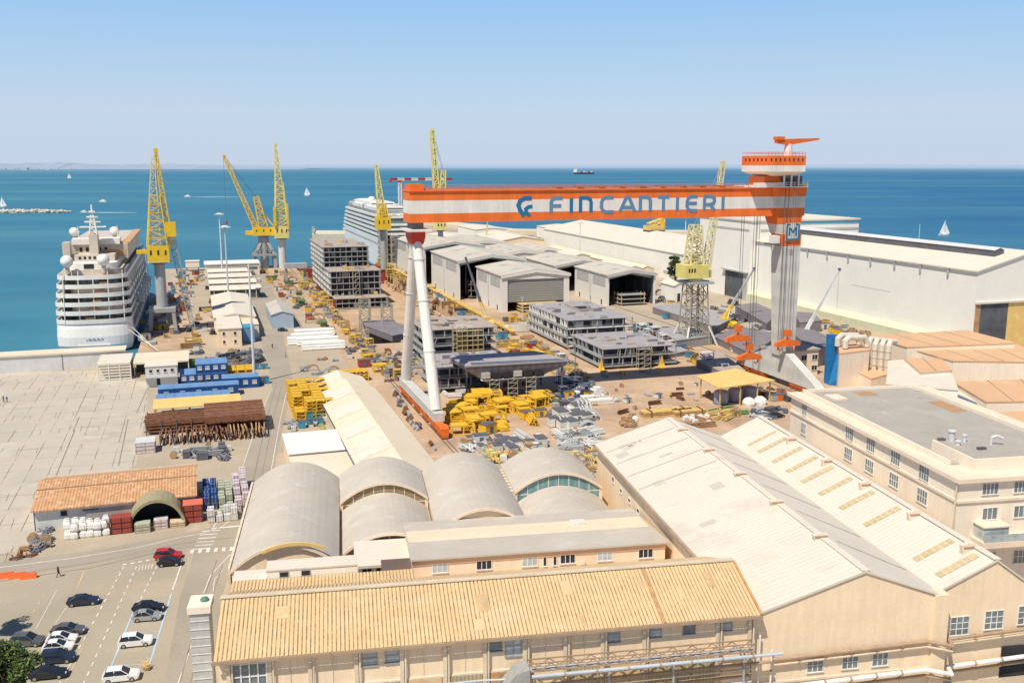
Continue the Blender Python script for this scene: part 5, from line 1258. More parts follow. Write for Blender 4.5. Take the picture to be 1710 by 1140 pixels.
for i, (u, v, w, d, h, mm) in enumerate(((232,500,9,40,6,'white_wall'),(222,560,12,30,8,'ivory_wall'),(180,720,26,60,8,'cream_wall'),(235,830,30,60,7,'white_wall'),(210,400,5,14,9,'white_wall'),(160,800,20,60,6,'cream_wall'),(290,770,40,50,10,'white_wall'),(215,470,6,12,7,'pink_wall'))):
    t = thing('shed', ['white slim shed near the beige range','ivory shed behind the open workshops','wide cream shed by the far quay','low white shed beside the breakwater','small white tower-like shed behind the low ivory-sided workshop','low cream shed right of the far cruise ship','white shed at the breakwater root','pink shed beside the open workshop with deep interior'][i], 'shed', 'A', u, v)
    gable(t, u, u+w, v, v+d, h, h+1.4, 'y', mm, 'white_roof', ov=.4)
    MB().box(u+w*.3,u+w*.6,v-.06,v,0,h*.6).build('door', 'dark', t)
# breakwater
m = MB(); pts = [(259,1045),(292,889),(363,849),(470,812),(470,790),(355,826),(272,870),(235,1030),(225,1120),(240,1125)]
m.ext(pts, -4, 3.2); struct(m, 'breakwater', 'breakwater_stone')
m = MB(); m.ext([(97,886),(135,878),(138,925),(104,938)], -4, 2.4); struct(m, 'pier', 'breakwater_stone')
m = MB(); m.ext([(97.5,886.5),(99,886),(106,937),(104.5,937)], 2.4, 4.0); m.box(97.5,99.5,886.5,890,4.0,9); 
solo(m, 'pier_wall', 'low parapet with a little beacon on the pier left of the far ship', 'sea wall', 'rock', 'A', 100, 890)
rnd = random.Random(9); m = MB()
for k in range(420):
    x = -1000+k*.895+rnd.uniform(-.5,.5); y = 1368+rnd.uniform(-9,9); e_ = min(1,(420-k)/40); m.blob((x, y, rnd.uniform(-2.0, .6)*e_-1.2*(1-e_)), rnd.uniform(2,3.4)*(.5+.5*e_), rnd, .8, 6, 4)
x0 = (0-855)/FPX
for i, p in enumerate(m.v): pass
m.box(-1100,-640,1361,1375,-4,.8)
struct(m, 'breakwater_left', 'rock', 'W')
# ================================================================== ORANGE-ROOFED PLANT BUILDINGS ON THE RIGHT
def px_bld(label, pts, z, wall, roof, z0=0, lean=None, name='plant_building', seams=0):
    P = [at(x, y, q) for (x, y), q in zip(pts, z if hasattr(z, '__len__') else [z]*len(pts))]
    zs = z if hasattr(z, '__len__') else [z]*len(pts)
    u = sum(p[0] for p in P)/len(P); v = sum(p[1] for p in P)/len(P)
    t = thing(name, label, 'industrial building', 'A', round(u,1), round(v,1))
    cx = lambda p, k: (u+(p[0]-u)*k, v+(p[1]-v)*k)
    m = MB(); m.loft([[(*p, z0) for p in P], [(*p, q-.3) for p, q in zip(P, zs)]]); m.build('wall', wall, t)
    m = MB(); m.loft([[(*cx(p,1.012), q-.29) for p, q in zip(P, zs)], [(*cx(p,1.012), q) for p, q in zip(P, zs)]]); r_ = m.build('roof', roof, t)
    if seams:
        a, b_, c, d = P[:4]
        for k in range(1, seams+1):
            s_ = k/(seams+1); p = (a[0]+(b_[0]-a[0])*s_, a[1]+(b_[1]-a[1])*s_); q = (d[0]+(c[0]-d[0])*s_, d[1]+(c[1]-d[1])*s_); za = zs[0]+(zs[1]-zs[0])*s_; zb = zs[3]+(zs[2]-zs[3])*s_
            m = MB(); m.bar((*p, za+.04), (*q, zb+.04), .28, .1); m.build('roof_seam', 'pipe_brown', r_)
    return t
px_bld('plant building with the farthest orange roof, darkest rust at its right end', [(1452,560),(1614,551),(1695,572),(1515,579)], [12,12.5,12.5,12], 'ivory_wall', 'orange_roof', seams=3)
px_bld('plant building with wide orange roof in front of the farthest orange one', [(1516,580),(1695,573),(1760,604),(1592,602)], [11,11,10.5,10.5], 'ivory_wall', 'orange_roof', seams=3)
px_bld('plant building with the smallest orange roof between the vertical ducts and the wide roof', [(1510,598),(1572,598),(1590,618),(1538,622)], 10, 'white_wall', 'orange_roof', seams=1)
px_bld('plant building with nearest orange roof, right behind the ivory office block', [(1592,637),(1760,631),(1780,668),(1648,670)], [8.5,8.5,8,8], 'ivory_wall', 'orange_roof', seams=2)
px_bld('low white plant block with cream roof beside the four vertical ducts', [(1484,602),(1512,600),(1590,625),(1600,650),(1480,640)], 9, 'white_wall', 'white_roof')
px_bld('blue-grey glazed shed in front of the nearest orange roof', [(1562,641),(1592,638),(1640,668),(1638,674)], [7,7,6.5,6.5], 'container_blue_roof', 'white_roof')
px_bld('boxy ivory plant house carrying looped white ducts on its roof', [(1400,574),(1450,571),(1452,584),(1402,590)], 11.5, 'ivory_wall', 'orange_roof')
px_bld('small orange-roofed duct platform at the foot of the four vertical ducts', [(1424,617),(1470,612),(1483,624),(1455,632)], 5, 'ivory_wall', 'orange_roof')
px_bld('ivory roof with dark edge at the far right behind the office block', [(1640,690),(1770,682),(1790,715),(1700,712)], 9, 'ivory_wall', 'orange_roof')
for k in range(4):
    u, v = at(1448+k*11, 618+k*1.5, 4.6)
    t = thing('ventilation_duct', '%s of four fat white vertical ducts beside the orange-roofed plant' % ('leftmost','second from left','second from right','rightmost')[k], 'duct', 'A', u, v)
    m = MB(); m.path([(u,v,4.8),(u,v,12.6),(u+.9,v+.5,13.9),(u+3.2,v+1,13.7)], .78, 10); m.sphere((u,v,12.6), .8, 10, 6); m.sphere((u+.9,v+.5,13.9), .8, 10, 6); m.build('duct', 'duct_cream', t)
    for q in range(3): m = MB(); m.tube((u,v,6.5+q*2.2),(u,v,6.8+q*2.2),0.92,n=10); m.build('flange', 'pipe_tan', t)
u, v = at(1425,575,12.5)
for k in range(2):
    t = thing('ventilation_duct', '%s looped white duct on the roof of the boxy plant house' % ('nearer','farther')[k], 'duct', 'A', u, v)
    m = MB(); y = v-1+k*3.5; P_ = [(u-3.6,y,11.8),(u-3.6,y,14),(u-2.4,y,14.9),(u+3,y,14.6),(u+4,y,13),(u+4,y,11.8)]; m.path(P_, .9, 10)
    for p in P_[1:-1]: m.sphere(p, .92, 10, 6)
    m.build('duct', 'duct_cream', t)
    m = MB(); m.tube((u,y,14.75),(u+.35,y,14.74),1.02,n=10); m.build('flange', 'pipe_tan', t)
u, v = at(1386,640)
t = thing('conveyor_tower', 'bright blue tower with a crumpled blue tarpaulin at its foot, right of the rigid leg', 'tower', 'A', u, v)
MB().box(u-1.4,u+.8,v-1.0,v+1.2,0,15).build('column', 'tarp_blue', t)
m = MB(); rnd = random.Random(8); rg = []
for z, w in ((0,3.9),(1.6,3.9),(4,2.6),(7,1.7),(9.2,1.0)): rg.append([(u+1.5-(9.2-z)*.08+w*math.cos(a*.7854)*rnd.uniform(.8,1.1)+ (9.2-z)*.12, v-1.6+w*.6*math.sin(a*.7854)*rnd.uniform(.8,1.1), z) for a in range(8)])
m.loft(rg); m.build('tarpaulin', 'tarp_blue', t)
b = thing('site_office', 'grey-white two-storey office with dark windows in the shade behind the rigid leg', 'building', 'A', 184, 262)
u, v = at(1352,635); MB().box(u-8,u+7,v+6,v+15,0,8).build('wall', 'ivory_wall', b); MB().box(u-8.4,u+7.4,v+5.6,v+15.4,8,8.5).build('roof', 'flat_roof_grey', b)
for z in (2.4,5.8):
    for k in range(4): window(b, 'f', u-6+k*3.9, z, 1.9, 1.5, v+6, 2, 1, glass='dark')
# open canopy with yellow roof
u0, v0 = 132, 222
t = thing('yard_canopy', 'open canopy with flat yellow-brown roof sheltering tanks in front of the rigid leg', 'canopy', 'A', 140, 229)
m = MB(); m.loft([[(130.5,221.5,z),(149.5,224,z+.3),(146,239,z+.8),(131,235,z+.5)] for z in (5.6,5.85)]); m.build('roof', 'yellow_roof', t)
for (x, y) in ((131.5,222.5),(138,223),(144,224),(148.6,225),(146,237),(132,234)): m = MB(); m.box(x-.15,x+.15,y-.15,y+.15,0,5.7); m.build('post', 'yellow_dirty', t)
for k, (x, y) in enumerate(((134.5,227),(139.5,228),(144.5,228.5))):
    t = thing('storage_tank', 'dusky lilac tank under the yellow canopy, %s of three' % ('left','middle','right')[k], 'tank', 'A', x, y)
    m = MB(); m.tube((x,y,.2),(x,y,3.2),2.0,n=16); m.sphere((x,y,3.2),2.0,16,8,.35); m.build('vessel', 'tank_lilac', t); m = MB(); m.tube((x,y,0),(x,y,.3),2.2,n=16); m.build('base_ring', 'steel_dark', t)
for k, (x, y) in enumerate(((140.5,222.5),(144.3,222.8))):
    m = MB(); rnd = random.Random(k); m.blob((x,y,.8),1.9,rnd,.8,10,6,.1); solo(m, 'covered_heap', 'white tarpaulin heap in front of the yellow canopy, %s of two' % ('left','right')[k], 'heap', 'tarp_white', 'A', x, y)
# wide plate platform behind the lattice tower
for i, (pts, z, lb, rm) in enumerate((
  ([(1163,600),(1200,585),(1245,618),(1210,622)], 2.2, 'pinkish plate platform between the lattice tower and the rigid leg', 'deck_plate_warm'),
  ([(1090,512),(1130,505),(1225,530),(1195,545)], 3.0, 'grey steel block farthest left in the right-hand storage yard', 'deck_plate'),
  ([(1190,560),(1235,545),(1300,560),(1255,590)], 2.6, 'mauve steel block beside the yellow truck crane', 'primer_mauve'),
  ([(1228,510),(1262,505),(1300,522),(1280,540)], 4.0, 'dark mauve steel block under the dark doorway of the tall hall', 'primer_mauve'),
  ([(1310,545),(1350,548),(1405,570),(1360,585)], 6.0, 'large grey-mauve steel block right of the rigid leg', 'primer_mauve'),
  ([(1325,520),(1358,522),(1372,535),(1335,538)], 4.5, 'smaller grey-mauve steel block behind the large one right of the rigid leg', 'primer_mauve'),
  ([(1095,548),(1150,545),(1190,560),(1130,568)], 3.4, 'long grey steel block behind the lattice tower crane', 'primer_grey'),
  ([(1080,580),(1120,572),(1150,585),(1110,592)], 1.6, 'flat grey steel panel by the foot of the lattice tower crane', 'deck_plate'),
  ([(610,543),(655,536),(700,552),(655,560)], 2.4, 'low mauve steel block at the near end of the dry dock', 'primer_mauve'))):
    px_bld(lb, pts, z, 'primer_mauve' if i != 6 else 'primer_grey', rm, name='steel_block')
    
# ================================================================== DECK BLOCKS IN THE CENTRE
def deck_block(label, u0, u1, v0, v1, nf, fh=2.9, z0=1.2, top='deck_plate', hole=False, side='primer_grey', scaf=True, seed=1, tan=False):
    rnd = random.Random(seed)
    t = thing('deck_block', label, 'ship block', 'A', u0, v0)
    for k in range(nf+1):
        z = z0+k*fh
        MB().box(u0,u1,v0,v1,z-.18,z+.02).build('deck', top if k == nf else side, t)
        if k < nf:
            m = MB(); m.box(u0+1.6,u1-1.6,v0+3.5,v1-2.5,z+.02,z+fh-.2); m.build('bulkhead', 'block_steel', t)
            m = MB(); m.box(u0-.35,u0,v0,v1,z-.25,z+.7) ; m.box(u0,u1,v0-.06,v0,z+.9,z+1.0); m.box(u0,u1,v0-.06,v0,z+.45,z+.52); m.build('edge_rail', 'steel_grey', t)
            n = int((u1-u0)/3.2)
            for q in range(n+1):
                if 0 < q < n and rnd.random() < .35: continue
                x = u0+(u1-u0)*q/n+(rnd.uniform(-.7,.7) if 0 < q < n else 0); m = MB(); m.box(x-.15 if q else x,x+.15 if q<n else x,v0+.2,v0+.6,z,z+fh-.18)
                if q in (0,n): m = MB(); m.box(min(x,x+(.3 if q==0 else -.3)),max(x,x+(.3 if q==0 else -.3)),v0+.2,v0+.6,z,z+fh-.18)
                m.build('stanchion', 'steel_grey', t)
            n = int((v1-v0)/3.4)
            for q in range(1, n):
                if rnd.random() < .25: continue
                y = v0+(v1-v0)*q/n+rnd.uniform(-.4,.4); m = MB(); m.box(u0,u0+1.0,y-.18,y+.18,z,z+fh-.18); m.build('cabin_divider', side, t)
            for q in range(int((u1-u0)/7)):
                if rnd.random() < .75:
                    x = u0+1+q*7+rnd.uniform(0,3); w = rnd.uniform(1.2,4); m = MB(); m.box(x,min(x+w,u1-.4),v0+1.2+rnd.random(),v0+3.4,z+.03,z+fh*rnd.uniform(.6,.92)); m.build('partition', rnd.choice(['primer_grey','navy_steel','steel_dark','deck_plate','louvre_grey']), t)
    zt = z0+nf*fh
    for q in range(int((u1-u0)/5)+1):      # trestles
        for y in (v0+1.5, (v0+v1)/2, v1-2): 
            x = u0+1+q*5
            if x < u1-.5: MB().box(x-.4,x+.4,y-.4,y+.4,0,z0-.2).build('trestle', 'yellow_dirty', t)
    for q in range(16):
        x, y = rnd.uniform(u0+1,u1-3), rnd.uniform(v0+1,v1-3); w = rnd.uniform(.5,3.5)
        MB().box(x,x+w,y,y+rnd.uniform(.3,1.0),zt+.03,zt+rnd.uniform(.2,.7)).build('deck_gear', rnd.choice(['steel_dark','steel_grey','primer_mauve','steel_light','rust_light']), t)
    for q in range(9):      # panels propped at odd angles, clamps and ladders on the open front
        x = rnd.uniform(u0+.5,u1-2.5); k = rnd.randrange(nf); z = z0+k*fh; m = MB(); m.bar((x,v0+.1,z+.1),(x+rnd.uniform(-1.5,1.5),v0+.1,z+fh-.3),.16,.1); m.build('prop', rnd.choice(['steel_light','scaffold_yellow','rust_light','steel_grey']), t)
    for q in range(5):
        x = rnd.uniform(u0+.5,u1-4); y = rnd.uniform(v0+2,v1-4); MB().box(x,x+rnd.uniform(1.5,4),y,y+.15,zt,zt+rnd.uniform(.6,1.5)).build('upstand', rnd.choice(['steel_dark','primer_mauve','steel_grey']), t)
    if hole:
        cx, cy = u0+(u1-u0)*.62, v0+(v1-v0)*.55
        MB().box(cx-3.6,cx+3.6,cy-6,cy+6,zt+.03,zt+.09).build('deck_opening', 'dark', t)
        m = MB(); m.box(cx-4,cx+4,cy-6.5,cy-6,zt,zt+.9); m.box(cx-4,cx-3.6,cy-6,cy+6,zt,zt+.9); m.build('coaming', 'deck_plate_warm', t)
    if scaf:
        for x in ((u0+u1)/2+rnd.uniform(-3,3),):
            m = MB()
            for k in range(nf*2+1):
                z = k*(zt-.5)/(nf*2); m.box(x-2.2,x+2.2,v0-2,v0-.5,z,z+.12); m.bar((x-2.2,v0-2,z),(x+2.2,v0-2,z+(zt-.5)/(nf*2)),.14) if k < nf*2 else None
            for px_ in (x-2.2,x,x+2.2):
                for y in (v0-2,v0-.5): m.box(px_-.09,px_+.09,y-.09,y+.09,0,zt+1)
            m.build('scaffold', 'scaffold_tan', t)
    return t
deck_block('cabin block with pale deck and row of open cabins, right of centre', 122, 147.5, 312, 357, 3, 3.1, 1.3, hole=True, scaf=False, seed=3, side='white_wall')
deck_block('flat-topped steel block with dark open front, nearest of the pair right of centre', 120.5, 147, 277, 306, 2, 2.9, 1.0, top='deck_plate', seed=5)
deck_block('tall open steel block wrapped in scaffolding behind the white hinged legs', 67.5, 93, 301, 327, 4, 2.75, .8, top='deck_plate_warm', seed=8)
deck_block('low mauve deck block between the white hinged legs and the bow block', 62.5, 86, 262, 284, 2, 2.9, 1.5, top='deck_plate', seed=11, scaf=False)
# extra scaffolds over the tall block
t = thing('scaffold', 'big tan scaffold bay on the front of the tall open steel block', 'scaffold', 'A', 82, 300)
m = MB()
for k in range(8): m.box(78,87,298.2,298.32,k*1.6,k*1.6+.14); m.box(78,87,299.8,299.95,k*1.6,k*1.6+.1)
for q in range(6): m.box(78+q*1.8-.08,78+q*1.8+.08,298.2,298.36,0,12.6)
m.build('tube_frame', 'scaffold_yellow', t)
m = MB()
for k in range(1,8): m.box(78.1,86.9,298.35,299.7,k*1.6+.16,k*1.6+.2)
m.build('boards', 'scaffold_tan', t)
# bow block: wide flared top on a narrow stem
t = thing('bow_block', 'dark blue-grey bow block with flared sides standing on posts in front of the shadow band', 'ship block', 'A', 84, 254)
z1, z2, z3 = 10.4, 7.4, 3.6
m = MB(); m.loft([[(u,v,z) for u, v in P] for P, z in (([(77,252.5),(86,252.5),(86,262),(77,262)],1.8),([(74.5,251.5),(88.5,251.3),(88.5,263),(74.5,263)],4.6),([(71.5,251.0),(92,250.6),(92,263),(71.5,263)],6.6),([(68.0,250.4),(97.2,248.8),(95,264),(67,264)],8.9),([(67.8,250.3),(97.4,248.6),(95,264),(67,264)],9.9))]); m.build('hull_shell', 'shell_plum', t)
m = MB(); m.loft([[(u,v,z) for u, v in [(67.8,250.0),(97.6,248.4),(96,256),(93,264.5),(66.8,264.5)]] for z in (9.92,10.35)]); m.build('deck', 'deck_plate', t)
m = MB(); m.poly([(69.5,250.3,10.37),(97,248.7,10.37),(95.5,251.5,10.37),(70,253.5,10.37)]); m.build('deck_margin', 'navy_steel', t)
for k in range(6): x = 72.4+k*3.1; MB().box(x,x+2.3,249.4,251.2,6.4,8.0).build('opening', 'dark' if k % 3 else 'louvre_grey', t)
MB().box(72.3,91.2,249.6,251.2,5.75,5.95).build('ledge', 'steel_light', t)
for k in range(4): x = 76.3+k*2.8; MB().box(x,x+1.9,251.4,252.4,3.0,5.5).build('opening', 'dark', t)
for x, y in ((68.2,250.8),(78,252.6),(84,252.6),(96.2,249.8),(94.5,263),(68,263)): MB().box(x-.2,x+.2,y-.2,y+.2,0,9.8 if x < 70 or x > 92 else 3).build('post', 'steel_dark', t)
for x in (76,81.4,86.8):
    m = MB()
    for k in range(5): m.box(x-1.4,x+1.4,249.6,251.0,k*1.5,k*1.5+.12)
    for a in (-1.4,1.4): m.box(x+a-.08,x+a+.08,249.6,249.76,0,7)
    for k in range(4): m.bar((x-1.4,249.6,k*1.5),(x+1.4,249.6,k*1.5+1.5),.1)
    m.build('stair_scaffold', 'scaffold_tan', t)
# yellow walkway and gear along the right side of the dry dock
t = thing('dock_walkway', 'long yellow service walkway along the right edge of the dry dock', 'walkway', 'A', 112, 345)
MB().box(111.4,113.6,345,626,1.6,1.85).build('walkway_deck', 'yellow_dirty', t)
m = MB()
for u in (111.4,113.6): m.box(u-.06,u+.06,345,626,2.7,2.8); m.box(u-.06,u+.06,345,626,2.2,2.26)
m.build('railing', 'yellow_paint', t)
for k in range(47): v = 346+k*6; m = MB(); m.box(111.5,113.5,v,v+.3,0,1.6); m.build('bracket', 'yellow_dirty', t)
t = thing('dock_fence', 'yellow railing along the left edge of the dry dock', 'railing', 'A', 56, 345)
m = MB(); m.box(56.2,56.3,230,590,1.0,1.1); m.box(56.2,56.3,230,590,.5,.56); m.build('rail', 'yellow_paint', t)
m = MB()
for k in range(80): v = 231+k*4.5; m.box(56.18,56.32,v,v+.12,.02,1.1)
m.build('posts', 'yellow_paint', t)
# ================================================================== LEFT YARD
b = thing('long_wall_building', 'long low pale grey building with flat roof along the waterfront at far left', 'building', 'A', -60, 331)
MB().box(-230,-25.5,330.6,337.6,0,5.2).build('wall', 'grey_panel' if 0 else 'steel_light', b); MB().box(-230.4,-25.1,330.2,338,5.2,5.7).build('roof', 'cream_roof', b)
MB().box(-44.2,-44,330.5,330.6,0,5).build('wall_joint', 'steel_dark', b)
# white shed with striped screen
b = thing('screen_shed', 'white flat-roofed shed with slatted screen front at the plaza edge', 'shed', 'A', -31, 302)
MB().box(-32,-22.5,310,326,4.6,5.2).build('roof', 'white_roof', b)
MB().box(-31.7,-22.8,312,326,0,4.6).build('wall', 'cream_wall', b)
for k in range(5): MB().box(-32,-22.5,309.9,310.1,.2+k*.9,.55+k*.9).build('slat', 'frame_white', b)
for k in range(4): x = -31.9+k*3.1; MB().box(x,x+.25,309.8,310.2,0,4.6).build('post', 'frame_white', b)
b = thing('flat_shed', 'long flat white roof right of the slatted shed with dark open bays', 'shed', 'A', -21, 318)
MB().box(-22,-5.5,314,331,3.6,4.1).build('roof', 'cream_roof', b); MB().box(-21.5,-6,320,331,0,3.6).build('wall', 'dark_opening', b)
for k in range(5): x = -21.8+k*4; MB().box(x,x+.3,314.2,314.5,0,3.6).build('post', 'frame_white', b)
b = thing('portable_office', 'white two-storey cabin stack left of the blue ones', 'site cabin', 'A', -16, 296)
MB().box(-17.5,-8.6,296,306,0,3.1).build('lower_cabin', 'container_white', b); MB().box(-17.5,-8.6,296,306,3.14,6.2).build('upper_cabin', 'container_white', b)
MB().box(-17.7,-8.4,295.8,306.2,6.2,6.4).build('roof', 'white_roof', b); MB().box(-18,-8.2,294.6,295.95,3.0,3.14).build('gallery', 'steel_grey', b)
for k in range(4): window(b, 'f', -16+k*2, 4.9, .8, .9, 296, 1, 1, glass='dark')
window(b, 'f', -14, 1.6, 1.0, 2.0, 296, 1, 1, glass='dark', name='door')
def cabin(label, u0, u1, v0, v1, z0, h=2.9, n=3, mat='container_blue', roof='container_blue_roof', wz=1.7, group=None, gl='frame_white'):
    t = thing('portable_cabin', label, 'site cabin', 'A', u0, v0, 0)
    m = MB(); m.box(u0,u1,v0,v1,z0,z0+h-.15); m.build('body', mat, t); MB().box(u0-.06,u1+.06,v0-.06,v1+.06,z0+h-.15,z0+h-.01).build('roof', roof, t)
    for k in range(n): window(t, 'f', u0+(u1-u0)*(k+.5)/n, z0+wz, 1.1, 1.0, v0, 2, 1, glass='glass_light')
    return t
for k in range(3):
    cabin('blue cabin with white windows, %s in the lower row of the rear stack' % ('left','middle','right')[k], -8+k*4.6, -3.5+k*4.6, 297, 306, .1, n=2)
    if k: cabin('blue cabin with white windows, %s in the upper row of the rear stack' % ('','left','right')[k], -8+k*4.6, -3.5+k*4.6, 297, 306, 3.02, n=2)
for k in range(5):
    cabin('blue cabin in the long single row, %s from its left end' % ('first','second','third','fourth','fifth')[k], -13.5+k*4.35, -9.25+k*4.35, 278, 283.4, .1, 3.2, n=1)
for k in range(2): cabin('pale-roofed blue cabin set back at the right end of the long row, %s one' % ('left','right')[k], 4.0+k*5.2, 9.1+k*5.2, 286.5, 292.5, .1, 3.2, n=2)
b = thing('container_row', 'single low blue roof strip in front of the long blue cabin row', 'shed', 'A', -13.5, 272)
MB().box(-13.6,5.6,270,275,0,2.4).build('wall', 'container_blue', b)
for k in range(8): MB().box(-13.8+k*2.43,-11.43+k*2.43,269.6,275.4,2.4,2.55).build('roof_panel', 'container_blue_roof', b)
b = thing('material_shed', 'low shed with flat yellow ochre roof between blue cabins and rusty steel', 'shed', 'A', -13, 262)
MB().prism([(255.5,3.0),(264.5,3.5),(264.5,3.7),(255.5,3.2)], 'x', -14, 8).build('roof', 'yellow_roof', b)
for k in range(6): x = -13.6+k*4.2; MB().box(x,x+.3,255.8,256.1,0,3.05).build('post', 'wood', b); MB().box(x,x+.3,264,264.3,0,3.5).build('post', 'wood', b)
# racks of rusty sections
def rack(label, u0, u1, v0, v1, h, levels, mat, bars, seed=0, along='u', cover=None, frame='steel_dark'):
    rnd = random.Random(seed); t = thing('steel_rack', label, 'rack', 'A', u0, v0)
    n = max(2, int((u1-u0)/3))
    for k in range(n+1): x = u0+(u1-u0)*k/n; m = MB(); m.box(x-.12,x+.12,v0,v0+.25,0,h); m.box(x-.12,x+.12,v1-.25,v1,0,h); m.build('upright', frame, t)
    for l in range(levels):
        z = .4+(h-.4)*l/levels
        m = MB()
        for q in range(bars):
            if along == 'u': y = v0+.4+(v1-v0-.8)*q/max(1,bars-1); q_ = rnd.uniform(.4,.6)*(u1-u0)+u0; m.bar((u0+rnd.uniform(-.6,.4),y,z+.3+rnd.uniform(0,.2)),(q_-.2,y,z+.3+rnd.uniform(0,.2)),.34); m.bar((q_+.1,y,z+.3+rnd.uniform(0,.2)),(u1+rnd.uniform(-.5,.6),y,z+.3+rnd.uniform(0,.2)),.34)
            else: x = u0+.3+(u1-u0-.6)*q/max(1,bars-1); m.bar((x+rnd.uniform(-.2,.2),v0+rnd.uniform(-.5,1.5),z+.3+rnd.uniform(0,.25)),(x+rnd.uniform(-.6,.6),v1+rnd.uniform(-.5,.6),z+.3+rnd.uniform(0,.25)),.3)
        m.build('stored_bars', mat, t)
    if cover: MB().prism([(v0-.3,h),(v1+.3,h+.6),(v1+.3,h+.8),(v0-.3,h+.2)], 'x', u0-.5, u1+.5).build('cover', cover, t)
    return t
rack('rack of rusty girders at the left under the ochre-roofed shed', -15, -1, 241.5, 251, 3.6, 4, 'rust_steel', 13, 1, 'u')
rack('tallest rusty rack covered by a flat brown sheet', -1, 12.5, 240, 250, 4.4, 3, 'rust_steel', 12, 2, 'u')
for o_ in [x for x in C.objects if x.get('label') == 'tallest rusty rack covered by a flat brown sheet']:
    m = MB()
    for k in range(12): m.box(-1.4,13,237.2+k*1.1,238.1+k*1.1,4.45+k*.03,4.6+k*.03+.05*(k%3))
    m.box(-1.4,13,236.9,237.15,3.2,4.4)
    m.build('brown_boards', 'rust_steel', o_)
rack('low rack of rusty frames with tangled ends, in front of the rusty racks', -11.5, 4, 231, 238, 2.6, 3, 'rust_steel', 14, 3, 'v')
rack('low rack of lighter tan frames at the right end of the rusty stock', 4.2, 12.5, 231, 238, 2.4, 3, 'rust_light', 9, 4, 'v')
# orange warehouse
b = thing('warehouse', 'long grey warehouse with stepped orange tiled roof by the parking area', 'warehouse', 'A', -31, 182)
MB().prism([(182,0),(199,0),(199,3.6),(190.5,5.2),(182,3.9)], 'x', -31, -3.6).build('wall', 'steel_light', b)
r_ = MB().prism([(181.2,3.82),(189.6,5.05),(189.6,5.3),(181.2,4.07)], 'x', -31.5, -3.2).build('roof', 'tile_roof', b)
MB().prism([(189.3,5.45),(193.5,5.9),(199.8,4.3),(199.8,4.1),(193.5,5.6),(189.3,5.2)], 'x', -31.5, -3.2).build('roof', 'tile_roof', b)
MB().box(-31.6,-3.1,189.2,189.35,5.1,5.5).build('roof_step', 'pipe_brown', b)
MB().box(-31.6,-3.1,199.7,200.1,4.0,4.5).build('eaves', 'pipe_tan', b)
MB().box(-22.5,-14.6,181.75,182,.05,3.4).build('sliding_door', 'primer_grey', b); MB().box(-23,-10.5,181.55,181.74,3.4,3.65).build('door_rail', 'frame_white', b)
window(b, 'f', -26.2, 2.9, 1.0, .9, 182, 1, 1, glass='dark', frame='steel_grey')
MB().box(-31.2,-31,182,183,0,3.9).build('corner_post', 'steel_dark', b)
m = MB(); m.box(-23,-20.4,181.5,181.9,3.05,3.35); m.build('sign_board', 'steel_dark', b)
# arched canvas hut
b = thing('arched_hut', 'olive arched shelter with dark open front against the orange-roofed warehouse', 'shelter', 'A', -10, 176)
def arc(cx, r, h, n=16): return [(cx+r*math.cos(math.pi*i/n), h*math.sin(math.pi*i/n)) for i in range(n+1)]
A1, A2 = arc(-10.3,5.0,5.5), arc(-10.3,4.5,4.95)
m = MB(); m.loft([[(x,v,z) for x, z in A1]+[(x,v,z) for x, z in reversed(A2)] for v in (176.5,182.2)]); m.build('canopy', 'olive_canvas', b)
m = MB(); m.poly([(x,181.6,z) for x, z in A2]); m.build('back', 'dark', b)
# timber racks and crates near the hut
def crate_stack(label, u, v, w, d, h, mat, top=None, name='crate_stack', rows=3, cat='crates', grp=None, rot=0):
    t = thing(name, label, cat, 'A', u, v, 0, rot, grp, local=True)
    n = rows
    for k in range(n): m = MB(); m.box(-w/2,w/2,-d/2,d/2,h*k/n+.08,h*(k+1)/n-.06); m.build('crate', mat, t)
    m = MB(); 
    for x in (-w/2+.1, 0, w/2-.1): m.box(x-.08,x+.08,-d/2-.04,-d/2,0,h)
    for k in range(n): m.box(-w/2,w/2,-d/2-.05,-d/2-.01,h*k/n,h*k/n+.1)
    m.build('batten', 'wood' if mat != 'container_red' else 'dark', t)
    if top: MB().box(-w/2-.05,w/2+.05,-d/2-.05,d/2+.05,h,h+.08).build('lid', top, t)
    return t
crate_stack('red slatted container left of the arched shelter', -16.2, 177.3, 3.6, 2.6, 3.0, 'container_red')
crate_stack('red slatted container with bright top right of the arched shelter', -4.0, 179.2, 3.4, 3.2, 3.4, 'container_red', 'container_red_roof')
crate_stack('grey-green crate pile in the mouth of the arched shelter', -12.7, 176.2, 2.6, 2.2, 1.7, 'bag_green')
crate_stack('pale crate pile in the middle of the arched shelter', -9.6, 177.2, 2.4, 2.2, 1.8, 'tarp_lilac')
crate_stack('low plank pile at the right of the arched shelter mouth', -6.8, 177.2, 2.6, 2.2, 1.1, 'pipe_tan')
crate_stack('small orange-topped pallet beside the warehouse sliding door', -16.4, 180.3, 2.8, 1.6, .9, 'rust_light', 'container_red_roof')
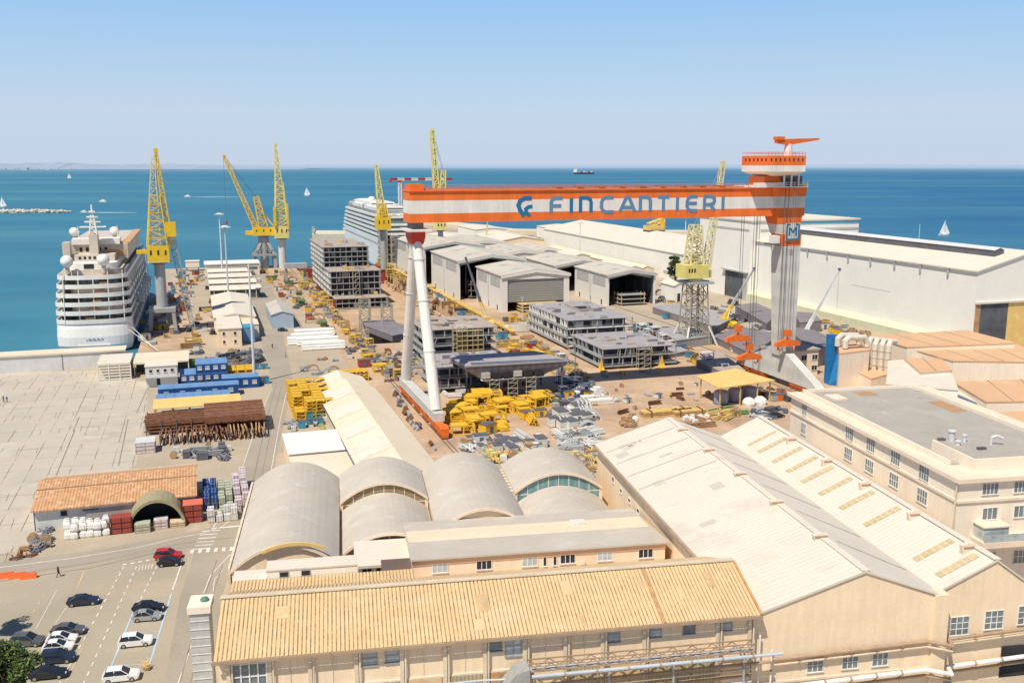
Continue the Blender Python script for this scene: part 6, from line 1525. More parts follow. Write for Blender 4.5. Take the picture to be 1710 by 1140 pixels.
# repeated small goods ------------------------------------------------------
rnd = random.Random(21)
def proto_bag(mat):
    t = thing('bulk_bag', 'bag', 'bulk bag', local=True); m = MB(); r_ = random.Random(1)
    m.loft([[(x*s_+r_.uniform(-.04,.04), y*s_+r_.uniform(-.04,.04), z) for x, y in ((-1,-1),(0,-1.1),(1,-1),(1.1,0),(1,1),(0,1.1),(-1,1),(-1.1,0))] for z, s_ in ((0,.44),(.25,.52),(.75,.5),(1.0,.42),(1.12,.15),(1.3,.2))]); m.build('sack', mat, t)
    m = MB(); 
    for s_ in (-1,1): m.bar((s_*.4,-.4,.95),(s_*.25,0,1.35),.06); m.bar((s_*.25,0,1.35),(s_*.4,.4,.95),.06)
    m.build('lifting_strap', mat, t); return t
def proto_pallet(mat, strap='wood', h=1.2):
    t = thing('pallet_load', 'load', 'pallet load', local=True); m = MB()
    for y in (-.5,0,.5): m.box(-.6,.6,y-.06,y+.06,0,.1)
    m.box(-.6,.6,-.6,.6,.1,.15); m.build('pallet', 'wood', t)
    MB().box(-.57,.57,-.57,.57,.155,h).build('goods', mat, t)
    m = MB()
    for x in (-.3,.3): m.box(x-.03,x+.03,-.59,.59,h,h+.02); m.box(x-.03,x+.03,-.6,-.575,.15,h)
    m.build('strap', strap, t); return t
def proto_pipes(mat, L_=5, n=4, r=.2):
    t = thing('pipe_bundle', 'pipes', 'pipe bundle', local=True)
    for k in range(2): m = MB(); x = -L_*.3+k*L_*.6; m.box(x-.1,x+.1,-n*r,n*r,0,.16); m.build('bearer', 'wood', t)
    m = MB()
    for l in range(3):
        for k in range(n-l): y = (k-(n-l-1)/2)*2*r; m.tube((-L_/2+.1*((k+l)%3),y,.17+r+l*r*1.75),(L_/2-.1*((k*2+l)%3),y,.17+r+l*r*1.75),r*.97,n=7)
    m.build('pipes', mat, t); return t
def proto_trestle(mat):
    t = thing('steel_cradle', 'cradle', 'cradle', local=True); m = MB()
    for y in (-1.1,1.1):
        m.box(-2.4,2.4,y-.14,y+.14,1.7,1.95); m.box(-2.4,2.4,y-.14,y+.14,0,.22)
    m.box(-2.5,.8,-1.2,1.2,1.95,2.05); m.build('platform', mat, t)
    for x in (-2.3,0,2.3):
        m = MB(); m.box(x-.12,x+.12,-1.1,1.1,1.7,1.93); m.bar((x,-1.1,.1),(x,1.1,1.8),.16); m.build('cross_brace', mat, t)
    for x in (-2.3,0,2.3):
        for y in (-1.1,1.1): MB().box(x-.13,x+.13,y-.13,y+.13,.2,1.7).build('leg', mat, t)
    return t
def proto_plates(mat):
    t = thing('plate_stack', 'plates', 'plate stack', local=True)
    for k in range(4): MB().box(-2+.15*k,2-.1*k,-1+.06*k,1-.08*k,.14+k*.14,.24+k*.14).build('plate', mat, t)
    for x in (-1.2,1.2): MB().box(x-.12,x+.12,-1.1,1.1,0,.14).build('bearer', 'wood', t)
    return t
def proto_rackcage(mat, h=3.0):
    t = thing('scaffold_cage', 'cage', 'scaffold', local=True); m = MB()
    for x in (-1.2,1.2):
        for y in (-1.2,1.2): m.box(x-.09,x+.09,y-.09,y+.09,0,h)
    for k in range(4):
        z = .1+k*(h-.2)/3; m.box(-1.2,1.2,-1.25,-1.1,z,z+.12); m.box(-1.2,1.2,1.1,1.25,z,z+.12); m.box(-1.25,-1.1,-1.1,1.1,z,z+.12); m.box(1.1,1.25,-1.1,1.1,z,z+.12)
    m.build('tube_frame', mat, t)
    for k in range(2): m = MB(); z = .1+k*(h-.2)/3; m.bar((-1.2,-1.2,z),(1.2,-1.2,z+(h-.2)/3),.1); m.build('brace', mat, t)
    for k in (1,2,3): z = .1+k*(h-.2)/3; MB().box(-1.05,.2 if k < 3 else 1.0,-1.05,1.05,z-.05,z+.05).build('shelf', mat, t)
    return t
def proto_drum(mat):
    t = thing('cable_drum', 'drum', 'cable drum', local=True)
    for x in (-.5,.5): m = MB(); m.tube((x-.06,0,.8),(x+.06,0,.8),.8,n=14); m.build('flange', 'wood', t)
    m = MB(); m.tube((-.44,0,.8),(.44,0,.8),.5,n=12); m.build('core', mat, t); return t
def proto_beams(mat):
    t = thing('beam_stack', 'beams', 'beam stack', local=True); r_ = random.Random(6)
    for l in range(3):
        m = MB()
        for k in range(4-l):
            y = -.7+k*.45+l*.2; L_ = 2.3+r_.uniform(-.4,.5); z = .12+l*.42
            m.box(-L_,L_,y,y+.3,z,z+.06); m.box(-L_,L_,y,y+.3,z+.3,z+.36); m.box(-L_,L_,y+.12,y+.18,z+.06,z+.3)
        m.build('beams', mat, t)
    for x in (-1.4,1.4): MB().box(x-.1,x+.1,-.9,1.2,0,.12).build('bearer', 'wood', t)
    return t
def proto_rings(mat):
    t = thing('curved_frame', 'frames', 'curved frame', local=True)
    for k in range(3):
        m = MB(); P_ = [(1.9*math.cos(a*.35),-.6+k*.6,1.7*math.sin(a*.35)+.1) for a in range(10)]
        for a, b_ in zip(P_, P_[1:]): m.bar(a, b_, .16, .3)
        m.build('rib', mat, t)
    m = MB(); m.bar((-1.9,-.9,.1),(-1.9,.9,.1),.2); m.build('tie', mat, t); m = MB(); m.bar((1.9,-.9,.1),(1.9,.9,.1),.2); m.build('tie', mat, t); return t
def proto_box(mat, w=2.4, d=1.6, h=1.5, name='tool_container', lid='steel_dark', cat='container'):
    t = thing(name, 'box', cat, local=True); MB().box(-w/2,w/2,-d/2,d/2,.12,h).build('body', mat, t); MB().box(-w/2-.05,w/2+.05,-d/2-.05,d/2+.05,h,h+.08).build('lid', lid, t)
    MB().box(-.35,.35,-d/2-.05,-d/2,.2,h*.8).build('door', lid, t)
    for x in (-w/2+.2,w/2-.2): MB().box(x-.15,x+.15,-d/2,d/2,0,.12).build('skid', 'steel_dark', t)
    return t
def proto_skip(mat):
    t = thing('skip', 'skip', 'skip', local=True); m = MB()
    o1 = [(-2.2,-1,1.5),(2.2,-1,1.5),(2.2,1,1.5),(-2.2,1,1.5)]; o0 = [(-1.5,-.85,.1),(1.5,-.85,.1),(1.5,.85,.1),(-1.5,.85,.1)]
    m.loft([o0,o1], cap=False); m.poly(o0); m.build('body', mat, t)
    m = MB(); m.box(-2.25,2.25,-1.06,-.96,1.42,1.56); m.box(-2.25,2.25,.96,1.06,1.42,1.56); m.box(-2.28,-2.15,-.96,.96,1.42,1.56); m.box(2.15,2.28,-.96,.96,1.42,1.56); m.build('rim', mat, t)
    MB().box(-1.9,1.9,-.88,.88,.9,1.0).build('contents', 'rust_steel', t); return t
def proto_heap(mat):
    t = thing('scrap_heap', 'heap', 'scrap heap', local=True); r_ = random.Random(13); m = MB()
    for k in range(16): m.bar((r_.uniform(-1.8,1.8),r_.uniform(-1.2,1.2),r_.uniform(.05,.4)),(r_.uniform(-1.8,1.8),r_.uniform(-1.2,1.2),r_.uniform(.2,1.0)),r_.uniform(.1,.3),r_.uniform(.1,.22))
    m.build('offcuts', mat, t); m = MB(); m.blob((0,0,0),1.3,r_,.4,9,5); m.build('base', 'steel_dark', t); return t
PR = {}
def proto(kind, mat):
    k = (kind, mat)
    if k not in PR:
        PR[k] = {'bag': proto_bag, 'pallet': proto_pallet, 'pipes': proto_pipes, 'cradle': proto_trestle, 'plates': proto_plates, 'cage': proto_rackcage, 'box': proto_box, 'skip': proto_skip, 'heap': proto_heap, 'drum': proto_drum, 'beams': proto_beams, 'rings': proto_rings}[kind](mat)
    return PR[k]
KN = {'bag': 'bulk bags', 'pallet': 'pallet loads', 'pipes': 'pipe bundles', 'cradle': 'steel cradles', 'plates': 'plate stacks', 'cage': 'scaffold cages', 'box': 'tool containers', 'skip': 'skips', 'heap': 'scrap heaps', 'drum': 'cable drums', 'beams': 'beam stacks', 'rings': 'curved frames'}
KS = {'bag': 'bulk bag', 'pallet': 'pallet load', 'pipes': 'pipe bundle', 'cradle': 'steel cradle', 'plates': 'plate stack', 'cage': 'scaffold cage', 'box': 'tool container', 'skip': 'skip', 'heap': 'scrap heap', 'drum': 'cable drum', 'beams': 'beam stack', 'rings': 'curved frame'}
CN = {'tarp_white': 'white', 'tarp_lilac': 'lilac', 'container_blue': 'dark blue', 'cyan_paint': 'bright blue', 'yellow_paint': 'yellow', 'yellow_dirty': 'dusty yellow', 'rust_steel': 'rusty brown', 'rust_light': 'tan rusty', 'steel_grey': 'grey', 'steel_dark': 'dark grey', 'steel_light': 'pale grey', 'bag_green': 'grey-green', 'primer_mauve': 'mauve', 'wood': 'wooden', 'scaffold_tan': 'tan', 'scaffold_yellow': 'yellowish', 'container_red': 'dark red', 'container_green': 'green', 'bogie_orange': 'orange', 'mesh_grey': 'slate grey', 'navy_steel': 'navy', 'red_paint': 'red', 'deck_plate': 'light grey', 'container_white': 'off-white', 'hivis': 'lemon', 'crane_pale': 'pale yellow'}
def inpoly(x, y, P):
    c = False; j = len(P)-1
    for i in range(len(P)):
        if (P[i][1] > y) != (P[j][1] > y) and x < (P[j][0]-P[i][0])*(y-P[i][1])/(P[j][1]-P[i][1])+P[i][0]: c = not c
        j = i
    return c
def scatter(zone, polyp, items, n, seed, gap=2.2, rots=(0,90), jit=6, sc=(.8,1.2)):
    """individual goods set down inside a zone; zone is the phrase that finds it in the picture"""
    rr = random.Random(seed); P = [at(*p) for p in polyp]
    items = [q for k_ in items for q in ([k_] if k_[0] != 'heap' else [k_, (('drum','beams','rings')[(seed+len(k_[1])) % 3], k_[1])])]
    us = [p[0] for p in P]; vs = [p[1] for p in P]; placed = []; tries = 0
    while len(placed) < n and tries < n*40:
        tries += 1; u, v = rr.uniform(min(us),max(us)), rr.uniform(min(vs),max(vs))
        if not inpoly(u, v, P): continue
        kind, mat = rr.choice(items)
        if any((u-a)**2+(v-b_)**2 < gap**2 for a, b_ in placed): continue
        placed.append((u, v))
        put(proto(kind, mat), 'A', u, v, .03, rr.choice(rots)+rr.uniform(-jit,jit), '%s %s %s' % (CN[mat], KS[kind], zone), '%s %s %s' % (CN[mat], KN[kind], zone), scale=rr.uniform(*sc))
def grid_put(kind, mat, u0, v0, nu, nv, du, dv, label, group, z=.03, seed=0, jit=.1, rot=0, levels=1, lh=1.2, scale=1.0, drop=0):
    rr = random.Random(seed)
    for i in range(nu):
        for j in range(nv):
            for l in range(levels if rr.random() > .3 else max(1, levels-1)):
                if rr.random() < drop: continue
                put(proto(kind, mat), 'A', u0+i*du+rr.uniform(-jit,jit), v0+j*dv+rr.uniform(-jit,jit), z+l*lh*scale, rot+rr.uniform(-4,4), label, group, scale=scale)
# white bags and debris beside the warehouse
grid_put('bag','tarp_white',-25.2,176.4,6,3,1.25,1.3,'white bulk bag in the cluster before the warehouse wall','white bulk bags before the warehouse wall',seed=1,levels=2,jit=.25,scale=1.15)
scatter('beside the white bags at the warehouse corner', [(55,905),(85,880),(90,912),(60,922)], [('heap','steel_grey'),('pallet','tarp_lilac'),('heap','mesh_grey')], 9, 3, 1.3)
scatter('at the road edge left of the warehouse', [(22,925),(60,912),(62,926),(24,934)], [('heap','rust_steel'),('pipes','rust_light')], 4, 5, 1.6, sc=(.5,.7))
# blue and pink goods right of the warehouse
grid_put('pallet','container_blue',-1.6,184,2,8,1.35,1.6,'dark blue pallet load next to the warehouse gable','dark blue pallet loads next to the warehouse gable',seed=2,levels=2,lh=1.25)
grid_put('pallet','bag_green',1.2,180,2,10,1.4,1.6,'grey-green pallet load in the middle rows right of the warehouse','grey-green pallet loads right of the warehouse',seed=3,levels=2,lh=1.25)
grid_put('pallet','tarp_lilac',4.1,181,2,11,1.4,1.6,'lilac wrapped pallet load in the outer rows right of the warehouse','lilac wrapped pallet loads right of the warehouse',seed=4,levels=3,lh=1.25)
grid_put('pallet','steel_light',-.9,177.0,4,2,1.4,1.6,'pale grey pallet load nearest the road right of the warehouse','pale grey pallet loads nearest the road right of the warehouse',seed=5,levels=2,lh=1.2)
# goods under the rusty racks
scatter('on the ground before the rusty racks', [(285,752),(392,742),(392,765),(290,776)], [('heap','steel_grey'),('pallet','steel_light'),('box','steel_dark'),('heap','mesh_grey')], 16, 6, 1.3)
t = crate_stack('grey stacked crates left of the low rusty rack', -14.5, 228.5, 4.2, 5, 2.6, 'tarp_lilac', 'steel_light')
# orange pipe racks behind the blue cabins and beside the long shed
grid_put('cage','yellow_paint',7,300,3,3,2.7,2.8,'yellow open rack beside the bare grey mast','yellow open racks beside the bare grey mast',seed=7,levels=1)
grid_put('cage','yellow_paint',22.0,243,4,9,2.6,3.1,'tall yellow rack in the block left of the long cream shed','tall yellow racks left of the long cream shed',seed=8,levels=2,lh=2.6,drop=.04)
grid_put('cage','yellow_paint',37.5,286,4,2,2.7,2.8,'yellow rack behind the far end of the long cream shed','yellow racks behind the far end of the long cream shed',seed=9,levels=1,lh=2.6,jit=.4)
grid_put('box','cyan_paint',4,313,6,1,2.7,2,'bright blue container in the single row behind the yellow racks','bright blue containers behind the yellow racks',seed=10)
grid_put('pallet','tarp_lilac',3.5,308,6,2,1.7,1.7,'pale lilac pallet load between blue containers and yellow racks','pale lilac pallet loads behind the yellow racks',seed=11,scale=1.1)
u, v = at(440,640); t = put(proto('box','cyan_paint'),'A',u,v,.03,10,'teal-blue bin standing alone at the road bend by the grey mast',None,scale=1.3)
# heap of slate-grey nets: individuals
scatter('in the dark pile behind the yellow racks', [(352,600),(372,590),(438,588),(440,612),(345,622),(335,612)], [('heap','mesh_grey'),('heap','steel_dark'),('pipes','mesh_grey')], 46, 12, 1.6, rots=(0,60,120,30), jit=20, sc=(.9,1.3))
scatter('in the pale pile left of the dark one', [(332,612),(350,605),(350,625),(330,630)], [('heap','steel_light'),('heap','mesh_grey')], 8, 13, 1.5)
# green and yellow skips
u, v = at(320,612); put(proto('skip','container_green'),'A',u,v,.03,0,'green skip farthest left behind the blue cabins',None,scale=1.5)
u, v = at(335,612); put(proto('skip','yellow_paint'),'A',u,v,.03,90,'yellow skip right of the green one behind the blue cabins',None,scale=1.0)
# white pipe stacks
for k, (px, py) in enumerate(((520,567),(530,574),(540,582),(525,560),(515,573))):
    u, v = at(px, py)
    t = thing('pipe_stack', 'white wrapped pipe stack in the yard, %s of five' % ('second row from the back, middle','middle row','nearest row','farthest row','left one of the middle')[k], 'pipe stack', 'A', u, v)
    for l in range(3):
        m = MB()
        for q in range(5-l): m.tube((u-7.5,v-2.2+q*1.05+l*.5,.5+l*.85),(u+7.5,v-2.2+q*1.05+l*.5,.5+l*.85),.48,n=8)
        m.build('wrapped_pipes', 'tarp_white', t)
    for q in (-4,4): MB().box(u+q-.2,u+q+.2,v-2.8,v+2.6,0,.12).build('bearer', 'steel_dark', t)
# long shed with skylight-bright ridge roof
b = thing('long_shed', 'long cream gabled shed running beside the gantry rails', 'shed', 'A', 28, 186)
MB().prism([(28.3,0),(43,0),(43,4.3),(35.8,7.0),(28.3,4.3)], 'y', 176, 257).build('wall', 'cream_wall_grey', b)
m = MB(); m.prism([(27.7,4.2),(35.8,7.05),(43.6,4.2),(43.6,4.45),(35.8,7.35),(27.7,4.45)], 'y', 176, 257.6); rf = m.build('roof', 'cream_roof', b)
for k in range(4):
    v = 190+k*17; m = MB(); m.loft([[(28.6,v,4.8),(35.2,v,7.14),(35.2,v+9,7.14),(28.6,v+9,4.8)],[(28.6,v,4.95),(35.2,v,7.32),(35.2,v+9,7.32),(28.6,v+9,4.95)]]); m.build('bright_roof_patch', 'white_roof', rf)
m = MB(); m.box(27.5,27.75,176,257,4.1,4.4); m.build('gutter', 'steel_dark', b)
b = thing('low_shed', 'short lower cream shed continuing the long one at its far end', 'shed', 'A', 29, 258)
gable(b, 28.6, 42.6, 258, 273, 3.9, 6.2, 'y', 'cream_wall_grey', 'cream_roof', ov=.3)
for i, (v0_, v1_, z) in enumerate(((201.5,217,4.0),(178,200.6,3.4))):
    b = thing('flat_roof_shed', ('upper flat white roof left of the long cream shed','lower flat cream roof between the vaults and the upper flat roof')[i], 'shed', 'A', 15, v0_)
    MB().box(15.6,27.4,v0_+.3,v1_-.2,0,z).build('wall', 'cream_wall', b); MB().prism([(v0_,z+.02),(v1_,z+.42),(v1_,z+.6),(v0_,z+.2)], 'x', 15.3, 27.6).build('roof', ('tarp_white','cream_roof')[i], b)
scatter('at the corner above the upper flat white roof', [(474,708),(520,700),(575,690),(578,712),(476,722)], [('box','cyan_paint'),('pallet','steel_light'),('heap','steel_grey'),('pallet','container_blue')], 16, 14, 1.6)
u, v = at(525,702); put(proto('box','cyan_paint'),'A',u,v,.05,8,'largest bright blue bin above the upper flat white roof',None,scale=1.8)
scatter('along the right side wall of the long cream shed', [(650,655),(662,655),(728,752),(715,752)], [('heap','steel_dark'),('pipes','steel_grey'),('heap','rust_steel')], 22, 15, 1.4, rots=(90,), sc=(.5,.8))
scatter('around the yellow racks at the road bend', [(500,600),(560,600),(560,625),(505,640)], [('heap','steel_grey'),('heap','rust_light')], 9, 16, 2)
m = MB(); rr = random.Random(3)
for k in range(40): y = 214+k*.8; m.blob((26.4+rr.uniform(-.5,.5),y+rr.uniform(-.3,.3),.25),rr.uniform(.35,.8),rr,.6,6,4)
o = m.build('grass', 'grass'); o.rotation_euler = (0,0,R(18)); o['kind'] = 'stuff'; o['label'] = 'green weeds along the left wall of the long cream shed'; o['category'] = 'weeds'
# mid-left buildings
b = thing('workshop', 'long pale workshop on the left quay with a lower front block', 'workshop', 'A', 5, 352)
P = [at(*p, 6.5) for p in ((362,503),(418,500),(438,540),(372,544))]
gable(b, 3.5, 19, 385, 452, 6.2, 7.6, 'y', 'ivory_wall', 'white_roof', ov=.4)
MB().box(4.5,12.5,356,385,0,6.5).build('wall', 'cream_wall', b); MB().box(4.2,12.8,355.7,385.3,6.5,6.8).build('roof', 'white_roof', b)
for x in (6.3,10.2):
    for z in (1.8,4.8): window(b, 'f', x, z, .8, 1.2, 356, 1, 1, glass='dark')
MB().box(13,19.5,372,385,0,5).build('side_block', 'ivory_wall', b); MB().box(12.9,19.6,371.8,385.2,5,5.2).build('roof', 'cream_roof', b)
t = cabin('blue container standing between the front blocks of the long pale workshop', 13, 17.4, 362, 371, .1, 5.6, n=0, mat='container_blue_roof', roof='cyan_paint')
b = thing('mid_shed', 'pale blue shed beside parked vans left of the dock', 'shed', 'A', 27, 385)
u, v = at(478,548); gable(b, u-5.5, u+3.0, v, v+34, 5.5, 6.8, 'y', 'pale_blue', 'grey_roof', ov=.3)
for k in range(4):
    v = 488+k*28
    b = thing('striped_shed', 'pale ridged shed roof in the quay group of four, %s from the near end' % ('first','second','third','fourth')[k], 'shed', 'A', 3, v)
    MB().prism([(v,0),(v+15,0),(v+15,4.6),(v+2,5.4),(v,4.2)], 'x', 3.5, 27-k*.8).build('wall', 'dark_opening', b)  # dark colour stands in for the shadow between the roofs
    MB().prism([(v-.6,4.1),(v+2,5.45),(v+15.6,4.6),(v+15.6,4.85),(v+2,5.75),(v-.6,4.4)], 'x', 3, 27.6-k*.8).build('roof', 'white_roof', b)
    for q in range(5): x = 5+q*5; MB().box(x,x+.3,v-.3,v-.02,0,4.2).build('post', 'frame_white', b)
b = thing('terminal_building', 'long white building with dark window band at the tip of the quay', 'building', 'A', 5, 590)
MB().box(2,33,592,612,0,6.5).build('wall', 'ivory_wall', b); MB().box(1.5,33.5,591.5,612.5,6.5,7).build('roof', 'tarp_white', b); MB().box(3,32,591.9,592,3.2,4.8).build('window_band', 'glass', b)
b = thing('quay_cabin', 'white cabin on dark stilts at the water edge left of the terminal building', 'cabin', 'A', -15, 590)
u, v = at(322,452); MB().box(u-4,u+4,v-3,v+3,2.4,6).build('body', 'ivory_wall', b)
for du in (-3.5,3.5):
    for dv in (-2.5,2.5): MB().box(u+du-.3,u+du+.3,v+dv-.3,v+dv+.3,0,2.4).build('leg', 'steel_dark', b)
MB().box(u-4.3,u+4.3,v-3.3,v+3.3,6,6.3).build('roof', 'tarp_white', b)
b = thing('portal_hut', 'small grey portal frame standing over the rails before the luffing crane', 'portal', 'A', 48, 540)
for u in (44,54): MB().box(u-.6,u+.6,535,537,0,9).build('leg', 'primer_grey', b)
MB().box(43,55,533,539,9,11.5).build('cross_beam', 'steel_grey', b)
# clutter on the quay and further yard
scatter('on the quay beside the moored cruise ship', [(225,560),(262,500),(300,455),(345,455),(320,500),(290,560),(255,590)], [('box','steel_light'),('box','cyan_paint'),('heap','rust_light'),('pallet','wood'),('box','yellow_paint'),('plates','steel_grey'),('box','container_red'),('heap','steel_dark'),('box','container_white')], 60, 17, 4, rots=(0,90,45), sc=(1,1.8))
scatter('between the quay road and the pale workshop', [(300,555),(350,510),(352,470),(362,470),(362,590),(300,600)], [('box','steel_light'),('heap','rust_light'),('skip','yellow_dirty'),('pallet','wood'),('heap','steel_dark')], 24, 18, 4, sc=(1,1.5))
scatter('on the strip between the quay road and the gantry rails', [(440,455),(480,455),(560,560),(620,620),(585,600),(500,520),(460,490)], [('box','steel_light'),('box','container_red'),('heap','rust_light'),('box','container_white'),('heap','steel_dark'),('box','yellow_paint'),('skip','container_green')], 44, 19, 4, rots=(0,90), sc=(1,1.6))
scatter('in the line of gear between rails and dry dock', [(505,455),(520,470),(560,520),(610,570),(690,660),(680,668),(600,590),(550,535),(500,475)], [('cradle','yellow_paint'),('box','yellow_paint'),('heap','rust_steel'),('cage','scaffold_yellow'),('heap','steel_dark'),('plates','steel_light'),('box','steel_grey')], 95, 20, 2.4, rots=(0,90), sc=(.8,1.3))
scatter('on the floor of the dry dock', [(1,1),(2,1),(2,2),(1,2)], [('heap','rust_steel')], 0, 1)
rr = random.Random(31)
for k in range(55):
    u, v = rr.uniform(62,106), rr.uniform(348,398); kind, mat = rr.choice([('heap','rust_steel'),('cage','scaffold_tan'),('plates','rust_light'),('box','yellow_dirty'),('pipes','steel_grey'),('heap','steel_light')])
    put(proto(kind, mat), 'A', u, v, -8.98, rr.choice((0,90)), '%s %s on the floor of the dry dock' % (CN[mat], KS[kind]), '%s %s on the dry dock floor' % (CN[mat], KN[kind]), scale=rr.uniform(.9,1.5))
# ================================================================== CENTRAL YARD GOODS
Y = [('cradle','yellow_paint'),('cradle','yellow_paint'),('cradle','yellow_paint'),('box','yellow_paint'),('plates','yellow_paint'),('beams','yellow_paint')]
scatter('in the big yellow heap in front of the bow block', [(752,668),(850,662),(912,662),(905,700),(840,722),(775,728),(752,700)], Y, 34, 40, 2.3, rots=(0,90,20), jit=12, sc=(.9,1.7))
scatter('on the right end of the yellow heap', [(875,665),(910,665),(912,678),(880,680)], [('cradle','yellow_paint')], 6, 41, 2)
scatter('in the white heap right of the yellow one', [(950,680),(975,672),(992,700),(985,718),(925,718),(930,702)], [('bag','tarp_white'),('heap','steel_light'),('bag','tarp_lilac'),('box','container_white')], 40, 42, 1.5, sc=(1.1,1.8))
scatter('beside the white heap', [(912,670),(935,668),(952,690),(925,697)], [('plates','primer_mauve'),('pallet','bag_green'),('box','steel_dark')], 10, 43, 2.2, sc=(1.1,1.6))
scatter('in the brown and white stock behind the barrel vaults', [(770,738),(900,733),(915,745),(880,760),(780,752)], [('pallet','wood'),('pallet','rust_light'),('box','tarp_lilac'),('heap','steel_light'),('box','steel_light'),('pallet','tarp_white')], 44, 44, 1.7, rots=(0,90), sc=(.9,1.5))
scatter('close behind the barrel vaults', [(800,752),(905,742),(912,752),(850,770),(815,772)], [('pallet','bag_green'),('pallet','tarp_white'),('heap','yellow_dirty'),('bag','bag_green'),('pallet','crane_pale')], 34, 45, 1.4, sc=(.8,1.3))
scatter('in the grey scrap stock left of the big hall', [(928,722),(990,715),(1000,742),(960,752),(940,745)], [('heap','steel_light'),('heap','steel_grey'),('pipes','steel_light'),('plates','steel_grey')], 34, 46, 1.8, rots=(0,90,30), jit=15)
scatter('at the left corner of the big hall', [(958,755),(995,748),(998,765),(985,800),(972,785)], [('heap','yellow_dirty'),('pallet','crane_pale'),('heap','steel_grey'),('pallet','wood')], 18, 47, 1.5, sc=(.8,1.2))
scatter('on the sandy ground right of the yellow heap', [(925,635),(960,632),(1000,650),(1035,672),(1010,678),(950,672)], [('heap','steel_light'),('plates','steel_light'),('box','yellow_paint'),('heap','rust_light')], 22, 48, 2)
scatter('in the blue-grey rack stock inside the gantry shadow', [(938,648),(980,644),(982,662),(940,664)], [('cage','navy_steel'),('pipes','container_blue'),('cage','tank_lilac')] if False else [('cage','navy_steel'),('pipes','container_blue')], 20, 49, 1.8)
for k, (px, py) in enumerate(((978,660),(990,668),(1003,674),(985,655))):
    u, v = at(px, py); t = thing('wrapped_stack', 'long white wrapped stack beside the gantry shadow, %s of four' % ('second from back','third from back','nearest','farthest')[k], 'wrapped stack', 'A', u, v)
    for l in range(2): m = MB(); m.box(u-3.6+.2*l,u+3.6-.3*l,v-1.2,v+1.2,.15+l*.7,.75+l*.7); m.build('layer', 'tarp_white', t)
    for q in (-2.5,0,2.5): MB().box(u+q-.15,u+q+.15,v-1.3,v+1.3,0,.15).build('bearer', 'wood', t)
for k, (px, py, L_) in enumerate(((1112,693,14),(1150,693,9))):
    u, v = at(px, py); t = thing('timber_stack', 'long stack of ochre girders behind the big hall, %s one' % ('left','right')[k], 'girder stack', 'A', u, v)
    for l in range(3): m = MB(); m.box(u-L_/2,u+L_/2,v-1.5,v+1.5,.1+l*.55,.5+l*.55); m.build('layer', 'yellow_dirty' if l != 1 else 'rust_light', t)
    for q in (-.35,.35): MB().box(u+q*L_-.15,u+q*L_+.15,v-1.6,v+1.6,0,1.9).build('strap_post', 'rust_steel', t)
scatter('behind the far gable of the big hall', [(1040,700),(1062,698),(1058,712),(1035,712)], [('heap','rust_light'),('bag','tarp_white'),('pallet','rust_light')], 12, 50, 1.6)
scatter('around the ochre girders behind the big hall', [(1140,700),(1180,698),(1190,712),(1150,714)], [('bag','tarp_white'),('heap','rust_light'),('plates','tarp_white')] if False else [('bag','tarp_white'),('heap','rust_light'),('pallet','tarp_white')], 14, 51, 1.6)
scatter('in the mixed pipe stock in front of the yellow canopy', [(1188,688),(1225,683),(1240,692),(1215,700),(1190,700)], [('pipes','yellow_dirty'),('heap','rust_light'),('pipes','container_green'),('heap','steel_light')], 22, 52, 1.7, rots=(0,90,30), jit=20, sc=(.6,1))
scatter('in the lilac-blue pipe pile right of the canopy stock', [(1258,690),(1298,683),(1302,692),(1280,702),(1258,698)], [('pipes','navy_steel'),('pipes','steel_light'),('heap','steel_light')], 26, 53, 1.6, rots=(0,60,120), jit=20, sc=(.6,1))
scatter('by the feet of the rigid gantry leg', [(1240,645),(1300,650),(1330,665),(1300,672),(1235,655)], [('heap','rust_steel'),('box','bogie_orange'),('heap','steel_dark'),('box','steel_grey')], 20, 54, 1.8)
scatter('in the yellow cluster right of the tall scaffolded block', [(835,570),(890,575),(925,590),(930,612),(890,612),(850,596)], [('box','yellow_paint'),('heap','yellow_dirty'),('cradle','yellow_paint'),('heap','rust_light'),('box','red_paint')], 46, 55, 2.0, sc=(.8,1.4))
scatter('between the bow block and the cabin block', [(925,600),(950,605),(985,632),(960,640),(930,628)], [('box','yellow_paint'),('heap','yellow_dirty'),('cage','steel_light'),('heap','steel_dark')], 24, 56, 2)
scatter('by the flat-topped block right of centre', [(1000,620),(1140,618),(1150,625),(1010,630)], [('box','yellow_paint'),('heap','steel_grey')], 8, 57, 2.5, sc=(.5,.8))
for px, py, s_ in ((1004,618,'left'),(1105,612,'right')):
    u, v = at(px, py); m = MB(); m.loft([[(u+a*w,v+b_*w,z) for a, b_ in ((-1,-1),(1,-1),(1,1),(-1,1))] for z, w in ((0,1.0),(1.2,.5),(3.6,.12))]); solo(m, 'marker_cone', 'slim yellow cone-shaped stand at the %s end of the flat-topped block' % s_, 'stand', 'yellow_paint', 'A', u, v)
scatter('along the foundations between the cabin block and the lattice tower', [(1050,545),(1120,560),(1180,600),(1240,630),(1215,632),(1140,600),(1080,575)], [('box','yellow_paint'),('heap','yellow_dirty'),('heap','rust_steel'),('cage','steel_light'),('box','cyan_paint'),('plates','steel_light')], 60, 58, 2.4, sc=(.9,1.5))
for k, (px, py) in enumerate(((1058,552),(1066,556),(1080,550),(1098,558),(1110,557))):
    u, v = at(px, py); put(proto('box','cyan_paint' if k < 2 else 'container_blue'),'A',u,v,.03,8+k,'%s box on trestles behind the cabin block, %s of the blue ones' % ('bright blue' if k < 2 else 'deep blue', ('far left','second from left','middle','second from right','far right')[k]),None,scale=1.6)
u, v = at(838,566); put(proto('box','cyan_paint'),'A',u,v,.03,0,'bright blue tank box right of the tall scaffolded block',None,scale=1.7)
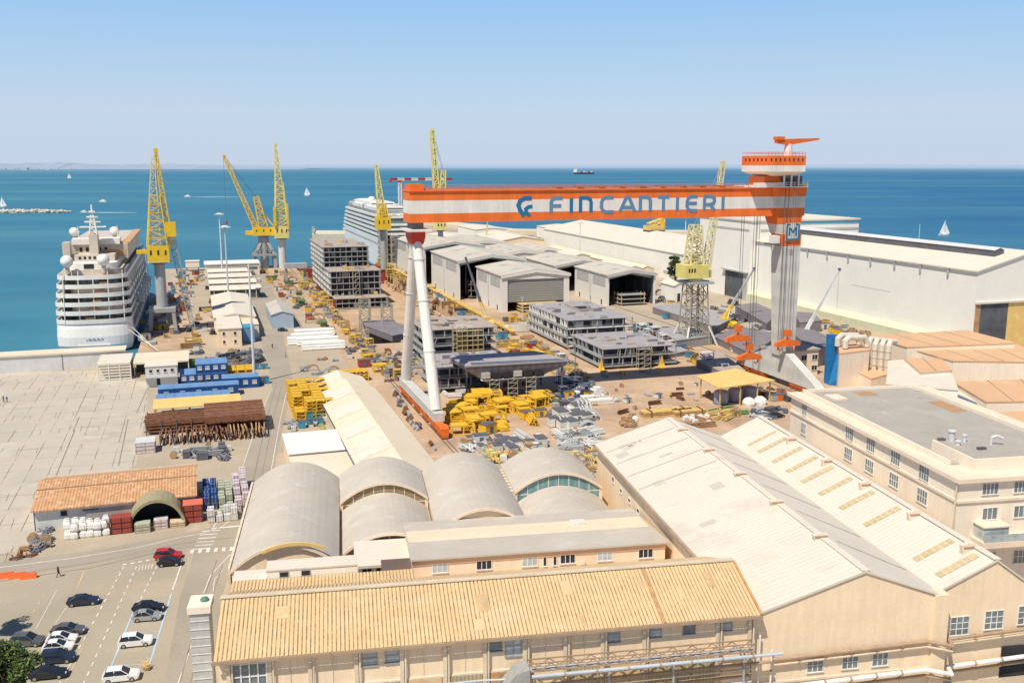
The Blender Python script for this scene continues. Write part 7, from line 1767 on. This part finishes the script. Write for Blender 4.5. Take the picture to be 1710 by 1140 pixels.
t = thing('ring_section', 'pale curved ring section lying behind the tall scaffolded block', 'ring section', 'A', 0, 0)
u, v = at(868,552); m = MB(); pts = [(u+6.5*math.cos(a*.262), v+3.2*math.sin(a*.262)) for a in range(24)]; m.loft([[(x,y,z) for x, y in pts] for z in (.2,3.0)], cap=False); m.loft([[(u+(x-u)*.94,v+(y-v)*.94,z) for x, y in pts] for z in (.2,3.0)], cap=False); m.build('shell', 'container_white', t)
MB().box(u-6,u+6,v-.3,v+.3,0,.2).build('bearer', 'wood', t)
scatter('in front of the closed grey shutter', [(835,535),(930,520),(940,530),(880,545)], [('box','yellow_paint'),('box','steel_dark'),('heap','yellow_dirty'),('cage','yellow_paint')], 18, 59, 2.2)
scatter('along the left walls of the workshops', [(690,455),(720,490),(790,530),(800,545),(740,505),(670,460)], [('heap','rust_light'),('box','cyan_paint'),('box','yellow_paint'),('plates','steel_grey'),('box','container_white'),('heap','steel_dark')], 48, 60, 3, sc=(1,1.6))
scatter('between the open workshops and the lattice tower', [(1095,470),(1125,475),(1140,520),(1110,540),(1095,510)], [('box','cyan_paint'),('heap','steel_light'),('box','yellow_paint'),('heap','steel_dark'),('box','container_white')], 26, 61, 3, sc=(1,1.7))
scatter('along the foot of the long white hall wall', [(1340,530),(1420,552),(1520,578),(1500,580),(1400,560),(1335,540)], [('heap','rust_light'),('box','steel_light'),('box','yellow_paint'),('heap','rust_steel'),('pallet','wood')], 50, 62, 2.6, sc=(1,1.6))
scatter('in the right-hand storage yard', [(1180,520),(1230,500),(1300,545),(1260,600),(1200,580)], [('plates','primer_mauve'),('plates','steel_grey'),('heap','steel_dark'),('box','yellow_paint'),('heap','steel_light')], 40, 63, 3, sc=(1,1.8))
scatter('among the far sheds under the girder', [(760,400),(1000,400),(1060,440),(1010,430),(930,410),(800,408)], [('box','steel_light'),('box','container_white'),('heap','rust_light'),('box','container_red'),('heap','steel_grey')], 50, 64, 6, sc=(2,3.4))
scatter('on the quay between the far ship and the workshops', [(690,400),(735,392),(760,395),(720,410)], [('box','container_white'),('heap','steel_dark'),('box','container_red')], 14, 65, 5, sc=(2,3))
scatter('along the yellow dock walkway', [(615,440),(640,440),(770,530),(740,520)], [('box','yellow_paint'),('heap','yellow_dirty'),('cage','scaffold_yellow'),('heap','rust_steel')], 46, 66, 2.6, sc=(.8,1.5))
u, v = at(640,535); t = thing('scaffold_ship_part', 'grey scaffolded white bow piece in the dry dock in front of the stepped section', 'ship block', 'A', u, v)
m = MB(); m.loft([[(62,372,-6),(70,372,-6),(70,384,-6),(63,384,-6)],[(60,370,2),(74,371,2),(74,386,2),(61,386,2)]]); m.build('shell', 'primer_mauve', t)
m = MB(); m.lattice((62,384,-8),(62,384,11),4,4,7,.22); m.build('scaffold', 'scaffold_tan', t); m = MB(); m.lattice((71,384,-8),(71,384,9),4,4,6,.22); m.build('scaffold', 'scaffold_tan', t); m = MB(); m.lattice((58,366,-8),(58,366,2),4,4,4,.22); m.build('scaffold', 'scaffold_tan', t)
# yard scaffold masts
for k, (px, py, h, c_) in enumerate(((1018,445,10,'steel_light'),(872,540,11,'steel_light'),(1180,492,9,'steel_light'),(960,640,12,'steel_light'),(700,520,9,'yellow_dirty'))):
    u, v = at(px, py); m = MB(); m.tube((u,v,0),(u,v,h),.16,n=6); m.box(u-.7,u+.7,v-.2,v+.2,h-.3,h); solo(m, 'floodlight_pole', 'thin floodlight pole %s' % ('near the low ivory-sided workshop','before the closed grey shutter','right of the open workshops','at the right of the bow block','beside the yellow dock walkway')[k], 'light pole', c_, 'A', u, v)

scatter('strewn over the sandy ground of the central yard', [(905,612),(1040,640),(1180,640),(1200,680),(1060,690),(1000,700),(930,660)], [('plates','steel_grey'),('beams','rust_steel'),('drum','steel_dark'),('box','steel_light')], 26, 71, 4, rots=(0,90,30), sc=(.5,.9))
scatter('strewn near the low mauve block by the hinged legs', [(730,640),(790,645),(800,665),(745,665)], [('beams','rust_steel'),('plates','steel_grey'),('pipes','steel_light')], 12, 72, 2.4, rots=(0,90), sc=(.5,.9))
scatter('lying between tall block and dry dock end', [(620,580),(690,590),(700,625),(660,640),(625,600)], [('beams','rust_light'),('plates','rust_steel'),('cage','scaffold_tan'),('pipes','steel_grey'),('rings','steel_dark')], 34, 73, 2.4, rots=(0,90), sc=(.7,1.1))
scatter('close along the front edge of the cabin block', [(880,560),(955,605),(950,615),(870,570)], [('beams','steel_grey'),('cage','scaffold_tan'),('pipes','rust_light')], 16, 74, 2.2, rots=(0,90), sc=(.6,1))
# workers in the yard
# ================================================================== VEHICLES
def make_car(kind, col):
    """kind: hatch, sedan, suv, van"""
    L_, w, h = {'hatch': (4.0,1.72,1.48), 'sedan': (4.6,1.8,1.45), 'suv': (4.5,1.85,1.68), 'van': (4.9,1.9,1.95)}[kind]
    t = thing('parked_car' if kind != 'van' else 'parked_van', 'car', 'car' if kind != 'van' else 'van', local=True)
    x0, x1 = -L_/2, L_/2; hb = .82 if kind != 'van' else .98
    prof = {'hatch': [(x0+.02,.45),(x0,.75),(x0+.12,hb+.08),(x1-1.15,hb+.06),(x1-.25,hb-.12),(x1,.62),(x1-.02,.35)],
            'sedan': [(x0+.03,.42),(x0,.72),(x0+.1,hb+.12),(x0+.9,hb+.14),(x1-1.3,hb+.06),(x1-.3,hb-.12),(x1,.6),(x1-.03,.33)],
            'suv': [(x0+.02,.5),(x0,.8),(x0+.08,hb+.18),(x1-1.2,hb+.16),(x1-.2,hb+.02),(x1,.7),(x1-.02,.4)],
            'van': [(x0,.45),(x0,.9),(x0+.03,hb+.1),(x1-1.1,hb+.1),(x1-.2,hb-.1),(x1,.65),(x1-.02,.38)]}[kind]
    low = [(x1-.35,.22),(x0+.35,.24)]
    P = prof+low
    def ring(y, k, dz=0): return [(x*k, y, z-(z-.55)*(1-k)*1.2+dz) for x, z in P]
    m = MB(); m.loft([ring(-w/2,.955),ring(-w/2+.12,.995),ring(-w/4,1),ring(0,1.005),ring(w/4,1),ring(w/2-.12,.995),ring(w/2,.955)])
    body = m.build('body', col, t)
    gb = {'hatch': [(x0+.15,hb),(x0+.75,h-.14),(x0+1.35,h),(x1-2.05,h-.03),(x1-.95,hb)], 'sedan': [(x0+.55,hb+.1),(x0+1.25,h-.06),(x0+1.9,h),(x1-2.2,h-.03),(x1-1.25,hb)],
          'suv': [(x0+.12,hb+.1),(x0+.5,h-.12),(x0+1.1,h),(x1-2.1,h-.03),(x1-1.05,hb+.1)], 'van': [(x0+.02,hb),(x0+.08,h-.05),(x0+.4,h),(x1-1.95,h-.02),(x1-1.0,hb)]}[kind]
    def cab(y, k, ins=0): return [(x+(ins if i < 2 else -ins if i > 2 else 0), y, hb-.05+(z-hb)*k if z > hb else z-.03) for i, (x, z) in enumerate(gb)]
    m = MB(); m.loft([cab(-w/2+.06,.55,-.02),cab(-w/2+.2,.97),cab(0,1.0),cab(w/2-.2,.97),cab(w/2-.06,.55,-.02)]); gl = m.build('glazing', 'car_glass' if kind != 'van' else 'car_glass', t)
    rx0 = gb[1][0]+.12; rx1 = gb[3][0]+.02
    m = MB(); m.loft([[(x,y,h-.0+dz_) for x in (rx0,rx1)]+[(x,y,h-.09+dz_) for x in (rx1,rx0)] for y, dz_ in ((-w/2+.22,-.05),(-w/4,.005),(0,.015),(w/4,.005),(w/2-.22,-.05))]); rf = m.build('roof', col, t)
    for s in (-1,1):
        for a, b_ in ((gb[1],gb[0]),(gb[3],gb[4]),((gb[1][0]*.45+gb[3][0]*.55,gb[2][1]),(gb[1][0]*.45+gb[3][0]*.55,hb))):
            m = MB(); m.bar((a[0],s*(w/2-.2),a[1]-.02),(b_[0],s*(w/2-.05),max(b_[1],hb)-.02),.09,.07); m.build('pillar', col, rf)
    if kind == 'van': m = MB(); m.box(x0+.05,x1-2.3,-w/2+.03,w/2-.03,hb-.05,h-.03); m.build('load_box', col, t)
    for s in (-1,1):
        for x in (x0+.8, x1-.85):
            m = MB(); m.tube((x,s*(w/2-.2),.32),(x,s*(w/2+.01),.32),.33,n=16); wh = m.build('wheel', 'tyre', t); m = MB(); m.tube((x,s*(w/2-.02),.32),(x,s*(w/2+.025),.32),.2,n=10); m.build('rim', 'rim', wh)
        MB().box(x1-.16,x1-.03,s*(w/2-.4)-.17,s*(w/2-.4)+.17,.6,.74).build('headlight', 'headlight_glass', t)
        MB().box(x0-.01,x0+.1,s*(w/2-.25)-.13,s*(w/2-.25)+.13,.68,.84).build('tail_light', 'tail_red', t)
        MB().box(x1-1.45,x1-1.3,s*(w/2+.08)-.08,s*(w/2+.08)+.08,hb+.02,hb+.16).build('mirror', col, t)
    return t
CARS = {}
def car(kind, col, px, py, rot, label, z=.04):
    if (kind, col) not in CARS: CARS[(kind, col)] = make_car(kind, col)
    u, v = at(px, py); return put(CARS[(kind, col)], 'A', u, v, z, rot, label)
RC = -7
car('sedan','car_navy',140,1008,RC+2,'dark navy saloon parked alone in the middle of the parking area')
car('hatch','car_black',284,943,RC,'small black car half hiding the red one')
car('suv','car_red',281,932,RC-2,'bright red car at the top of the parking area')
car('sedan','car_black',249,1019,RC-6,'black car directly behind the silver one')
car('hatch','car_silver',246,1034,RC,'silver car with dark roof in the blue-lined bays')
car('suv','car_white',227,1076,RC+2,'white car with black roof alone in the blue-lined bays')
car('suv','car_white',203,1134,RC+2,'white car cut off by the bottom edge, right of the tree')
car('sedan','car_grey',115,1057,RC-4,'dark grey car at the back of the row by the tree')
car('hatch','car_white',104,1072,RC,'white car second in the row by the tree, behind another white one')
car('hatch','car_white',98,1085,RC,'white car third in the row by the tree, nearer of the two white ones')
car('suv','car_navy',96,1104,RC,'navy car fourth in the row just right of the tree crown')
car('suv','car_grey',46,1076,RC-6,'dark car with silver rails standing left of the row behind the tree')
car('sedan','car_black',82,1130,RC,'black car fifth in the row, lowest and closest to the tree')
car('suv','car_navy',386,681,5,'dark blue car parked in front of the right end of the blue cabins')
car('hatch','car_white',316,512,0,'small white car on the quay road beside the ship crane')
for k, (px, py, c_) in enumerate(((462,527,'car_white'),(464,533,'car_white'),(466,540,'car_white'),(469,547,'car_silver'),(460,521,'car_white'),(472,553,'car_navy'))):
    car('hatch', c_, px, py, -10, '%s car in the short row left of the pale blue shed, %s' % ({'car_white':'white','car_silver':'silver','car_navy':'dark blue'}[c_], ('second from far end','third from far end','fourth from far end','second nearest','farthest','nearest')[k]))
for k, (px, py) in enumerate(((342,642),(341,637),(340,655),(342,650))): car('hatch','car_silver' if k % 2 else 'car_black',px,py,0,'%s car right of the rear blue cabin stack, %s' % (('black','silver')[k % 2], ('second from back','farthest back','nearest','third from back')[k]))
for k, (px, py, c_) in enumerate(((318,575,'car_white'),(432,470,'car_white'),(425,485,'car_silver'),(1222,488,'car_white'),(1210,482,'car_silver'),(352,545,'car_grey'),(1290,690,'car_grey'),(1298,697,'car_black'))):
    car('van' if c_ != 'car_black' else 'hatch', c_, px, py, (80,90,70,-20,-25,90,20,10)[k], ('white van at the near end of the quay road','white van at the far end of the quay buildings','silver van beside the striped sheds','white van by the dark doorway of the tall hall','silver van left of the dark doorway of the tall hall','grey van by the long pale workshop','grey van at the left corner of the office block','black car at the left corner of the office block')[k])
# orange barrier
for k in range(3):
    u, v = at(10+k*19, 964+k*.5); t = thing('road_barrier', 'orange plastic barrier lying at the left edge, %s of three' % ('left','middle','right')[k], 'barrier', 'A', u, v)
    m = MB(); m.prism([(v-.35,0),(v+.35,0),(v+.12,.95),(v-.12,.95)], 'x', u-1.2, u+1.2); m.build('body', 'barrier_orange', t); MB().box(u-1.25,u+1.25,v-.4,v+.4,0,.12).build('foot', 'barrier_orange', t)
# people
def person(label, px, py, top, legs, face=0, stride=.35, fr='A'):
    u, v = at(px, py)
    t = thing('person', label, 'person', 'A', u, v, .04, face, local=True)
    s = stride; V_ = [(0,0,.95),(0,0,1.15),(0,0,1.38),(0,0,1.5),(0,0,1.62),(0,0,1.75),
        (.0,.19,1.40),(-.10*s*3,.24,1.15),(.02,.24,.90), (0,-.19,1.40),(.10*s*3,-.24,1.15),(.22*s*3,-.22,.95),
        (0,.10,.88),(s*.5,.11,.50),(s*.75,.11,.08),(s*.75+.17,.11,.04), (0,-.10,.88),(-s*.2,-.11,.48),(-s*.95,-.11,.10),(-s*.95+.16,-.11,.04)]
    E = [(0,1),(1,2),(2,3),(3,4),(4,5),(2,6),(6,7),(7,8),(2,9),(9,10),(10,11),(0,12),(12,13),(13,14),(14,15),(0,16),(16,17),(17,18),(18,19)]
    rad = [.14,.13,.16,.065,.10,.085,.075,.05,.04,.075,.05,.04,.10,.07,.05,.045,.10,.07,.05,.045]
    me = bpy.data.meshes.new('body'); me.from_pydata(V_, E, []); o = bpy.data.objects.new('body', me); C.objects.link(o); o.parent = t
    sk = o.modifiers.new('skin', 'SKIN')
    if not me.skin_vertices:
        bm = bmesh.new(); bm.from_mesh(me); bm.verts.layers.skin.verify(); bm.to_mesh(me); bm.free()
    for i, r_ in enumerate(rad): me.skin_vertices[0].data[i].radius = (r_, r_)
    me.skin_vertices[0].data[0].use_root = True
    o.modifiers.new('sub', 'SUBSURF').levels = 1; me.materials.append(MATS[legs])
    m = MB(); m.loft([[(x*w,y*w2,z) for x, y in ((-1,-1),(1,-1),(1,1),(-1,1))] for z, w, w2 in ((.92,.15,.19),(1.15,.15,.18),(1.42,.16,.24),(1.5,.08,.12))]); m.build('jacket', top, t)
    m = MB(); m.sphere((0.01,0,1.68),.115,10,6,1.1); m.build('hair', 'cloth_dark', t); m = MB(); m.sphere((.045,0,1.655),.09,8,6,1.1); m.build('face', 'skin', t)
for a in (('person in dark clothes walking across the upper parking area',98,963,'cloth_dark','cloth_dark',10,.4),
          ('person in dark clothes standing at the far left edge of the plaza, left one',6,671,'cloth_dark','cloth_blue',0,.1),
          ('person in dark clothes at the far left edge of the plaza, right one',12,672,'cloth_blue','cloth_dark',30,.25),
          ('person in yellow vest beside the rails left of the dry dock, left one',589,575,'hivis','cloth_dark',20,.3),
          ('person in yellow vest beside the rails left of the dry dock, right one',596,577,'hivis','cloth_blue',200,.2),
          ('person standing in the road between white pipes and the pale workshop',455,582,'cloth_dark','cloth_dark',90,.2),
          ('person in yellow vest in front of the small black car row',477,597,'hivis','cloth_dark',0,.2),
          ('person in yellow vest on the open sand left of the yellow canopy',1120,665,'hivis','cloth_blue',40,.3),
          ('person in dark clothes by the ochre girders behind the big hall',1085,688,'cloth_blue','cloth_dark',10,.2),
          ('person in yellow vest right of the yellow heap',930,655,'hivis','cloth_dark',130,.3)):
    person(*a)
# ================================================================== BOATS
def sailboat(label, px, py, h, sail=True, rot=0):
    x, y = at(px, py, -2.6, 'W'); t = thing('sailboat', label, 'sailboat', 'W', x, y, -2.6, rot, local=True)
    L_ = h*.75; m = MB(); m.loft([[(-L_/2,-L_*.13,0),(L_/2*.6,-L_*.13,0),(L_/2*.9,0,0),(L_/2*.6,L_*.13,0),(-L_/2,L_*.13,0)],[(-L_/2,-L_*.16,h*.09),(L_/2*.6,-L_*.16,h*.1),(L_/2*1.05,0,h*.12),(L_/2*.6,L_*.16,h*.1),(-L_/2,L_*.16,h*.09)]]); m.build('hull', 'ship_white', t)
    m = MB(); m.tube((0,0,0),(0,0,h),h*.014,n=6); m.build('mast', 'frame_white', t); m = MB(); m.box(-L_*.25,L_*.15,-L_*.07,L_*.07,h*.09,h*.15); m.build('cabin', 'ship_white', t)
    if sail:
        m = MB(); m.loft([[(-.02*h,-.02,h*.14),(-L_*.45,-.02,h*.15),(-.03*h,-.02,h*.96)],[(-.02*h,.02,h*.14),(-L_*.45,.02+h*.03,h*.15),(-.03*h,.02,h*.96)]]); m.build('mainsail', 'sail', t)
        m = MB(); m.loft([[(.02*h,-.02,h*.8),(L_*.48,-.02,h*.13),(.06*h,-.02,h*.15)],[(.02*h,.02,h*.8),(L_*.48,.02,h*.13),(.06*h,.05*h,h*.15)]]); m.build('jib_sail', 'sail', t)
    return t
sailboat('white sailboat under full sail on the right-hand sea', 1577, 393, 14.5, rot=5)
sailboat('bare-masted white yacht behind the ridge of the longest white hall, left one', 1415, 391, 17, sail=False)
sailboat('bare-masted yacht with leaning mast behind the ridge of the longest white hall, right one', 1534, 405, 16, sail=False, rot=160)
sailboat('small white sailboat alone between the luffing crane and the far ship', 513, 327, 19)
sailboat('white sailboat passing behind the left breakwater', 5, 346, 17)
sailboat('tiny far white sailboat near the coast haze', 116, 298, 26)
def motorboat(label, px, py, s, wake, rot=180):
    x, y = at(px, py, -2.6, 'W'); t = thing('motorboat', label, 'motorboat', 'W', x, y, -2.6, rot, local=True)
    m = MB(); m.loft([[(-s,-s*.3,0),(s*.5,-s*.3,0),(s*.9,0,.1),(s*.5,s*.3,0),(-s,s*.3,0)],[(-s,-s*.35,s*.3),(s*.5,-s*.35,s*.32),(s*1.1,0,s*.42),(s*.5,s*.35,s*.32),(-s,s*.35,s*.3)]]); m.build('hull', 'ship_white', t)
    MB().box(-s*.5,s*.3,-s*.22,s*.22,s*.3,s*.65).build('cabin', 'ship_white', t)
    if wake:
        m = MB(); m.poly([(-s*.9,-s*.25,.12),(-s*.9,s*.25,.12),(-wake*.4,s*1.2,.1),(-wake,s*.4,.08),(-wake,-s*.4,.08),(-wake*.4,-s*1.2,.1)]); o = m.build('wake', 'wake', t)
    return t
motorboat('white motorboat with long wake on the left sea above the light masts', 313, 329, 7, 115, 180)
motorboat('white motorboat with short wake behind the moored cruise ship', 140, 355, 5, 75, 180)
motorboat('small white motor yacht lying still on the left sea', 172, 337.5, 7, 0)
# cargo ship on the horizon
x, y = at(975, 291, -2.6, 'W'); t = thing('cargo_ship', 'dark-hulled cargo ship on the horizon above the girder', 'cargo ship', 'W', x, y, -2.6, 0, local=True)
k_ = y/1600.0; Ls = 34*k_; m = MB(); m.loft([[(-Ls/2,-9,0),(Ls/2*.85,-9,0),(Ls/2*.95,0,0),(Ls/2*.85,9,0),(-Ls/2,9,0)],[(-Ls/2,-11,2.9*k_),(Ls/2*.9,-11,2.9*k_),(Ls/2*1.02,0,3.2*k_),(Ls/2*.9,11,2.9*k_),(-Ls/2,11,2.9*k_)]]); m.build('hull', 'ship_navy', t)
MB().box(-Ls*.46,-Ls*.34,-10,10,2.9*k_,8.5*k_).build('bridge', 'ship_white', t); MB().box(-Ls*.5,-Ls*.46,-6,6,2.9*k_,7*k_).build('funnel', 'ship_white', t)
for q in range(6): MB().box(-Ls*.28+q*Ls*.12,-Ls*.19+q*Ls*.12,-9,9,2.9*k_,(3.9+.6*(q % 3))*k_).build('cargo_stack', ('tarp_lilac','container_red','steel_light')[q % 3], t)
for q in range(2): m = MB(); m.tube((-Ls*.1+q*Ls*.3,0,3*k_),(-Ls*.1+q*Ls*.3,0,7*k_),.25*k_,n=6); m.build('derrick', 'steel_grey', t)
# ================================================================== TREES
def tree(label, fr, u, v, h, cr, ch, z0, nleaf, ls, mats, seed, trunk=.28, cat='tree', base=0):
    r_ = random.Random(seed); t = thing('tree', label, cat, fr, u, v, 0)
    m = MB(); m.tube((u,v,base),(u+.2,v,z0+ch*.35),trunk,trunk*.6,9)
    cl = []
    for k in range(11):
        a = r_.uniform(0,6.28); rr_ = cr*r_.uniform(.25,.85); z = z0+ch*r_.uniform(.15,.85); p = (u+rr_*math.cos(a), v+rr_*math.sin(a), z); m.tube((u+.1,v,z0+ch*r_.uniform(-.05,.3)), p, trunk*.35, trunk*.1, 5); cl.append((p, cr*r_.uniform(.28,.5)))
    m.build('trunk', 'bark', t)
    for q in range(8): a = r_.uniform(0,6.28); p = (u+cr*.8*math.cos(a)*r_.random(), v+cr*.8*math.sin(a)*r_.random(), z0+ch*r_.uniform(.3,.98)); cl.append((p, cr*r_.uniform(.2,.38)))
    for j, mm in enumerate(mats):
        m = MB()
        for k in range(nleaf//len(mats)):
            c, rad = r_.choice(cl); d = Vector((r_.gauss(0,1),r_.gauss(0,1),r_.gauss(0,1))).normalized()*rad*r_.uniform(.55,1.08)
            p = Vector(c)+Vector((d.x,d.y,d.z*.8)); 
            if j == 1 and d.z < 0: p.z += rad*.3
            a = Vector((r_.gauss(0,1),r_.gauss(0,1),r_.gauss(0,.5))).normalized()*ls*r_.uniform(.6,1.3); b_ = a.cross(Vector((r_.gauss(0,.6),r_.gauss(0,.6),1))).normalized()*ls*.38
            m.quad(tuple(p-a), tuple(p-b_), tuple(p+a), tuple(p+b_))
        me_ = m.build('crown', mm, t)
u, v = at(18,1235,0,'W'); tree('leafy green tree in the bottom left corner over the parked cars', 'W', u, v, 12, 4.3, 6.5, 5.0, 9000, .26, ('leaf','leaf_bright','leaf_dark'), 4)
u, v = at(-22,1065,0,'W'); tree('tree at the left edge of the parking area, only its outer leaves in view', 'W', u, v, 12, 2.6, 4.5, 4.0, 2600, .24, ('leaf','leaf_bright'), 6)
u, v = at(1127,476,0,'A'); tree('dark green tree before the white halls, left of the cream lattice crane', 'A', u, v, 15, 5.2, 14.5, 1.0, 5200, .55, ('leaf_dark','leaf'), 5, trunk=.5)
u, v = at(245,1118); t = thing('flower_tub', 'small yellow flower tub at the edge of the parking bays', 'plant tub', 'A', u, v, 0, 0, None, True)
m = MB(); m.tube((0,0,0),(0,0,.5),.4,.5,10); m.build('tub', 'wood', t); m = MB(); r_ = random.Random(2)
for k in range(60): a = Vector((r_.gauss(0,.35),r_.gauss(0,.35),.6+abs(r_.gauss(0,.3)))); m.quad(tuple(a),tuple(a+Vector((.14,.03,.05))),tuple(a+Vector((.16,.12,.1))),tuple(a+Vector((.02,.1,.05))))
m.build('foliage', 'yellow_dirty', t)
bpy.context.view_layer.update()
